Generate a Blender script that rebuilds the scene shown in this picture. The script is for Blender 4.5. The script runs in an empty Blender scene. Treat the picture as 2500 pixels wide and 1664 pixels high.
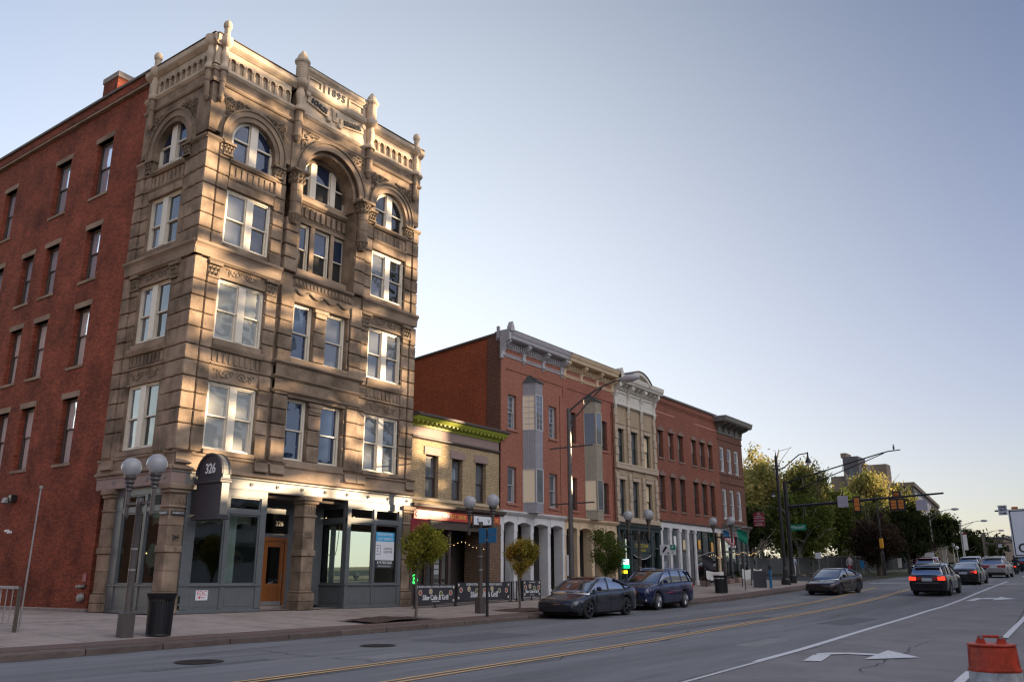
import bpy, bmesh, math, random, bisect
import numpy as np
from math import sin, cos, pi, radians, sqrt
from mathutils import Vector, Matrix
random.seed(7); rng = np.random.default_rng(7)
S = bpy.context.scene
COL = S.collection
# ---------------------------------------------------------------- camera, sky, sun, exposure
cam = bpy.data.cameras.new('camera'); camo = bpy.data.objects.new('camera', cam); COL.objects.link(camo)
cam.sensor_width = 36; cam.lens = 2092.55 / 2500 * 36; cam.clip_start = .1; cam.clip_end = 3000
camo.location = (0, 0, 1.03)
YAW, PITCH = .63106790, .27295898
fw = Vector((cos(YAW) * cos(PITCH), sin(YAW) * cos(PITCH), sin(PITCH)))
camo.rotation_euler = fw.to_track_quat('-Z', 'Y').to_euler()
S.camera = camo
S.view_settings.view_transform = 'Standard'; S.view_settings.look = 'None'
S.view_settings.exposure = EXPOSURE = 2.0; S.view_settings.gamma = 1; S.view_settings.use_curve_mapping = False
S.cycles.use_denoising = True; S.cycles.filter_width = 1.3
S.cycles.max_bounces = 6; S.cycles.transparent_max_bounces = 8
SUN_AZ, SUN_EL = radians(-38), radians(8.0)       # towards the sun, azimuth from +x (along the street) to +y
SKY_AZ, SKY_EL = radians(115), radians(9)
W = bpy.data.worlds.new('World'); S.world = W; W.use_nodes = True
nt = W.node_tree; nt.nodes.clear()
wo = nt.nodes.new('ShaderNodeOutputWorld'); bg = nt.nodes.new('ShaderNodeBackground'); sk = nt.nodes.new('ShaderNodeTexSky')
sk.sky_type = 'NISHITA'; sk.sun_disc = False; sk.sun_elevation = SKY_EL; sk.sun_rotation = pi / 2 - SKY_AZ
sk.air_density = 1.0; sk.dust_density = 1.2; sk.ozone_density = 1.5; sk.altitude = 200
bg.inputs['Strength'].default_value = .05
NW, LW = nt.nodes, nt.links
tint = NW.new('ShaderNodeVectorMath'); tint.operation = 'MULTIPLY'; tint.inputs[1].default_value = (.36, .545, .87); LW.new(sk.outputs[0], tint.inputs[0]); LW.new(tint.outputs[0], bg.inputs[0])
# evening haze: a warm layer along the whole horizon and a broad pale glow round the low sun behind the buildings
tc = NW.new('ShaderNodeTexCoord'); sp_ = NW.new('ShaderNodeSeparateXYZ'); LW.new(tc.outputs['Generated'], sp_.inputs[0])
def mth(op, a, b=None):
    n = NW.new('ShaderNodeMath'); n.operation = op
    for i, v in enumerate((a, b)):
        if v is None: continue
        if isinstance(v, (int, float)): n.inputs[i].default_value = v
        else: LW.new(v, n.inputs[i])
    return n.outputs[0]
hz_ = mth('EXPONENT', mth('MULTIPLY', mth('MAXIMUM', sp_.outputs[2], 0.0), -4.0))
ga, ge = radians(50), radians(5); dt = NW.new('ShaderNodeVectorMath'); dt.operation = 'DOT_PRODUCT'; dt.inputs[1].default_value = (cos(ga) * cos(ge), sin(ga) * cos(ge), sin(ge)); LW.new(tc.outputs['Generated'], dt.inputs[0])
gl_ = mth('POWER', mth('MAXIMUM', dt.outputs['Value'], 0.0), 4.0)
def scl(c, f): n = NW.new('ShaderNodeVectorMath'); n.operation = 'SCALE'; n.inputs[0].default_value = c; LW.new(f, n.inputs['Scale']); return n.outputs[0]
ad = NW.new('ShaderNodeVectorMath'); ad.operation = 'ADD'; LW.new(scl((.44, .235, .075), hz_), ad.inputs[0]); LW.new(scl((.81, .845, .755), gl_), ad.inputs[1])
# added broad glow out of frame on the street side, brightens road and fronts
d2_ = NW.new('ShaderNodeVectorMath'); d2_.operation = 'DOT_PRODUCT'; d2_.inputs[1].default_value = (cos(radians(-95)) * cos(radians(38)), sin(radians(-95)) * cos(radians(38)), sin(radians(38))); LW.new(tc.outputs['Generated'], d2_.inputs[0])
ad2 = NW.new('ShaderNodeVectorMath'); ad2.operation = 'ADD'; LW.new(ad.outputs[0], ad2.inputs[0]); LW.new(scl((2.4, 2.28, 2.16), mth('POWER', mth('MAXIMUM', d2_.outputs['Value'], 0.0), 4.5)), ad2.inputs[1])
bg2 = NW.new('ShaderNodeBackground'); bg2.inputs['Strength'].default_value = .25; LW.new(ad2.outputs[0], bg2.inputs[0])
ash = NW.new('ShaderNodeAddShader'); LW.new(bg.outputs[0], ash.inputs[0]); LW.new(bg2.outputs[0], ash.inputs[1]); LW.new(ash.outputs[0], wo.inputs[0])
sl = bpy.data.lights.new('sun', 'SUN'); sl.energy = 5.0; sl.angle = radians(.4); sl.color = (1, .74, .46)
so = bpy.data.objects.new('sun', sl); COL.objects.link(so)
sd = Vector((cos(SUN_AZ) * cos(SUN_EL), sin(SUN_AZ) * cos(SUN_EL), sin(SUN_EL)))
so.rotation_euler = sd.to_track_quat('Z', 'Y').to_euler(); so.location = (60, -40, 40)

# ---------------------------------------------------------------- materials
MATS = {}
def mat(name, col, rough=.8, metal=0, noise=0, nscale=3, bump=0, bscale=20, spec=.5, emit=0, vary=0, coat=0, ramp=None, stretch=None, dark=None, alpha=None, ior=None, sheen=None):
    """principled material; noise mixes the colour with a darker and lighter variant, vary = per-object value shift"""
    if name in MATS: return MATS[name]
    m = bpy.data.materials.new(name); MATS[name] = m; m.use_nodes = True
    t = m.node_tree; N = t.nodes; L = t.links; p = N['Principled BSDF']
    c = tuple(col) + (1,)
    p.inputs['Base Color'].default_value = c; p.inputs['Roughness'].default_value = rough; p.inputs['Metallic'].default_value = metal
    p.inputs['Specular IOR Level'].default_value = spec
    if ior: p.inputs['IOR'].default_value = ior
    if coat: p.inputs['Coat Weight'].default_value = coat; p.inputs['Coat Roughness'].default_value = .04
    if emit: p.inputs['Emission Color'].default_value = c; p.inputs['Emission Strength'].default_value = emit
    if noise or bump or dark or vary:
        g = N.new('ShaderNodeNewGeometry'); vec = g.outputs['Position']
        if stretch:
            mp = N.new('ShaderNodeMapping'); mp.inputs['Scale'].default_value = stretch; L.new(vec, mp.inputs[0]); vec = mp.outputs[0]
    out = None
    if noise:
        n = N.new('ShaderNodeTexNoise'); n.inputs['Scale'].default_value = nscale; n.inputs['Detail'].default_value = 7; n.inputs['Roughness'].default_value = .65
        L.new(vec, n.inputs['Vector'])
        r = N.new('ShaderNodeValToRGB'); r.color_ramp.elements[0].position = .3; r.color_ramp.elements[1].position = .72
        r.color_ramp.elements[0].color = tuple(x * (1 - noise) for x in col) + (1,); r.color_ramp.elements[1].color = tuple(min(1, x * (1 + noise)) for x in col) + (1,)
        L.new(n.outputs[0], r.inputs[0]); out = r.outputs[0]
    if dark:
        n2 = N.new('ShaderNodeTexNoise'); n2.inputs['Scale'].default_value = dark[1]; n2.inputs['Detail'].default_value = 5; L.new(vec, n2.inputs['Vector'])
        r2 = N.new('ShaderNodeMapRange'); r2.inputs[1].default_value = .42; r2.inputs[2].default_value = .68; r2.inputs[3].default_value = 1; r2.inputs[4].default_value = dark[0]
        L.new(n2.outputs[0], r2.inputs[0]); v = N.new('ShaderNodeVectorMath'); v.operation = 'SCALE'
        if out: L.new(out, v.inputs[0])
        else: v.inputs[0].default_value = col
        L.new(r2.outputs[0], v.inputs['Scale']); out = v.outputs[0]
    if vary:
        oi = N.new('ShaderNodeObjectInfo'); r3 = N.new('ShaderNodeMapRange'); r3.inputs[3].default_value = 1 - vary; r3.inputs[4].default_value = 1 + vary
        L.new(oi.outputs['Random'], r3.inputs[0]); v = N.new('ShaderNodeVectorMath'); v.operation = 'SCALE'
        if out: L.new(out, v.inputs[0])
        else: v.inputs[0].default_value = col
        L.new(r3.outputs[0], v.inputs['Scale']); out = v.outputs[0]
    if out: L.new(out, p.inputs['Base Color'])
    if bump:
        n = N.new('ShaderNodeTexNoise'); n.inputs['Scale'].default_value = bscale; n.inputs['Detail'].default_value = 6; L.new(vec, n.inputs['Vector'])
        b = N.new('ShaderNodeBump'); b.inputs['Strength'].default_value = bump; b.inputs['Distance'].default_value = .03
        L.new(n.outputs[0], b.inputs['Height']); L.new(b.outputs[0], p.inputs['Normal'])
    return m
def brickmat(name, c1, c2, mortar, bw=.22, rh=.075, ms=.012, stain=.45, bump=.5):
    m = bpy.data.materials.new(name); MATS[name] = m; m.use_nodes = True
    t = m.node_tree; N = t.nodes; L = t.links; p = N['Principled BSDF']; p.inputs['Roughness'].default_value = .9; p.inputs['Specular IOR Level'].default_value = .2
    g = N.new('ShaderNodeNewGeometry'); sx = N.new('ShaderNodeSeparateXYZ'); L.new(g.outputs['Position'], sx.inputs[0])
    a = N.new('ShaderNodeMath'); L.new(sx.outputs[0], a.inputs[0]); L.new(sx.outputs[1], a.inputs[1])
    cb = N.new('ShaderNodeCombineXYZ'); L.new(a.outputs[0], cb.inputs[0]); L.new(sx.outputs[2], cb.inputs[1])
    b = N.new('ShaderNodeTexBrick'); L.new(cb.outputs[0], b.inputs['Vector'])
    b.inputs['Scale'].default_value = 1; b.inputs['Brick Width'].default_value = bw; b.inputs['Row Height'].default_value = rh; b.inputs['Mortar Size'].default_value = ms
    b.inputs['Color1'].default_value = c1 + (1,); b.inputs['Color2'].default_value = c2 + (1,); b.inputs['Mortar'].default_value = mortar + (1,); b.inputs['Mortar Smooth'].default_value = .3
    b.offset_frequency = 2
    n = N.new('ShaderNodeTexNoise'); n.inputs['Scale'].default_value = .55; n.inputs['Detail'].default_value = 8; n.inputs['Roughness'].default_value = .7; L.new(g.outputs['Position'], n.inputs['Vector'])
    r = N.new('ShaderNodeMapRange'); r.inputs[1].default_value = .3; r.inputs[2].default_value = .7; r.inputs[3].default_value = 1 - stain; r.inputs[4].default_value = 1 + stain * .6; L.new(n.outputs[0], r.inputs[0])
    n3 = N.new('ShaderNodeTexNoise'); n3.inputs['Scale'].default_value = 9; n3.inputs['Detail'].default_value = 4
    L.new(cb.outputs[0], n3.inputs['Vector']); r3 = N.new('ShaderNodeMapRange'); r3.inputs[1].default_value = .3; r3.inputs[2].default_value = .7; r3.inputs[3].default_value = .78; r3.inputs[4].default_value = 1.22; L.new(n3.outputs[0], r3.inputs[0])
    mm = N.new('ShaderNodeMath'); mm.operation = 'MULTIPLY'; L.new(r.outputs[0], mm.inputs[0]); L.new(r3.outputs[0], mm.inputs[1])
    v = N.new('ShaderNodeVectorMath'); v.operation = 'SCALE'; L.new(b.outputs['Color'], v.inputs[0]); L.new(mm.outputs[0], v.inputs['Scale']); L.new(v.outputs[0], p.inputs['Base Color'])
    bp = N.new('ShaderNodeBump'); bp.invert = True; bp.inputs['Strength'].default_value = bump; bp.inputs['Distance'].default_value = .012; L.new(b.outputs['Fac'], bp.inputs['Height']); L.new(bp.outputs[0], p.inputs['Normal'])
    return m
def glassmat(name, base, refl, rough=.02, wav=.25, thru=0.0, tint=(.8, .85, .85)):
    """window glass: dark room (or drawn blind, or painted reflection) behind a reflecting sheet; thru > 0 lets one see in"""
    m = bpy.data.materials.new(name); MATS[name] = m; m.use_nodes = True
    t = m.node_tree; N = t.nodes; L = t.links; N.clear()
    o = N.new('ShaderNodeOutputMaterial'); gl = N.new('ShaderNodeBsdfGlossy'); gl.inputs['Roughness'].default_value = rough; gl.inputs['Color'].default_value = (.95, .97, 1, 1)
    if thru:
        di = N.new('ShaderNodeBsdfTransparent'); di.inputs[0].default_value = tint + (1,)
    else:
        di = N.new('ShaderNodeBsdfDiffuse'); di.inputs[0].default_value = base + (1,)
    fr = N.new('ShaderNodeLayerWeight'); fr.inputs['Blend'].default_value = .5; pw = N.new('ShaderNodeMath'); pw.operation = 'POWER'; pw.inputs[1].default_value = 4.5; L.new(fr.outputs['Facing'], pw.inputs[0])
    mr = N.new('ShaderNodeMapRange'); mr.inputs[3].default_value = refl; mr.inputs[4].default_value = 1; L.new(pw.outputs[0], mr.inputs[0])
    mx = N.new('ShaderNodeMixShader'); L.new(mr.outputs[0], mx.inputs[0]); L.new(di.outputs[0], mx.inputs[1]); L.new(gl.outputs[0], mx.inputs[2]); L.new(mx.outputs[0], o.inputs[0])
    if wav:
        g = N.new('ShaderNodeNewGeometry'); n = N.new('ShaderNodeTexNoise'); n.inputs['Scale'].default_value = 1.1; n.inputs['Detail'].default_value = 1; L.new(g.outputs['Position'], n.inputs['Vector'])
        b = N.new('ShaderNodeBump'); b.inputs['Strength'].default_value = wav; b.inputs['Distance'].default_value = .06; L.new(n.outputs[0], b.inputs['Height'])
        L.new(b.outputs[0], gl.inputs['Normal']); L.new(b.outputs[0], fr.inputs['Normal'])
    return m
def leafmat(name, c1, c2, c3, trans=.35):
    m = bpy.data.materials.new(name); MATS[name] = m; m.use_nodes = True
    t = m.node_tree; N = t.nodes; L = t.links; N.clear(); o = N.new('ShaderNodeOutputMaterial')
    g = N.new('ShaderNodeNewGeometry'); r = N.new('ShaderNodeValToRGB'); r.color_ramp.elements[0].color = c1 + (1,); r.color_ramp.elements[1].color = c3 + (1,)
    e = r.color_ramp.elements.new(.5); e.color = c2 + (1,)
    n = N.new('ShaderNodeTexNoise'); n.inputs['Scale'].default_value = .45; L.new(g.outputs['Position'], n.inputs['Vector'])
    mx = N.new('ShaderNodeMath'); mx.operation = 'MULTIPLY_ADD'; L.new(g.outputs['Random Per Island'], mx.inputs[0]); mx.inputs[1].default_value = .55
    ms = N.new('ShaderNodeMath'); ms.operation = 'MULTIPLY_ADD'; L.new(n.outputs[0], ms.inputs[0]); ms.inputs[1].default_value = 1.6; ms.inputs[2].default_value = -.55
    L.new(ms.outputs[0], mx.inputs[2]); L.new(mx.outputs[0], r.inputs[0])
    d = N.new('ShaderNodeBsdfDiffuse'); tr = N.new('ShaderNodeBsdfTranslucent'); L.new(r.outputs[0], d.inputs[0]); L.new(r.outputs[0], tr.inputs[0])
    mm = N.new('ShaderNodeMixShader'); mm.inputs[0].default_value = trans; L.new(d.outputs[0], mm.inputs[1]); L.new(tr.outputs[0], mm.inputs[2]); L.new(mm.outputs[0], o.inputs[0])
    return m
stone = mat('sandstone', (.265, .195, .140), .92, noise=.32, nscale=1.6, bump=.5, bscale=14, spec=.2, vary=.16, dark=(.45, 1.0))
stone_l = mat('pale_carved_stone', (.50, .40, .30), .85, noise=.15, nscale=3, bump=.25, bscale=20, spec=.2, dark=(.7, 1.3))
stone_m = mat('stone_moulding', (.29, .215, .155), .9, noise=.25, nscale=2.2, bump=.35, bscale=18, spec=.2, dark=(.5, 1.1))
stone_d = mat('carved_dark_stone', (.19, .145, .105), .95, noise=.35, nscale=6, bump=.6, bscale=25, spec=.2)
brick_o = brickmat('orange_red_brick', (.44, .105, .045), (.36, .08, .035), (.24, .09, .05), stain=.25)
brick_r = brickmat('red_brick', (.31, .074, .036), (.19, .042, .022), (.11, .048, .036), stain=.6)
brick_f = brickmat('front_red_brick', (.30, .118, .076), (.27, .103, .068), (.31, .145, .105), stain=.12, bump=.4)
brick_f2 = brickmat('front_rosy_brick', (.30, .100, .066), (.26, .084, .056), (.33, .165, .125), stain=.2)
brick_d = brickmat('deep_red_brick', (.25, .078, .048), (.18, .056, .036), (.25, .13, .095), stain=.15)
brick_b = brickmat('brown_brick', (.17, .072, .048), (.13, .054, .037), (.18, .11, .085), stain=.2)
brick_y = brickmat('yellow_brick', (.44, .33, .19), (.36, .27, .15), (.26, .19, .125), stain=.18)
cream = mat('cream_paint', (.62, .56, .46), .5, noise=.06, nscale=5)
wpaint = mat('white_paint', (.62, .61, .60), .6, noise=.08, nscale=2, dark=(.85, 1.5))
peach = mat('peach_paint', (.60, .45, .29), .7, noise=.08, nscale=2, dark=(.88, 1.2))
grey_p = mat('grey_paint', (.40, .385, .40), .6, noise=.08, nscale=2)
greypanel = mat('grey_corrugated', (.33, .32, .35), .6, noise=.1, nscale=4)
tanpanel = mat('tan_corrugated', (.36, .32, .25), .6, noise=.12, nscale=4)
slateg = mat('slate_grey_paint', (.105, .115, .12), .45, noise=.1, nscale=3)
greend = mat('dark_green_paint', (.030, .045, .045), .5, noise=.15, nscale=3)
lintelm = mat('lintel_paint', (.17, .165, .15), .45, noise=.12, nscale=2.5)
limeg = mat('lime_green_paint', (.27, .30, .03), .55, noise=.08, nscale=4)
brownp = mat('brown_paint', (.07, .05, .04), .6, noise=.15, nscale=4)
mauve = mat('mauve_brown_paint', (.27, .19, .165), .75, noise=.1, nscale=2)
blackm = mat('black_metal', (.012, .012, .014), .4, noise=.2, nscale=8)
bronze = mat('bronze_metal', (.085, .07, .058), .45, metal=.3, noise=.2, nscale=6)
polem = mat('grey_brown_pole', (.10, .088, .085), .4, metal=.3, noise=.15, nscale=5)
steel = mat('galvanised_steel', (.26, .25, .24), .6, metal=.3, noise=.15, nscale=8)
roofm = mat('tar_roof', (.06, .055, .05), .9, noise=.2)
capm = mat('dark_coping', (.10, .085, .075), .7, noise=.2, nscale=4)
copperg = mat('dark_standing_seam', (.05, .065, .062), .5, noise=.25, nscale=5)
cementb = mat('cement_foundation', (.26, .22, .20), .9, noise=.2, nscale=3, bump=.3)
wood_o = mat('orange_oak', (.25, .085, .022), .35, noise=.25, nscale=6, stretch=(9, 9, 1), coat=.3)
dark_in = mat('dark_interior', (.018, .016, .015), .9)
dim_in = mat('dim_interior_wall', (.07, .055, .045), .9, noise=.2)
whitecloth = mat('white_cloth', (.62, .62, .6), .9, noise=.06, nscale=6)
creamcloth = mat('cream_cloth', (.42, .37, .31), .9, noise=.08, nscale=6)
redcloth = mat('dark_red_cloth', (.16, .02, .02), .9, noise=.2, nscale=6)
signblack = mat('charcoal_sign', (.032, .032, .040), .55, noise=.1, nscale=5)
letterw = mat('white_lettering', (.75, .76, .78), .5)
lettery = mat('yellow_lettering', (.80, .42, .10), .5)
letterk = mat('black_lettering', (.012, .012, .014), .5)
letterr = mat('red_lettering', (.55, .03, .03), .5)
redsign = mat('red_sign', (.48, .055, .035), .5, noise=.08)
dkredsign = mat('dark_red_sign', (.20, .012, .02), .5, noise=.1)
bluesign = mat('blue_sign', (.01, .14, .30), .5, noise=.05)
ltblue = mat('sky_blue_print', (.05, .36, .62), .5)
greensign = mat('green_sign', (.0, .22, .13), .45)
signwhite = mat('white_sign', (.66, .67, .70), .5, noise=.04)
maroon = mat('maroon_sign', (.22, .02, .04), .5)
glass_d = glassmat('window_glass', (.012, .014, .018), .10)
glass_b = glassmat('blue_window_glass', (.016, .028, .06), .10)
glass_g = glassmat('window_glass_grey_blind', (.10, .11, .125), .10)
glass_w = glassmat('window_glass_white_blind', (.30, .31, .30), .35, wav=.5)
glass_y = glassmat('window_glass_warm', (.75, .60, .38), .10, wav=0)
glass_sky = glassmat('painted_sky_glass', (.50, .54, .62), .50, wav=.3)  # bright sky reflection painted into the pane colour
glass_wb = glassmat('blind_and_reflection_glass', (.66, .60, .56), .30, wav=.4)  # pale blinds; on the side wing the colour stands for pale reflections
glass_s = glassmat('shop_glass', (0, 0, 0), .06, wav=.1, thru=1, tint=(.72, .78, .76))
glass_c = glassmat('car_glass', (.012, .014, .017), .5, wav=0, rough=.03)
bulbm = mat('warm_bulb', (1, .62, .25), emit=.9)
frosted = mat('frosted_globe', (.52, .53, .55), .15, noise=.03, coat=.6)
asphalt = mat('asphalt', (.19, .194, .205), .85, noise=.22, nscale=2.2, bump=.7, bscale=60, dark=(.66, .30), stretch=(.10, 1, 1))
concrete_r = mat('road_concrete', (.205, .195, .198), .85, noise=.14, nscale=1.3, bump=.4, bscale=70, dark=(.84, .5))
walkm = mat('sidewalk_concrete', (.33, .275, .245), .9, noise=.16, nscale=2.5, bump=.35, bscale=50, vary=.07, dark=(.8, .8))
kerbm = mat('kerb_stone', (.115, .085, .075), .85, noise=.25, nscale=4, bump=.5, bscale=30, vary=.15)
paverm = mat('brick_paver_strip', (.13, .085, .072), .9, noise=.3, nscale=12, bump=.4, bscale=30)
markw = mat('white_road_paint', (.60, .60, .62), .7, noise=.22, nscale=14)
marky = mat('yellow_road_paint', (.60, .385, .19), .7, noise=.3, nscale=14)
mulch = mat('brown_mulch', (.075, .045, .035), .95, noise=.5, nscale=18, bump=1, bscale=40)
iron = mat('cast_iron', (.05, .045, .042), .6, metal=.4, noise=.3, nscale=25, bump=.6, bscale=40)
seamm = mat('tar_seam', (.02, .02, .022), .8)
grassm = mat('park_ground', (.06, .065, .03), .95, noise=.4, nscale=2)
bark = mat('bark', (.12, .10, .085), .95, noise=.35, nscale=5, bump=.8, bscale=18)
bark_p = mat('pale_bark', (.30, .27, .24), .9, noise=.35, nscale=5, bump=.5, bscale=18)
leaf_st = leafmat('street_tree_leaves', (.11, .15, .022), (.24, .25, .04), (.42, .33, .06))
leaf_st2 = leafmat('orange_green_leaves', (.13, .15, .022), (.30, .25, .045), (.50, .28, .06))
leaf_gr = leafmat('green_leaves', (.045, .07, .018), (.09, .125, .028), (.17, .18, .045))
leaf_go = leafmat('golden_leaves', (.12, .14, .045), (.28, .26, .085), (.48, .38, .15))
leaf_gg = leafmat('olive_gold_leaves', (.065, .08, .03), (.14, .15, .05), (.30, .27, .09))
leaf_dk = leafmat('dark_green_leaves', (.018, .028, .012), (.032, .045, .016), (.06, .065, .022))
leaf_br = leafmat('brown_leaves', (.035, .025, .02), (.06, .042, .032), (.09, .06, .04))
# ---------------------------------------------------------------- builders
def link(o, parent=None):
    COL.objects.link(o)
    if parent is not None: o.parent = parent
    return o
def org(o):
    v = Vector((0, 0, 0))
    while o is not None: v += o.location; o = o.parent
    return v
def tag(o, label=None, cat=None, group=None, kind=None):
    if label: o['label'] = label
    if cat: o['category'] = cat
    if group: o['group'] = group
    if kind: o['kind'] = kind
    return o
def thing(name, label, cat, loc=(0, 0, 0), rz=0, group=None):
    o = bpy.data.objects.new(name, None); o.location = loc; o.rotation_euler = (0, 0, rz); o.empty_display_size = .2
    return tag(link(o), label, cat, group)
class FS:                                        # frame: u along the wall, d outward, z up
    def __init__(s, kind, base): s.k, s.b = kind, base
    def __call__(s, u, d, z):
        return (u, s.b - d, z) if s.k == 'S' else (s.b - d, u, z)
    flip = property(lambda s: s.k == 'S')
IDF = None
class MB:
    def __init__(s, fr=None): s.v = []; s.f = []; s.fr = fr; s.sm = False; s.open = False
    def P(s, p): return tuple(s.fr(*p)) if s.fr else tuple(p)
    def poly(s, pts):
        n = len(s.v); s.v += [s.P(p) for p in pts]; s.f.append(tuple(range(n, n + len(pts)))); s.open = True; return s
    def box(s, a, b, c=0.0, rot=0, about=None):
        """axis box between corners a and b; c chamfers the vertical and horizontal edges"""
        (x0, y0, z0), (x1, y1, z1) = a, b
        x0, x1 = min(x0, x1), max(x0, x1); y0, y1 = min(y0, y1), max(y0, y1); z0, z1 = min(z0, z1), max(z0, z1)
        if c <= 0:
            V = [(x, y, z) for z in (z0, z1) for x, y in ((x0, y0), (x1, y0), (x1, y1), (x0, y1))]
            F = [(0, 3, 2, 1), (4, 5, 6, 7), (0, 1, 5, 4), (1, 2, 6, 5), (2, 3, 7, 6), (3, 0, 4, 7)]
        else:
            def ring(z, i): return [(x0 + c + i, y0 + i, z), (x1 - c - i, y0 + i, z), (x1 - i, y0 + c + i, z), (x1 - i, y1 - c - i, z), (x1 - c - i, y1 - i, z), (x0 + c + i, y1 - i, z), (x0 + i, y1 - c - i, z), (x0 + i, y0 + c + i, z)]
            R = [ring(z0, c), ring(z0 + c, 0), ring(z1 - c, 0), ring(z1, c)]
            V = sum(R, []); F = [tuple(range(7, -1, -1)), tuple(range(24, 32))]
            for k in range(3):
                for i in range(8): F.append((k * 8 + i, k * 8 + (i + 1) % 8, k * 8 + 8 + (i + 1) % 8, k * 8 + 8 + i))
        if rot:
            cx, cy = about or ((x0 + x1) / 2, (y0 + y1) / 2); cr, sr = cos(rot), sin(rot)
            V = [(cx + (x - cx) * cr - (y - cy) * sr, cy + (x - cx) * sr + (y - cy) * cr, z) for x, y, z in V]
        n = len(s.v); s.v += [s.P(p) for p in V]; s.f += [tuple(n + i for i in f) for f in F]; return s
    def prism(s, pts, d0, d1, axis=1):
        """polygon (u,z) extruded along the second axis (depth) from d0 to d1"""
        n = len(s.v); k = len(pts)
        mk = {1: lambda p, d: (p[0], d, p[1]), 0: lambda p, d: (d, p[0], p[1]), 2: lambda p, d: (p[0], p[1], d)}[axis]
        s.v += [s.P(mk(p, d0)) for p in pts] + [s.P(mk(p, d1)) for p in pts]
        s.f.append(tuple(n + i for i in range(k))); s.f.append(tuple(n + k + i for i in range(k - 1, -1, -1)))
        for i in range(k): j = (i + 1) % k; s.f.append((n + i, n + k + i, n + k + j, n + j))
        return s
    def lathe(s, c, prof, seg=16, a0=0, a1=2 * pi, axis='z', sx=1, sy=1):
        """profile [(r, h)] turned round a vertical (or x / y) axis through c"""
        full = abs(a1 - a0 - 2 * pi) < 1e-6; m = seg if full else seg + 1; n = len(s.v)
        for r, h in prof:
            for i in range(m):
                a = a0 + (a1 - a0) * i / seg; p = (r * cos(a) * sx, r * sin(a) * sy, h)
                if axis == 'x': p = (h, p[0], p[1])
                if axis == 'y': p = (p[0], h, p[1])
                s.v.append(s.P((c[0] + p[0], c[1] + p[1], c[2] + p[2])))
        for k in range(len(prof) - 1):
            for i in range(seg if not full else m):
                j = (i + 1) % m
                s.f.append((n + k * m + i, n + k * m + j, n + (k + 1) * m + j, n + (k + 1) * m + i))
        if full:
            s.f.append(tuple(n + i for i in range(m - 1, -1, -1))); s.f.append(tuple(n + (len(prof) - 1) * m + i for i in range(m)))
        return s
    def tube(s, pts, r, seg=8, r1=None):
        pts = [Vector(p) for p in pts]; m = len(pts); n = len(s.v); prev = None
        for k, p in enumerate(pts):
            d = (pts[min(k + 1, m - 1)] - pts[max(k - 1, 0)]).normalized()
            up = Vector((0, 0, 1)) if abs(d.z) < .9 else Vector((1, 0, 0))
            a = d.cross(up).normalized() if prev is None else (prev - d * prev.dot(d)).normalized()
            prev = a; b = d.cross(a); rr = r if r1 is None else r + (r1 - r) * k / (m - 1)
            if isinstance(rr, list): rr = rr[k]
            for i in range(seg):
                t = 2 * pi * i / seg; s.v.append(s.P(p + a * (cos(t) * rr) + b * (sin(t) * rr)))
        for k in range(m - 1):
            for i in range(seg):
                j = (i + 1) % seg; s.f.append((n + k * seg + i, n + k * seg + j, n + (k + 1) * seg + j, n + (k + 1) * seg + i))
        s.f.append(tuple(n + i for i in range(seg - 1, -1, -1))); s.f.append(tuple(n + (m - 1) * seg + i for i in range(seg)))
        return s
    def wall(s, u0, u1, z0, z1, holes, d0, d1):
        """wall slab with rectangular holes [(ua, ub, za, zb)], depth from d0 (back) to d1 (front)"""
        zs = sorted({z0, z1} | {h[2] for h in holes} | {h[3] for h in holes})
        for za, zb in zip(zs, zs[1:]):
            zm = (za + zb) / 2; hs = sorted((h[0], h[1]) for h in holes if h[2] < zm < h[3]); u = u0
            for a, b in hs:
                if a > u + 1e-6: s.box((u, d0, za), (a, d1, zb))
                u = max(u, b)
            if u < u1 - 1e-6: s.box((u, d0, za), (u1, d1, zb))
        return s
    def archwall(s, u0, u1, zs, zt, cu, r, d0, d1, n=16, pointed=0):
        """wall above a semicircular opening of radius r, springing at zs"""
        arc = [(cu - r * cos(pi * i / n), zs + r * sin(pi * i / n)) for i in range(n + 1)]
        if u0 < cu - r - 1e-6: s.box((u0, d0, zs), (cu - r, d1, zt))
        if u1 > cu + r + 1e-6: s.box((cu + r, d0, zs), (u1, d1, zt))
        for (a, b), (c, d) in zip(arc, arc[1:]): s.prism([(a, b), (c, d), (c, zt), (a, zt)], d0, d1)
        return s
    def ring(s, cu, zs, r0, r1, d0, d1, zleg=None, n=20, a0=0, a1=pi):
        for i in range(n):
            a, b = a0 + (a1 - a0) * i / n, a0 + (a1 - a0) * (i + 1) / n
            s.prism([(cu - r0 * cos(a), zs + r0 * sin(a)), (cu - r1 * cos(a), zs + r1 * sin(a)), (cu - r1 * cos(b), zs + r1 * sin(b)), (cu - r0 * cos(b), zs + r0 * sin(b))], d0, d1)
        if zleg is not None:
            for q in (-1, 1): s.box((cu + q * r0, d0, zleg), (cu + q * r1, d1, zs))
        return s
    def mesh(s, name, m, o=Vector((0, 0, 0)), smooth=False):
        me = bpy.data.meshes.new(name); V = [(x - o.x, y - o.y, z - o.z) for x, y, z in s.v]
        F = [f[::-1] for f in s.f] if (s.fr and getattr(s.fr, 'flip', False)) else s.f
        me.from_pydata(V, [], F)
        if isinstance(m, (list, tuple)):
            for q in m: me.materials.append(q)
        else: me.materials.append(m)
        if not s.open:
            bm = bmesh.new(); bm.from_mesh(me); bmesh.ops.recalc_face_normals(bm, faces=bm.faces); bm.to_mesh(me); bm.free()
        if smooth: me.shade_smooth()
        me.update(); return me
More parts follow.
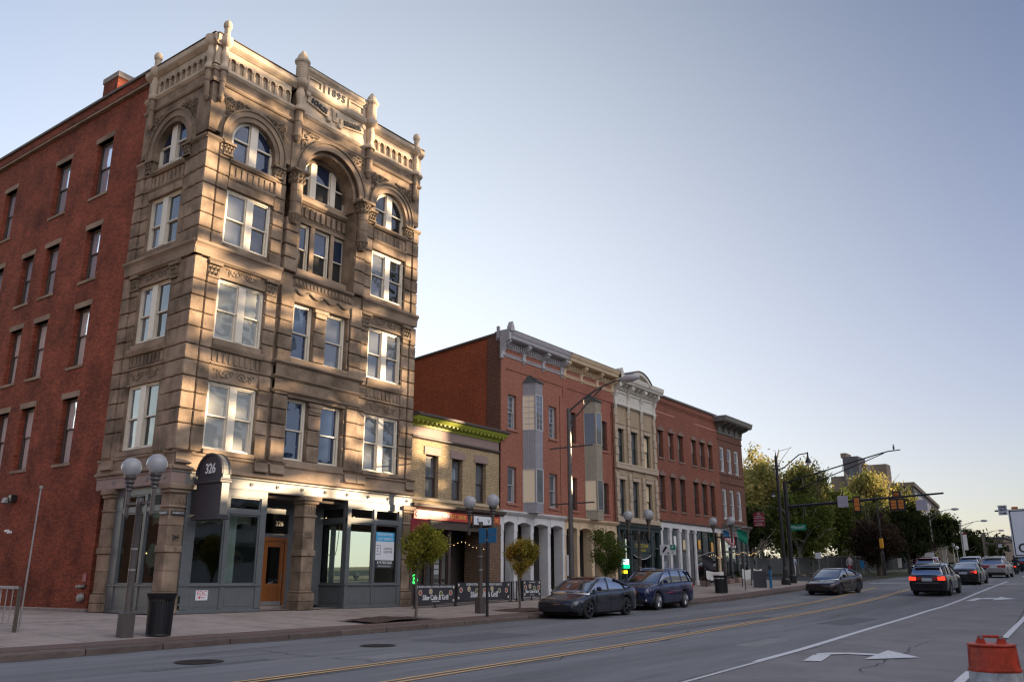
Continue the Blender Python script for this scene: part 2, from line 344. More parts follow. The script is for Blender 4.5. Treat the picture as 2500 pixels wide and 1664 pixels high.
    def build(s, name, m, parent=None, smooth=False, **kw):
        o = org(parent) if parent is not None else Vector((0, 0, 0))
        ob = bpy.data.objects.new(name, s.mesh(name, m, o, smooth)); link(ob, parent)
        return tag(ob, **kw) if kw else ob
def fixn(ob):
    bm = bmesh.new(); bm.from_mesh(ob.data); bmesh.ops.remove_doubles(bm, verts=bm.verts, dist=1e-5); bmesh.ops.recalc_face_normals(bm, faces=bm.faces); bm.to_mesh(ob.data); bm.free(); return ob
def copy_tree(o, parent=None):
    c = o.copy(); COL.objects.link(c); c.parent = parent
    for k in list(o.children): copy_tree(k, c)
    return c
def dup(o, loc, rz=None, label=None, group=None):
    c = copy_tree(o); c.location = loc
    if rz is not None: c.rotation_euler = (0, 0, rz)
    if label: c['label'] = label
    if group: c['group'] = group
    return c
BC = {}
def blk(name, m, parent, fr, u0, u1, d0, d1, z0, z1, c=.02):
    """a bevelled block as its own object, mesh shared with blocks of the same size"""
    A, B = fr(u0, d0, z0), fr(u1, d1, z1)
    lo = Vector([min(a, b) for a, b in zip(A, B)]); sz = [abs(a - b) for a, b in zip(A, B)]
    key = (m.name, c) + tuple(round(x, 3) for x in sz)
    if key not in BC: BC[key] = MB().box((0, 0, 0), sz, c).mesh(name, m)
    o = bpy.data.objects.new(name, BC[key]); o.location = lo - org(parent); link(o, parent); return o
FONTS = {}
def text(s, size, m, loc, rot=(pi / 2, 0, 0), parent=None, ext=.012, name='lettering', align='CENTER', sx=1.0, bold=0.0, shear=0, spacing=1):
    c = bpy.data.curves.new(name, 'FONT'); c.body = s; c.size = size; c.extrude = ext; c.align_x = align; c.align_y = 'CENTER'; c.resolution_u = 3; c.offset = bold; c.shear = shear; c.space_character = spacing
    c.materials.append(m); t = bpy.data.objects.new('tmp', c); COL.objects.link(t)
    dg = bpy.context.evaluated_depsgraph_get(); me = bpy.data.meshes.new_from_object(t.evaluated_get(dg)); me.name = name
    bpy.data.objects.remove(t); bpy.data.curves.remove(c)
    if not me.materials: me.materials.append(m)
    o = bpy.data.objects.new(name, me); o.location = Vector(loc) - (org(parent) if parent is not None else Vector()); o.rotation_euler = rot; o.scale = (sx, 1, 1)
    return link(o, parent)
RW = (pi / 2, 0, -pi / 2)      # lettering that faces -x
# ground heights
CX = [-60, -20, 9, 14, 21, 28, 36, 45, 51, 57, 67, 80, 100, 300, 900]
CZ = [-.67, -.52, -.38, -.33, -.27, -.15, -.03, .15, .35, .59, .95, 1.38, 1.98, 7.53, 13.03]
BX = [-60, 17, 28, 39, 49, 57, 67, 80, 100, 300, 900]
BZ = [-.17, 0, 0, .31, .49, .78, 1.16, 1.53, 2.13, 7.63, 13.03]
def ip(x, X, Z):
    if x <= X[0]: return Z[0]
    if x >= X[-1]: return Z[-1]
    i = bisect.bisect_right(X, x) - 1; t = (x - X[i]) / (X[i + 1] - X[i]); return Z[i] + (Z[i + 1] - Z[i]) * t
def G(x, y):
    c = ip(x, CX, CZ)
    if y > 19: b = ip(x, BX, BZ); return c + (b - c) * min(1, (y - 19) / 7)
    return c - .13 - .008 * (19 - max(y, -14))
def sheet(xs, ys, fz, dz=0):
    mb = MB(); mb.open = True; n = len(xs); mb.v = [(x, y, fz(x, y) + dz) for y in ys for x in xs]
    for j in range(len(ys) - 1):
        for i in range(n - 1): mb.f.append((j * n + i, j * n + i + 1, (j + 1) * n + i + 1, (j + 1) * n + i))
    return mb
def strip(pts, w, dz=.012, step=1.5):
    """painted line that follows the road surface; pts (x, y) centre line"""
    mb = MB(); mb.open = True; P = []
    for (a, b), (c, d) in zip(pts, pts[1:]):
        k = max(1, int(abs(c - a) / step)); P += [(a + (c - a) * i / k, b + (d - b) * i / k) for i in range(k)]
    P.append(pts[-1])
    for x, y in P: mb.v += [(x, y - w / 2, G(x, y - w / 2) + dz), (x, y + w / 2, G(x, y + w / 2) + dz)]
    for i in range(len(P) - 1): mb.f.append((2 * i, 2 * i + 2, 2 * i + 3, 2 * i + 1))
    return mb
def flatpoly(pts, dz=.012):
    mb = MB(); mb.poly([(x, y, G(x, y) + dz) for x, y in pts]); return mb
def node(name, parent=None):
    o = bpy.data.objects.new(name, None); o.empty_display_size = .2; return link(o, parent)
# ---------------------------------------------------------------- the setting
XS = sorted(set(CX + BX + list(range(-20, 130, 4)) + [140, 160, 180, 200, 230, 260]))
o = sheet([-900, -300] + XS, [-900, -300, -60, -14.02, 18.85, 26.02, 40, 80, 300, 900], lambda x, y: G(x, y) - (.30 if -15 < y < 26.5 and x > -61 else .02)).build('ground', grassm); tag(o, kind='structure')
Yw = lambda x: (6.9 + .055 * (x - 19)) if x < 40 else 8.055 + .035 * (x - 40)
o = sheet(XS, [7, 9.5, 12, 14, 16.5, 18.84], lambda x, y: G(x, y)).build('road', asphalt); tag(o, kind='structure')
o = sheet(XS, [-14, -9, -4, 0, 2.4, 4.8, 7], lambda x, y: G(x, y) + (0 if y < 7 else 0)).build('concrete_lane', concrete_r); tag(o, kind='structure')
# the asphalt and the concrete lane meet under the white line: a thin asphalt lap follows it
def lap(xs):
    mb = MB(); mb.open = True
    for x in xs: mb.v += [(x, 6.9, G(x, 6.9) + .004), (x, max(6.95, Yw(x)), G(x, Yw(x)) + .004)]
    for i in range(len(xs) - 1): mb.f.append((2 * i, 2 * i + 2, 2 * i + 3, 2 * i + 1))
    return mb
o = lap([19 + 3 * i for i in range(28)]).build('concrete_lap', concrete_r); tag(o, kind='structure')
o = MB(); o.open = True
for x in (-60, 19.5): o.v += [(x, (6.9 + .055 * (x - 19)), G(x, 7) + .004), (x, 7.02, G(x, 7.02) + .004)]
o.f.append((0, 2, 3, 1)); o = o.build('asphalt_lap', asphalt); tag(o, kind='structure')
mk = node('road_markings'); mk['kind'] = 'structure'
A0 = lambda x: 13.0 + .058 * (x - 20.6); B0 = lambda x: 11.0 + .052 * (x - 21.9)
for fn in (A0, B0):
    for q in (-.11, .11): strip([(x, fn(x) + q) for x in (-20, 10, 30, 50, 62)], .10).build('yellow_line', marky, mk)
strip([(x, Yw(x)) for x in (-10, 19, 30, 40, 56, 75)], .17).build('white_line', markw, mk)
strip([(75 + 12, 9.6), (130, 11.2)], .15).build('white_line', markw, mk)
for a, b in ((8, 11), (15.0, 18.2), (27.0, 39.2), (48, 51), (60, 63)): strip([(a, 2.95 + .062 * (a - 16.5)), (b, 2.95 + .062 * (b - 16.5))], .16, .016).build('lane_dash', markw, mk)
# right-turn arrow: tail block, curved shaft, head
flatpoly([(18.35, 6.12), (18.46, 5.79), (20.0, 6.05), (19.75, 6.36)]).build('arrow_tail', markw, mk)
am = MB(); Ps = [(19.85, 6.18), (20.45, 5.95), (20.65, 5.6), (20.55, 5.15)]
flatpoly([(19.75, 6.30), (20.0, 6.08), (20.35, 5.85), (20.40, 5.2), (20.80, 5.15), (20.75, 5.8), (20.45, 6.22), (20.1, 6.38)], .016).build('arrow_shaft', markw, mk)
flatpoly([(19.39, 5.2), (21.76, 5.3), (20.49, 4.37)], .016).build('arrow_head', markw, mk)
flatpoly([(49.5, 8.1), (49.6, 7.75), (52.2, 7.6), (52.1, 8.0)]).build('arrow_tail', markw, mk)
flatpoly([(51.2, 7.6), (52.4, 7.6), (52.4, 7.0), (51.6, 7.0)], .016).build('arrow_shaft', markw, mk)
flatpoly([(50.4, 7.05), (53.4, 7.05), (51.9, 6.15)], .016).build('arrow_head', markw, mk)
for x, w in ((68.6, .5), (71.4, .35)): flatpoly([(x, 7.2), (x + w, 7.2), (x + w, 17.5), (x, 17.5)], .014).build('crossing_line', markw, mk)
strip([(13.2, 2.2), (16.46, 3.05 - .35), (46, 5.1)], .035, .008).build('concrete_seam', seamm, node('road_seams'))
sm = bpy.data.objects['road_seams']; sm['kind'] = 'structure'
strip([(8, 12.1), (20, 12.35), (40, 13.3)], .03, .008).build('tar_line', seamm, sm)
for x in (15.2, 19.8, 24.4, 29, 33.6, 38.2):
    mb = MB(); mb.open = True; ys = [-4, 0, 2, 4, min(6.8, Yw(x) - .1)]
    for y in ys: mb.v += [(x + .02 * y, y, G(x, y) + .008), (x + .02 * y + .02, y, G(x, y) + .008)]
    for i in range(4): mb.f.append((2 * i, 2 * i + 1, 2 * i + 3, 2 * i + 2))
    mb.build('concrete_seam', seamm, sm)
# sidewalk of scored slabs, brick strip and kerb stones
wk = node('sidewalk'); wk['kind'] = 'structure'
def gs(x, y): return G(max(x, -59), y)
def slab(x0, x1, y0, y1, m, name, dz=.0, g=.012, th=.10, parent=None):
    mb = MB(); c = [(x0 + g / 2, y0 + g / 2), (x1 - g / 2, y0 + g / 2), (x1 - g / 2, y1 - g / 2), (x0 + g / 2, y1 - g / 2)]
    mb.v = [(x, y, G(x, y + 0) + dz - th) for x, y in c] + [(x, y, G(x, y) + dz) for x, y in c]
    mb.f = [(4, 5, 6, 7), (0, 1, 5, 4), (1, 2, 6, 5), (2, 3, 7, 6), (3, 0, 4, 7)]
    mb.build(name, m, parent or wk)
sheet([x for x in XS if -60 <= x <= 80], [19.02, 22, 26, 30.5], G, -.03).build('mortar_bed', seamm, wk)
edges = [4 + 1.75 * i for i in range(37)]
rows = [20.05, 21.55, 23.05, 24.55, 26.06]
for i, (a, b) in enumerate(zip(edges, edges[1:])):
    for j, (c, d) in enumerate(zip(rows, rows[1:])):
        if j == 0 and (20.4 < (a + b) / 2 < 22.4 or 28.1 < (a + b) / 2 < 29.9 or 35 < (a + b) / 2 < 37): continue
        slab(a, b, c, d, walkm, 'paving_slab', random.uniform(-.004, .004))
for a, b in zip(edges[:8], edges[1:8]):
    for c, d in zip((26.08, 27.8, 29.5, 31.2), (27.8, 29.5, 31.2, 34)):
        if b < 16.3: slab(a, b, c, d, walkm, 'paving_slab', random.uniform(-.004, .004))
for x0, y0 in ((4, 34), (4, 44)): slab(x0, 16.2, y0, y0 + 10, walkm, 'paving_slab')
for a, b in zip([-20, -10, 0] + edges[:0], [-10, 0, 4]): slab(a, b, 20.05, 60, walkm, 'paving_slab')
for i in range(60): slab(4 + 1.1 * i, 5.1 + 1.1 * i, 19.36, 20.05, paverm, 'brick_strip', .0)
slab(-20, 4, 19.36, 20.05, paverm, 'brick_strip')
def kerb(x0, x1):
    mb = MB(); y0, y1 = 18.84, 19.36; g = .014
    for x in (x0 + g, x1 - g): z = ip(x, CX, CZ); mb.v += [(x, y0, z - .3), (x, y0, z - .02), (x, y0 + .02, z), (x, y1, z + .004), (x, y1, z - .3)]
    mb.f = [(0, 1, 6, 5), (1, 2, 7, 6), (2, 3, 8, 7), (4, 3, 2, 1, 0), (5, 6, 7, 8, 9)]
    mb.build('kerb_stone', kerbm, wk)
kerb(-30, 3)
for i in range(36): kerb(3 + 1.83 * i, 3 + 1.83 * (i + 1))
# tree pits
for x0, x1 in ((20.25, 22.75), (28.05, 30.7), (34.9, 37.4)):
    mb = sheet([x0 + (x1 - x0) * i / 8 for i in range(9)], [20.05 + .36 * j for j in range(5)], lambda x, y: G(x, y) + .015 + .05 * sin(pi * (x - x0) / (x1 - x0)) * random.uniform(.3, 1.2))
    mb.build('mulch_bed', mulch, wk)['kind'] = 'stuff'
# low kerb of the side yard, manholes
MB().box((5, 24.95, -.28), (15.9, 25.1, -.02), .01).build('yard_kerb', cementb, wk)
for k, (x, y, r) in enumerate(((10.95, 15.7, .42), (15.8, 15.55, .38))):
    t = thing('manhole_cover', ('round iron manhole cover in the road nearest the litter bin', 'round iron manhole cover in the road, second from the left')[k], 'manhole cover', (x, y, G(x, y) + .006), group='manhole covers in the near lane')
    m = MB(); m.lathe((0, 0, 0), [(r + .05, 0), (r + .05, .012), (r + .005, .012), (r + .005, .004)], 28); m2 = MB(); m2.lathe((0, 0, 0), [(r, 0), (r, .012)], 28)
    for i in range(-4, 5): w = sqrt(max(0, r * r - (i * .085) ** 2)) * .9; m2.box((i * .085 - .015, -w, .012), (i * .085 + .015, w, .018))
    o1 = bpy.data.objects.new('rim', m.mesh('rim', iron)); link(o1, t); o2 = bpy.data.objects.new('lid', m2.mesh('lid', iron)); link(o2, t)

# repairs, cracks and gutter dirt in the road
pt_ = node('road_repairs'); pt_['kind'] = 'structure'; ap1 = mat('dark_asphalt_patch', (.125, .128, .138), .9, noise=.2, nscale=6, bump=.6, bscale=70); ap2 = mat('pale_asphalt_patch', (.235, .235, .24), .9, noise=.2, nscale=6, bump=.6, bscale=70); gd = mat('gutter_dirt', (.10, .085, .075), .95, noise=.4, nscale=9, bump=.8, bscale=40)
for x0, x1, y0, y1, m_ in ((17.5, 21.2, 14.6, 16.2, ap1), (24, 33, 11.9, 12.5, ap1), (13.4, 14.9, 13.1, 13.9, ap2), (36, 47, 15.2, 16.0, ap2), (30, 34, 8.4, 9.5, ap1), (9.4, 12.2, 14.9, 15.25, ap1), (21, 23.5, 8.1, 8.7, ap2)):
    mb = MB(); mb.open = True; n = 8
    for i in range(n + 1): x = x0 + (x1 - x0) * i / n; mb.v += [(x, y0 + random.uniform(-.03, .03), G(x, y0) + .004), (x, y1 + random.uniform(-.03, .03), G(x, y1) + .004)]
    for i in range(n): mb.f.append((2 * i, 2 * i + 2, 2 * i + 3, 2 * i + 1))
    mb.build('asphalt_patch', m_, pt_)
def crack(x, y, dx, dy, n, w):
    P = []
    for i in range(n): P.append((x, y)); x += dx + random.uniform(-.12, .12); y += dy + random.uniform(-.13, .13)
    mb = MB(); mb.open = True
    for i, (a, b) in enumerate(P): ww = w * random.uniform(.5, 1.3) / 2; nx, ny = (-dy, dx); l = sqrt(nx * nx + ny * ny); mb.v += [(a - nx / l * ww, b - ny / l * ww, G(a, b) + .007), (a + nx / l * ww, b + ny / l * ww, G(a, b) + .007)]
    for i in range(n - 1): mb.f.append((2 * i, 2 * i + 2, 2 * i + 3, 2 * i + 1))
    mb.build('crack', seamm, pt_)
for a in ((11, 17.3, .30, .0, 30, .03), (14, 10.2, .28, .03, 40, .025), (19.5, 9.0, .05, .25, 16, .02), (25, 12.6, .02, .25, 20, .03), (28, 9.8, .30, .0, 40, .02), (17, 4.6, .3, .04, 30, .018), (33, 14.0, .05, .25, 18, .025), (22.5, 17.6, .3, -.01, 16, .02), (13.0, 12.6, .03, .25, 22, .025)): crack(*a)
for i in range(36):
    x0 = 4 + 1.5 * i; w_ = random.uniform(.08, .28); mb = MB(); mb.open = True; mb.v = [(x0, 18.83, G(x0, 18.83) + .005), (x0 + 1.5, 18.83, G(x0 + 1.5, 18.83) + .005), (x0 + 1.5, 18.83 - w_, G(x0 + 1.5, 18.6) + .005), (x0 + .7, 18.83 - w_ * 1.3, G(x0 + .7, 18.6) + .005), (x0, 18.83 - random.uniform(.08, .2), G(x0, 18.6) + .005)]; mb.f = [(0, 4, 3, 2, 1)]; o_ = mb.build('gutter_dirt', gd, pt_); o_['kind'] = 'stuff'
# ---------------------------------------------------------------- the corner stone building
B = thing('stone_building', 'tall brown sandstone corner building of 1895 with arched top-floor windows', 'building', (16.42, 26, 0))
F = FS('S', 26.0); L_ = FS('W', 16.42)
JZ = [5.30, 6.21, 6.72, 7.31, 7.87, 8.45, 9.01, 9.65, 10.22, 10.80, 11.39, 12.26]
JU = [12.86, 13.40, 13.95, 14.53, 15.12, 15.72, 16.39, 17.01]
def pier(fr, u0, u1, d, js, back=-.35, c=.03):
    for a, b in zip(js, js[1:]):
        blk('stone_block', stone, B, fr, u0, u1, back, d + random.uniform(-.006, .006), a + .016, b - .016, c)
def bar(fr, u0, u1, d0, d1, z0, z1, m=None, name='string_course', parent=None, c=.012):
    return MB(fr).box((u0, d0, z0), (u1, d1, z1), c).build(name, m or stone_m, parent or B)
def moulding(fr, u0, u1, prof, m=None, name='moulding', parent=None, back=-.1):
    """prof [(d, z)] from bottom to top, closed at depth back"""
    mb = MB(fr); P = [(back, prof[0][1])] + prof + [(back, prof[-1][1])]; n = len(P)
    mb.v = [mb.P((u, d, z)) for u in (u0, u1) for d, z in P]
    for i in range(n): j = (i + 1) % n; mb.f.append((i, j, n + j, n + i))
    mb.f.append(tuple(range(n - 1, -1, -1))); mb.f.append(tuple(range(n, 2 * n)))
    return mb.build(name, m or stone_m, parent or B)
# --- windows
WC = {}
def sash(fr, u0, u1, z0, z1, dep, fm, gm, parent, mull=None, rail=None, fw=.09, name='window', muntins=0, gms=None, proud=.06):
    """a timber sash window: frame with central mullion(s) and meeting rails, each light its own pane"""
    mb = MB(fr); d0, d1 = dep - .06, dep + proud
    mb.box((u0, d0, z0), (u0 + fw, d1, z1)).box((u1 - fw, d0, z0), (u1, d1, z1)).box((u0 + fw, d0, z1 - fw), (u1 - fw, d1, z1)).box((u0 + fw, d0, z0), (u1 - fw, d1, z0 + fw * .8))
    edges = [u0 + fw]; 
    for a, b in (mull or []): mb.box((a, d0, z0 + fw * .8), (b, d1 + .02, z1 - fw)); edges += [a, b]
    edges.append(u1 - fw)
    w = mb.build(name, fm, parent); zr = rail if rail else (z0 + z1) / 2
    for k in range(0, len(edges), 2):
        a, b = edges[k], edges[k + 1]; s = .045
        sm = MB(fr)
        for za, zb, dd in ((zr - .02, z1 - fw, 0.0), (z0 + fw * .8, zr + .02, -.045)):
            sm.box((a, d0 + dd + .02, za), (a + s, d1 + dd - .035, zb)).box((b - s, d0 + dd + .02, za), (b, d1 + dd - .035, zb))
            sm.box((a + s, d0 + dd + .02, zb - s), (b - s, d1 + dd - .035, zb)).box((a + s, d0 + dd + .02, za), (b - s, d1 + dd - .035, za + s))
            if muntins:
                for q in range(1, muntins): u = a + (b - a) * q / muntins; sm.box((u - .009, d0 + dd + .025, za), (u + .009, d1 + dd - .05, zb))
                nz = 3
                for q in range(1, nz): z = za + (zb - za) * q / nz; sm.box((a, d0 + dd + .027, z - .009), (b, d1 + dd - .052, z + .009))
        sm.build('sash', fm, w)
        g = gms[(k // 2) % len(gms)] if gms else gm
        for za, zb, dd in ((zr, z1 - fw, 0.0), (z0 + fw * .8, zr, -.045)):
            MB(fr).box((a + .01, d0 + dd + .022, za), (b - .01, d0 + dd + .034, zb)).build('pane', g, w)
    return w
def arched(fr, cu, hw, z0, zs, dep, fm, gm, parent, mull, rail=None, fw=.085, gms=None):
    mb = MB(fr); d0, d1 = dep - .06, dep + .06
    mb.ring(cu, zs, hw - fw, hw, d0, d1, z0, n=18); mb.box((cu - hw + fw, d0, z0), (cu + hw - fw, d1, z0 + .07))
    hgt = lambda u: zs + sqrt(max(0, (hw - fw) ** 2 - (u - cu) ** 2))
    ed = [cu - hw + fw]
    for a, b in mull: mb.box((a, d0, z0 + .07), (b, d1 + .02, hgt((a + b) / 2 + (.5 * (b - a) if a > cu else -.5 * (b - a))) + .02)); ed += [a, b]
    ed.append(cu + hw - fw); w = mb.build('arched_window', fm, parent); zr = rail or zs
    sm = MB(fr)
    for k in range(0, len(ed), 2):
        a, b = ed[k], ed[k + 1]; s = .04
        sm.box((a, d0 + .02, zr - .03), (b, d1 - .03, zr + .03)).box((a, d0 - .02, z0 + .07), (b, d1 - .07, z0 + .12))
        for u in (a, b - s): sm.box((u, d0 - .02, z0 + .07), (u + s, d1 - .05, min(hgt(u), hgt(u + s))))
        n = 8; pts = [(a + (b - a) * i / n, hgt(a + (b - a) * i / n)) for i in range(n + 1)]
        g = gms[(k // 2) % len(gms)] if gms else gm
        MB(fr).prism([(a, zr)] + pts + [(b, zr)], d0 + .022, d0 + .034).build('pane', g, w)
        MB(fr).box((a, d0 - .02, z0 + .07), (b, d0 - .01, zr)).build('pane', g, w)
        for (p, q), (r, t) in zip(pts, pts[1:]): sm.prism([(p, q - s), (r, t - s), (r, t), (p, q)], d0 + .02, d1 - .03)
    sm.build('sash', fm, w); return w
def spiral(fr, cu, cz, r, turns, d, q=1, a0=0, rad=.018):
    pts = [(cu + q * (r * (1 - .8 * t)) * cos(a0 + turns * 2 * pi * t), d, cz + (r * (1 - .8 * t)) * sin(a0 + turns * 2 * pi * t)) for t in [i / 14 for i in range(15)]]
    return pts
def scroll(fr, u0, u1, z0, z1, d, m=None, parent=None):
    """carved vine scroll in low relief"""
    mb = MB(fr); c = (u0 + u1) / 2; h = z1 - z0; zc = (z0 + z1) / 2; w = u1 - u0
    for q in (-1, 1):
        mb.tube(spiral(fr, c + q * .16 * w, zc, h * .36, 1.4, d, q, 0), .022, 5)
        mb.tube([(c + q * w * (.02 + .46 * t), d, zc + h * .28 * sin(2 * pi * t * 1.3 + .5)) for t in [i / 12 for i in range(13)]], .02, 5)
        mb.tube(spiral(fr, c + q * .36 * w, zc - h * .08, h * .22, 1.1, d, -q, 1), .018, 5)
        for k in range(7):
            u = c + q * w * (.06 + .065 * k); z = zc + h * .3 * sin(k * 2.2); mb.lathe((u, d - .01, z), [(.001, .0), (.035, .012), (.001, .03)], 6, axis='y')
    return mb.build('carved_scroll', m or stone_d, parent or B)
def capital(fr, u0, u1, zt, zb, d, parent=None):
    """leafy capital: abacus, bell and curled leaves"""
    mb = MB(fr); h = zt - zb; w = u1 - u0
    mb.box((u0 - .04, -.2, zt - h * .2), (u1 + .04, d + .06, zt), .01); mb.box((u0 + .03, -.2, zb), (u1 - .03, d - .05, zt - h * .2)); mb.box((u0, -.2, zb), (u1, d - .01, zb + h * .12))
    n = max(2, int(w / .13))
    for r in range(2):
        for k in range(n):
            u = u0 + w * (k + .5 * (r + .5)) / (n + .25); z = zb + h * (.25 + .3 * r)
            mb.tube([(u, d - .06, z - .08), (u, d - .01, z + .02), (u + .01, d + .04, z + .06), (u, d + .05, z + .01)], [.035, .045, .03, .012], 5)
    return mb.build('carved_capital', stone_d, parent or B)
def dentilpanel(fr, u0, u1, z0, z1, d, n, shape='L'):
    mb = MB(fr); w = (u1 - u0) / n; o = MB(fr).box((u0, -.3, z0), (u1, d - .05, z1)).build('panel', stone, B)
    for k in range(n): a = u0 + w * (k + .25); blk('dentil_block', stone, B, fr, a, a + w * .52, d - .06, d - .012, z0 + .07, z1 - .06, .012)
# --- core walls
FL = [(5.45, 7.87), (9.42, 11.71), (13.12, 15.28)]
sideL = [(17.55, 19.62), (25.18, 27.24)]
holes = [(a, b, z0, z1) for a, b in sideL for z0, z1 in FL]
core = MB(F).wall(16.6, 20.25, 4.6, 16.42, [h for h in holes if h[0] < 20], -.6, -.12).wall(24.64, 28.0, 4.6, 16.42, [h for h in holes if h[0] > 20], -.6, -.12)
core.wall(20.25, 24.64, 4.6, 12.83, [(21.06, 22.06, 5.45, 7.87), (22.72, 23.86, 5.45, 7.87), (21.06, 22.06, 9.42, 11.71), (22.72, 23.86, 9.42, 11.71)], -.6, -.10)
core.wall(20.9, 24.2, 12.83, 15.5, [(21.32, 22.10, 13.32, 15.44), (22.34, 23.22, 13.32, 15.44), (23.42, 24.16, 13.32, 15.44)], -1.0, -.72)
core.box((20.9, -1.0, 15.5), (24.2, -.72, 16.70))
core.build('wall', stone, B)
lw = MB(L_).wall(26.15, 30.35, 4.6, 16.42, [(27.55, 29.55, z0 + .08, z1 + .04) for z0, z1 in FL], -.6, -.12).build('wall', stone, B)
# body behind, roof
MB().box((17.3, 26.9, 4.3), (27.95, 42, 21.0)).build('inner_wall', dark_in, B)
MB().box((16.7, 26.3, 20.95), (28.0, 42, 21.05)).build('roof', roofm, B)
# --- piers of single blocks, front
for js in (JZ, JU):
    pier(F, 16.42, 16.96, .0, js, -.54); pier(F, 17.02, 17.50, -.035, js)
    pier(F, 19.64, 20.16, -.035, js); pier(F, 24.66, 25.12, -.035, js)
    pier(F, 27.24, 27.66, -.035, js); pier(F, 27.70, 28.08, .0, js)
pier(F, 20.28, 20.95, .06, JZ); pier(F, 23.98, 24.62, .06, JZ)
pier(F, 20.28, 20.88, .06, JU[:5]); pier(F, 24.03, 24.62, .06, JU[:5])
pier(F, 22.08, 22.70, .0, [5.45, 6.1, 6.72, 7.31, 7.62]); pier(F, 22.08, 22.70, .0, [9.45, 10.1, 10.7, 11.3, 11.5]); pier(F, 23.88, 23.97, -.02, [5.45, 6.7, 7.85]); pier(F, 23.88, 23.97, -.02, [9.45, 10.7, 11.7])
for z in (7.74, 11.62): MB(F).box((22.02, -.1, z - .12), (22.76, .06, z + .03), .01).box((22.1, -.1, z - .3), (22.68, .03, z - .12), .01).build('pier_cap', stone_m, B)
# side piers (left face)
for js in (JZ, JU):
    pier(L_, 26.02 + .53, 27.05, -.035, js); pier(L_, 27.05, 27.42, -.08, js); pier(L_, 29.62, 30.08, -.06, js); pier(L_, 30.10, 30.62, .0, js)
# centre reveal beside the tall recess
for u0, u1 in ((20.88, 21.02), (24.02, 24.16)): MB(F).box((u0, -.75, 12.9), (u1, -.02, 17.3)).build('reveal', stone, B)
# --- bands between floors
def band(fr, u0, u1, fl):
    z7 = 7.87 if fl == 2 else 11.71
bays = [(F, 17.50, 19.64), (F, 25.12, 27.24)]; sbay = (L_, 27.42, 29.62)
for fr, a, b in bays + [sbay]:
    scroll(fr, a + .15, b - .15, 7.95, 8.44, -.095)
    bar(fr, a, b, -.3, -.07, 7.87, 7.93); MB(fr).box((a, -.3, 7.93), (b, -.105, 8.47)).build('frieze_panel', stone, B)
    bar(fr, a, b, -.3, -.03, 8.47, 8.53); dentilpanel(fr, a, b, 8.53, 9.02, -.06, 9)
    moulding(fr, a - .03, b + .05, [(-.02, 9.02), (.02, 9.10), (.05, 9.18), (.05, 9.24)], back=-.3); bar(fr, a + .03, b - .03, -.32, -.02, 9.24, 9.42, name='window_sill')
    # third-floor entablature
    bar(fr, a - .02, b + .02, -.3, -.05, 11.71, 11.80); MB(fr).box((a - .02, -.3, 11.80), (b + .02, -.10, 12.24)).build('frieze_panel', stone, B); scroll(fr, a + .3, b - .3, 11.82, 12.24, -.09)
    moulding(fr, a - .5, b + .5, [(-.02, 12.22), (.07, 12.30), (.07, 12.34)], back=-.3)
    capital(fr, a - .46, a + .04, 12.22, 11.62, .02); capital(fr, b - .04, b + .46, 12.22, 11.62, .02)
    # fifth-floor sill and dentils
    bar(fr, a, b, -.3, -.03, 15.30, 15.62, m=stone, name='lintel'); moulding(fr, a, b, [(-.03, 15.62), (.03, 15.70), (.03, 15.76)], back=-.3)
    dentilpanel(fr, a, b, 15.76, 16.32, -.06, 8); moulding(fr, a - .02, b + .02, [(-.03, 16.32), (.05, 16.40), (.05, 16.48)], back=-.3)
    bar(fr, a, b, -.3, .02, 5.28, 5.45, name='window_sill')
# centre section
bar(F, 20.95, 24.0, -.3, .03, 5.20, 5.45, name='window_sill')
moulding(F, 20.2, 24.7, [(.02, 7.95), (.12, 8.02), (.12, 8.06)], back=-.2); MB(F).box((20.28, -.3, 8.06), (24.62, .06, 8.46)).build('frieze_panel', stone, B)
MB(F).box((20.96, -.3, 7.84), (23.97, .02, 7.95)).build('lintel', stone, B)
moulding(F, 20.15, 24.72, [(.06, 8.46), (.16, 8.54), (.16, 8.58)], back=-.2); MB(F).box((20.28, -.3, 8.58), (24.62, .07, 9.04)).build('panel', stone, B)
moulding(F, 20.12, 24.75, [(.06, 9.04), (.19, 9.12), (.19, 9.17)], back=-.2); bar(F, 20.96, 23.97, -.3, .03, 9.17, 9.42, name='window_sill')
bar(F, 20.95, 23.97, -.3, .0, 11.70, 11.95, m=stone, name='lintel')
# garland
gm = MB(F)
for k in range(4):
    a, b = 20.95 + .76 * k, 20.95 + .76 * (k + 1)
    gm.tube([(a + (b - a) * t, .03, 12.22 - .17 * sin(pi * t)) for t in [i / 8 for i in range(9)]], [.02, .035, .045, .05, .05, .05, .045, .035, .02], 6)
    gm.lathe((a, .0, 12.2), [(.06, 0), (.05, .06), (.001, .08)], 8, axis='y')
gm.build('carved_garland', stone_d, B); MB(F).box((20.95, -.3, 11.95), (24.0, -.02, 12.32)).build('frieze_panel', stone, B)
moulding(F, 20.95, 24.0, [(-.02, 12.32), (.04, 12.38)], back=-.2); dentilpanel(F, 20.95, 24.0, 12.38, 12.70, .0, 16); moulding(F, 20.9, 24.05, [(.0, 12.70), (.08, 12.76), (.08, 12.86)], back=-.74)
bar(F, 21.02, 24.02, -1., -.4, 12.86, 13.3, name='window_sill')
bar(F, 21.02, 24.02, -.9, -.64, 15.44, 15.62, m=stone, name='lintel')
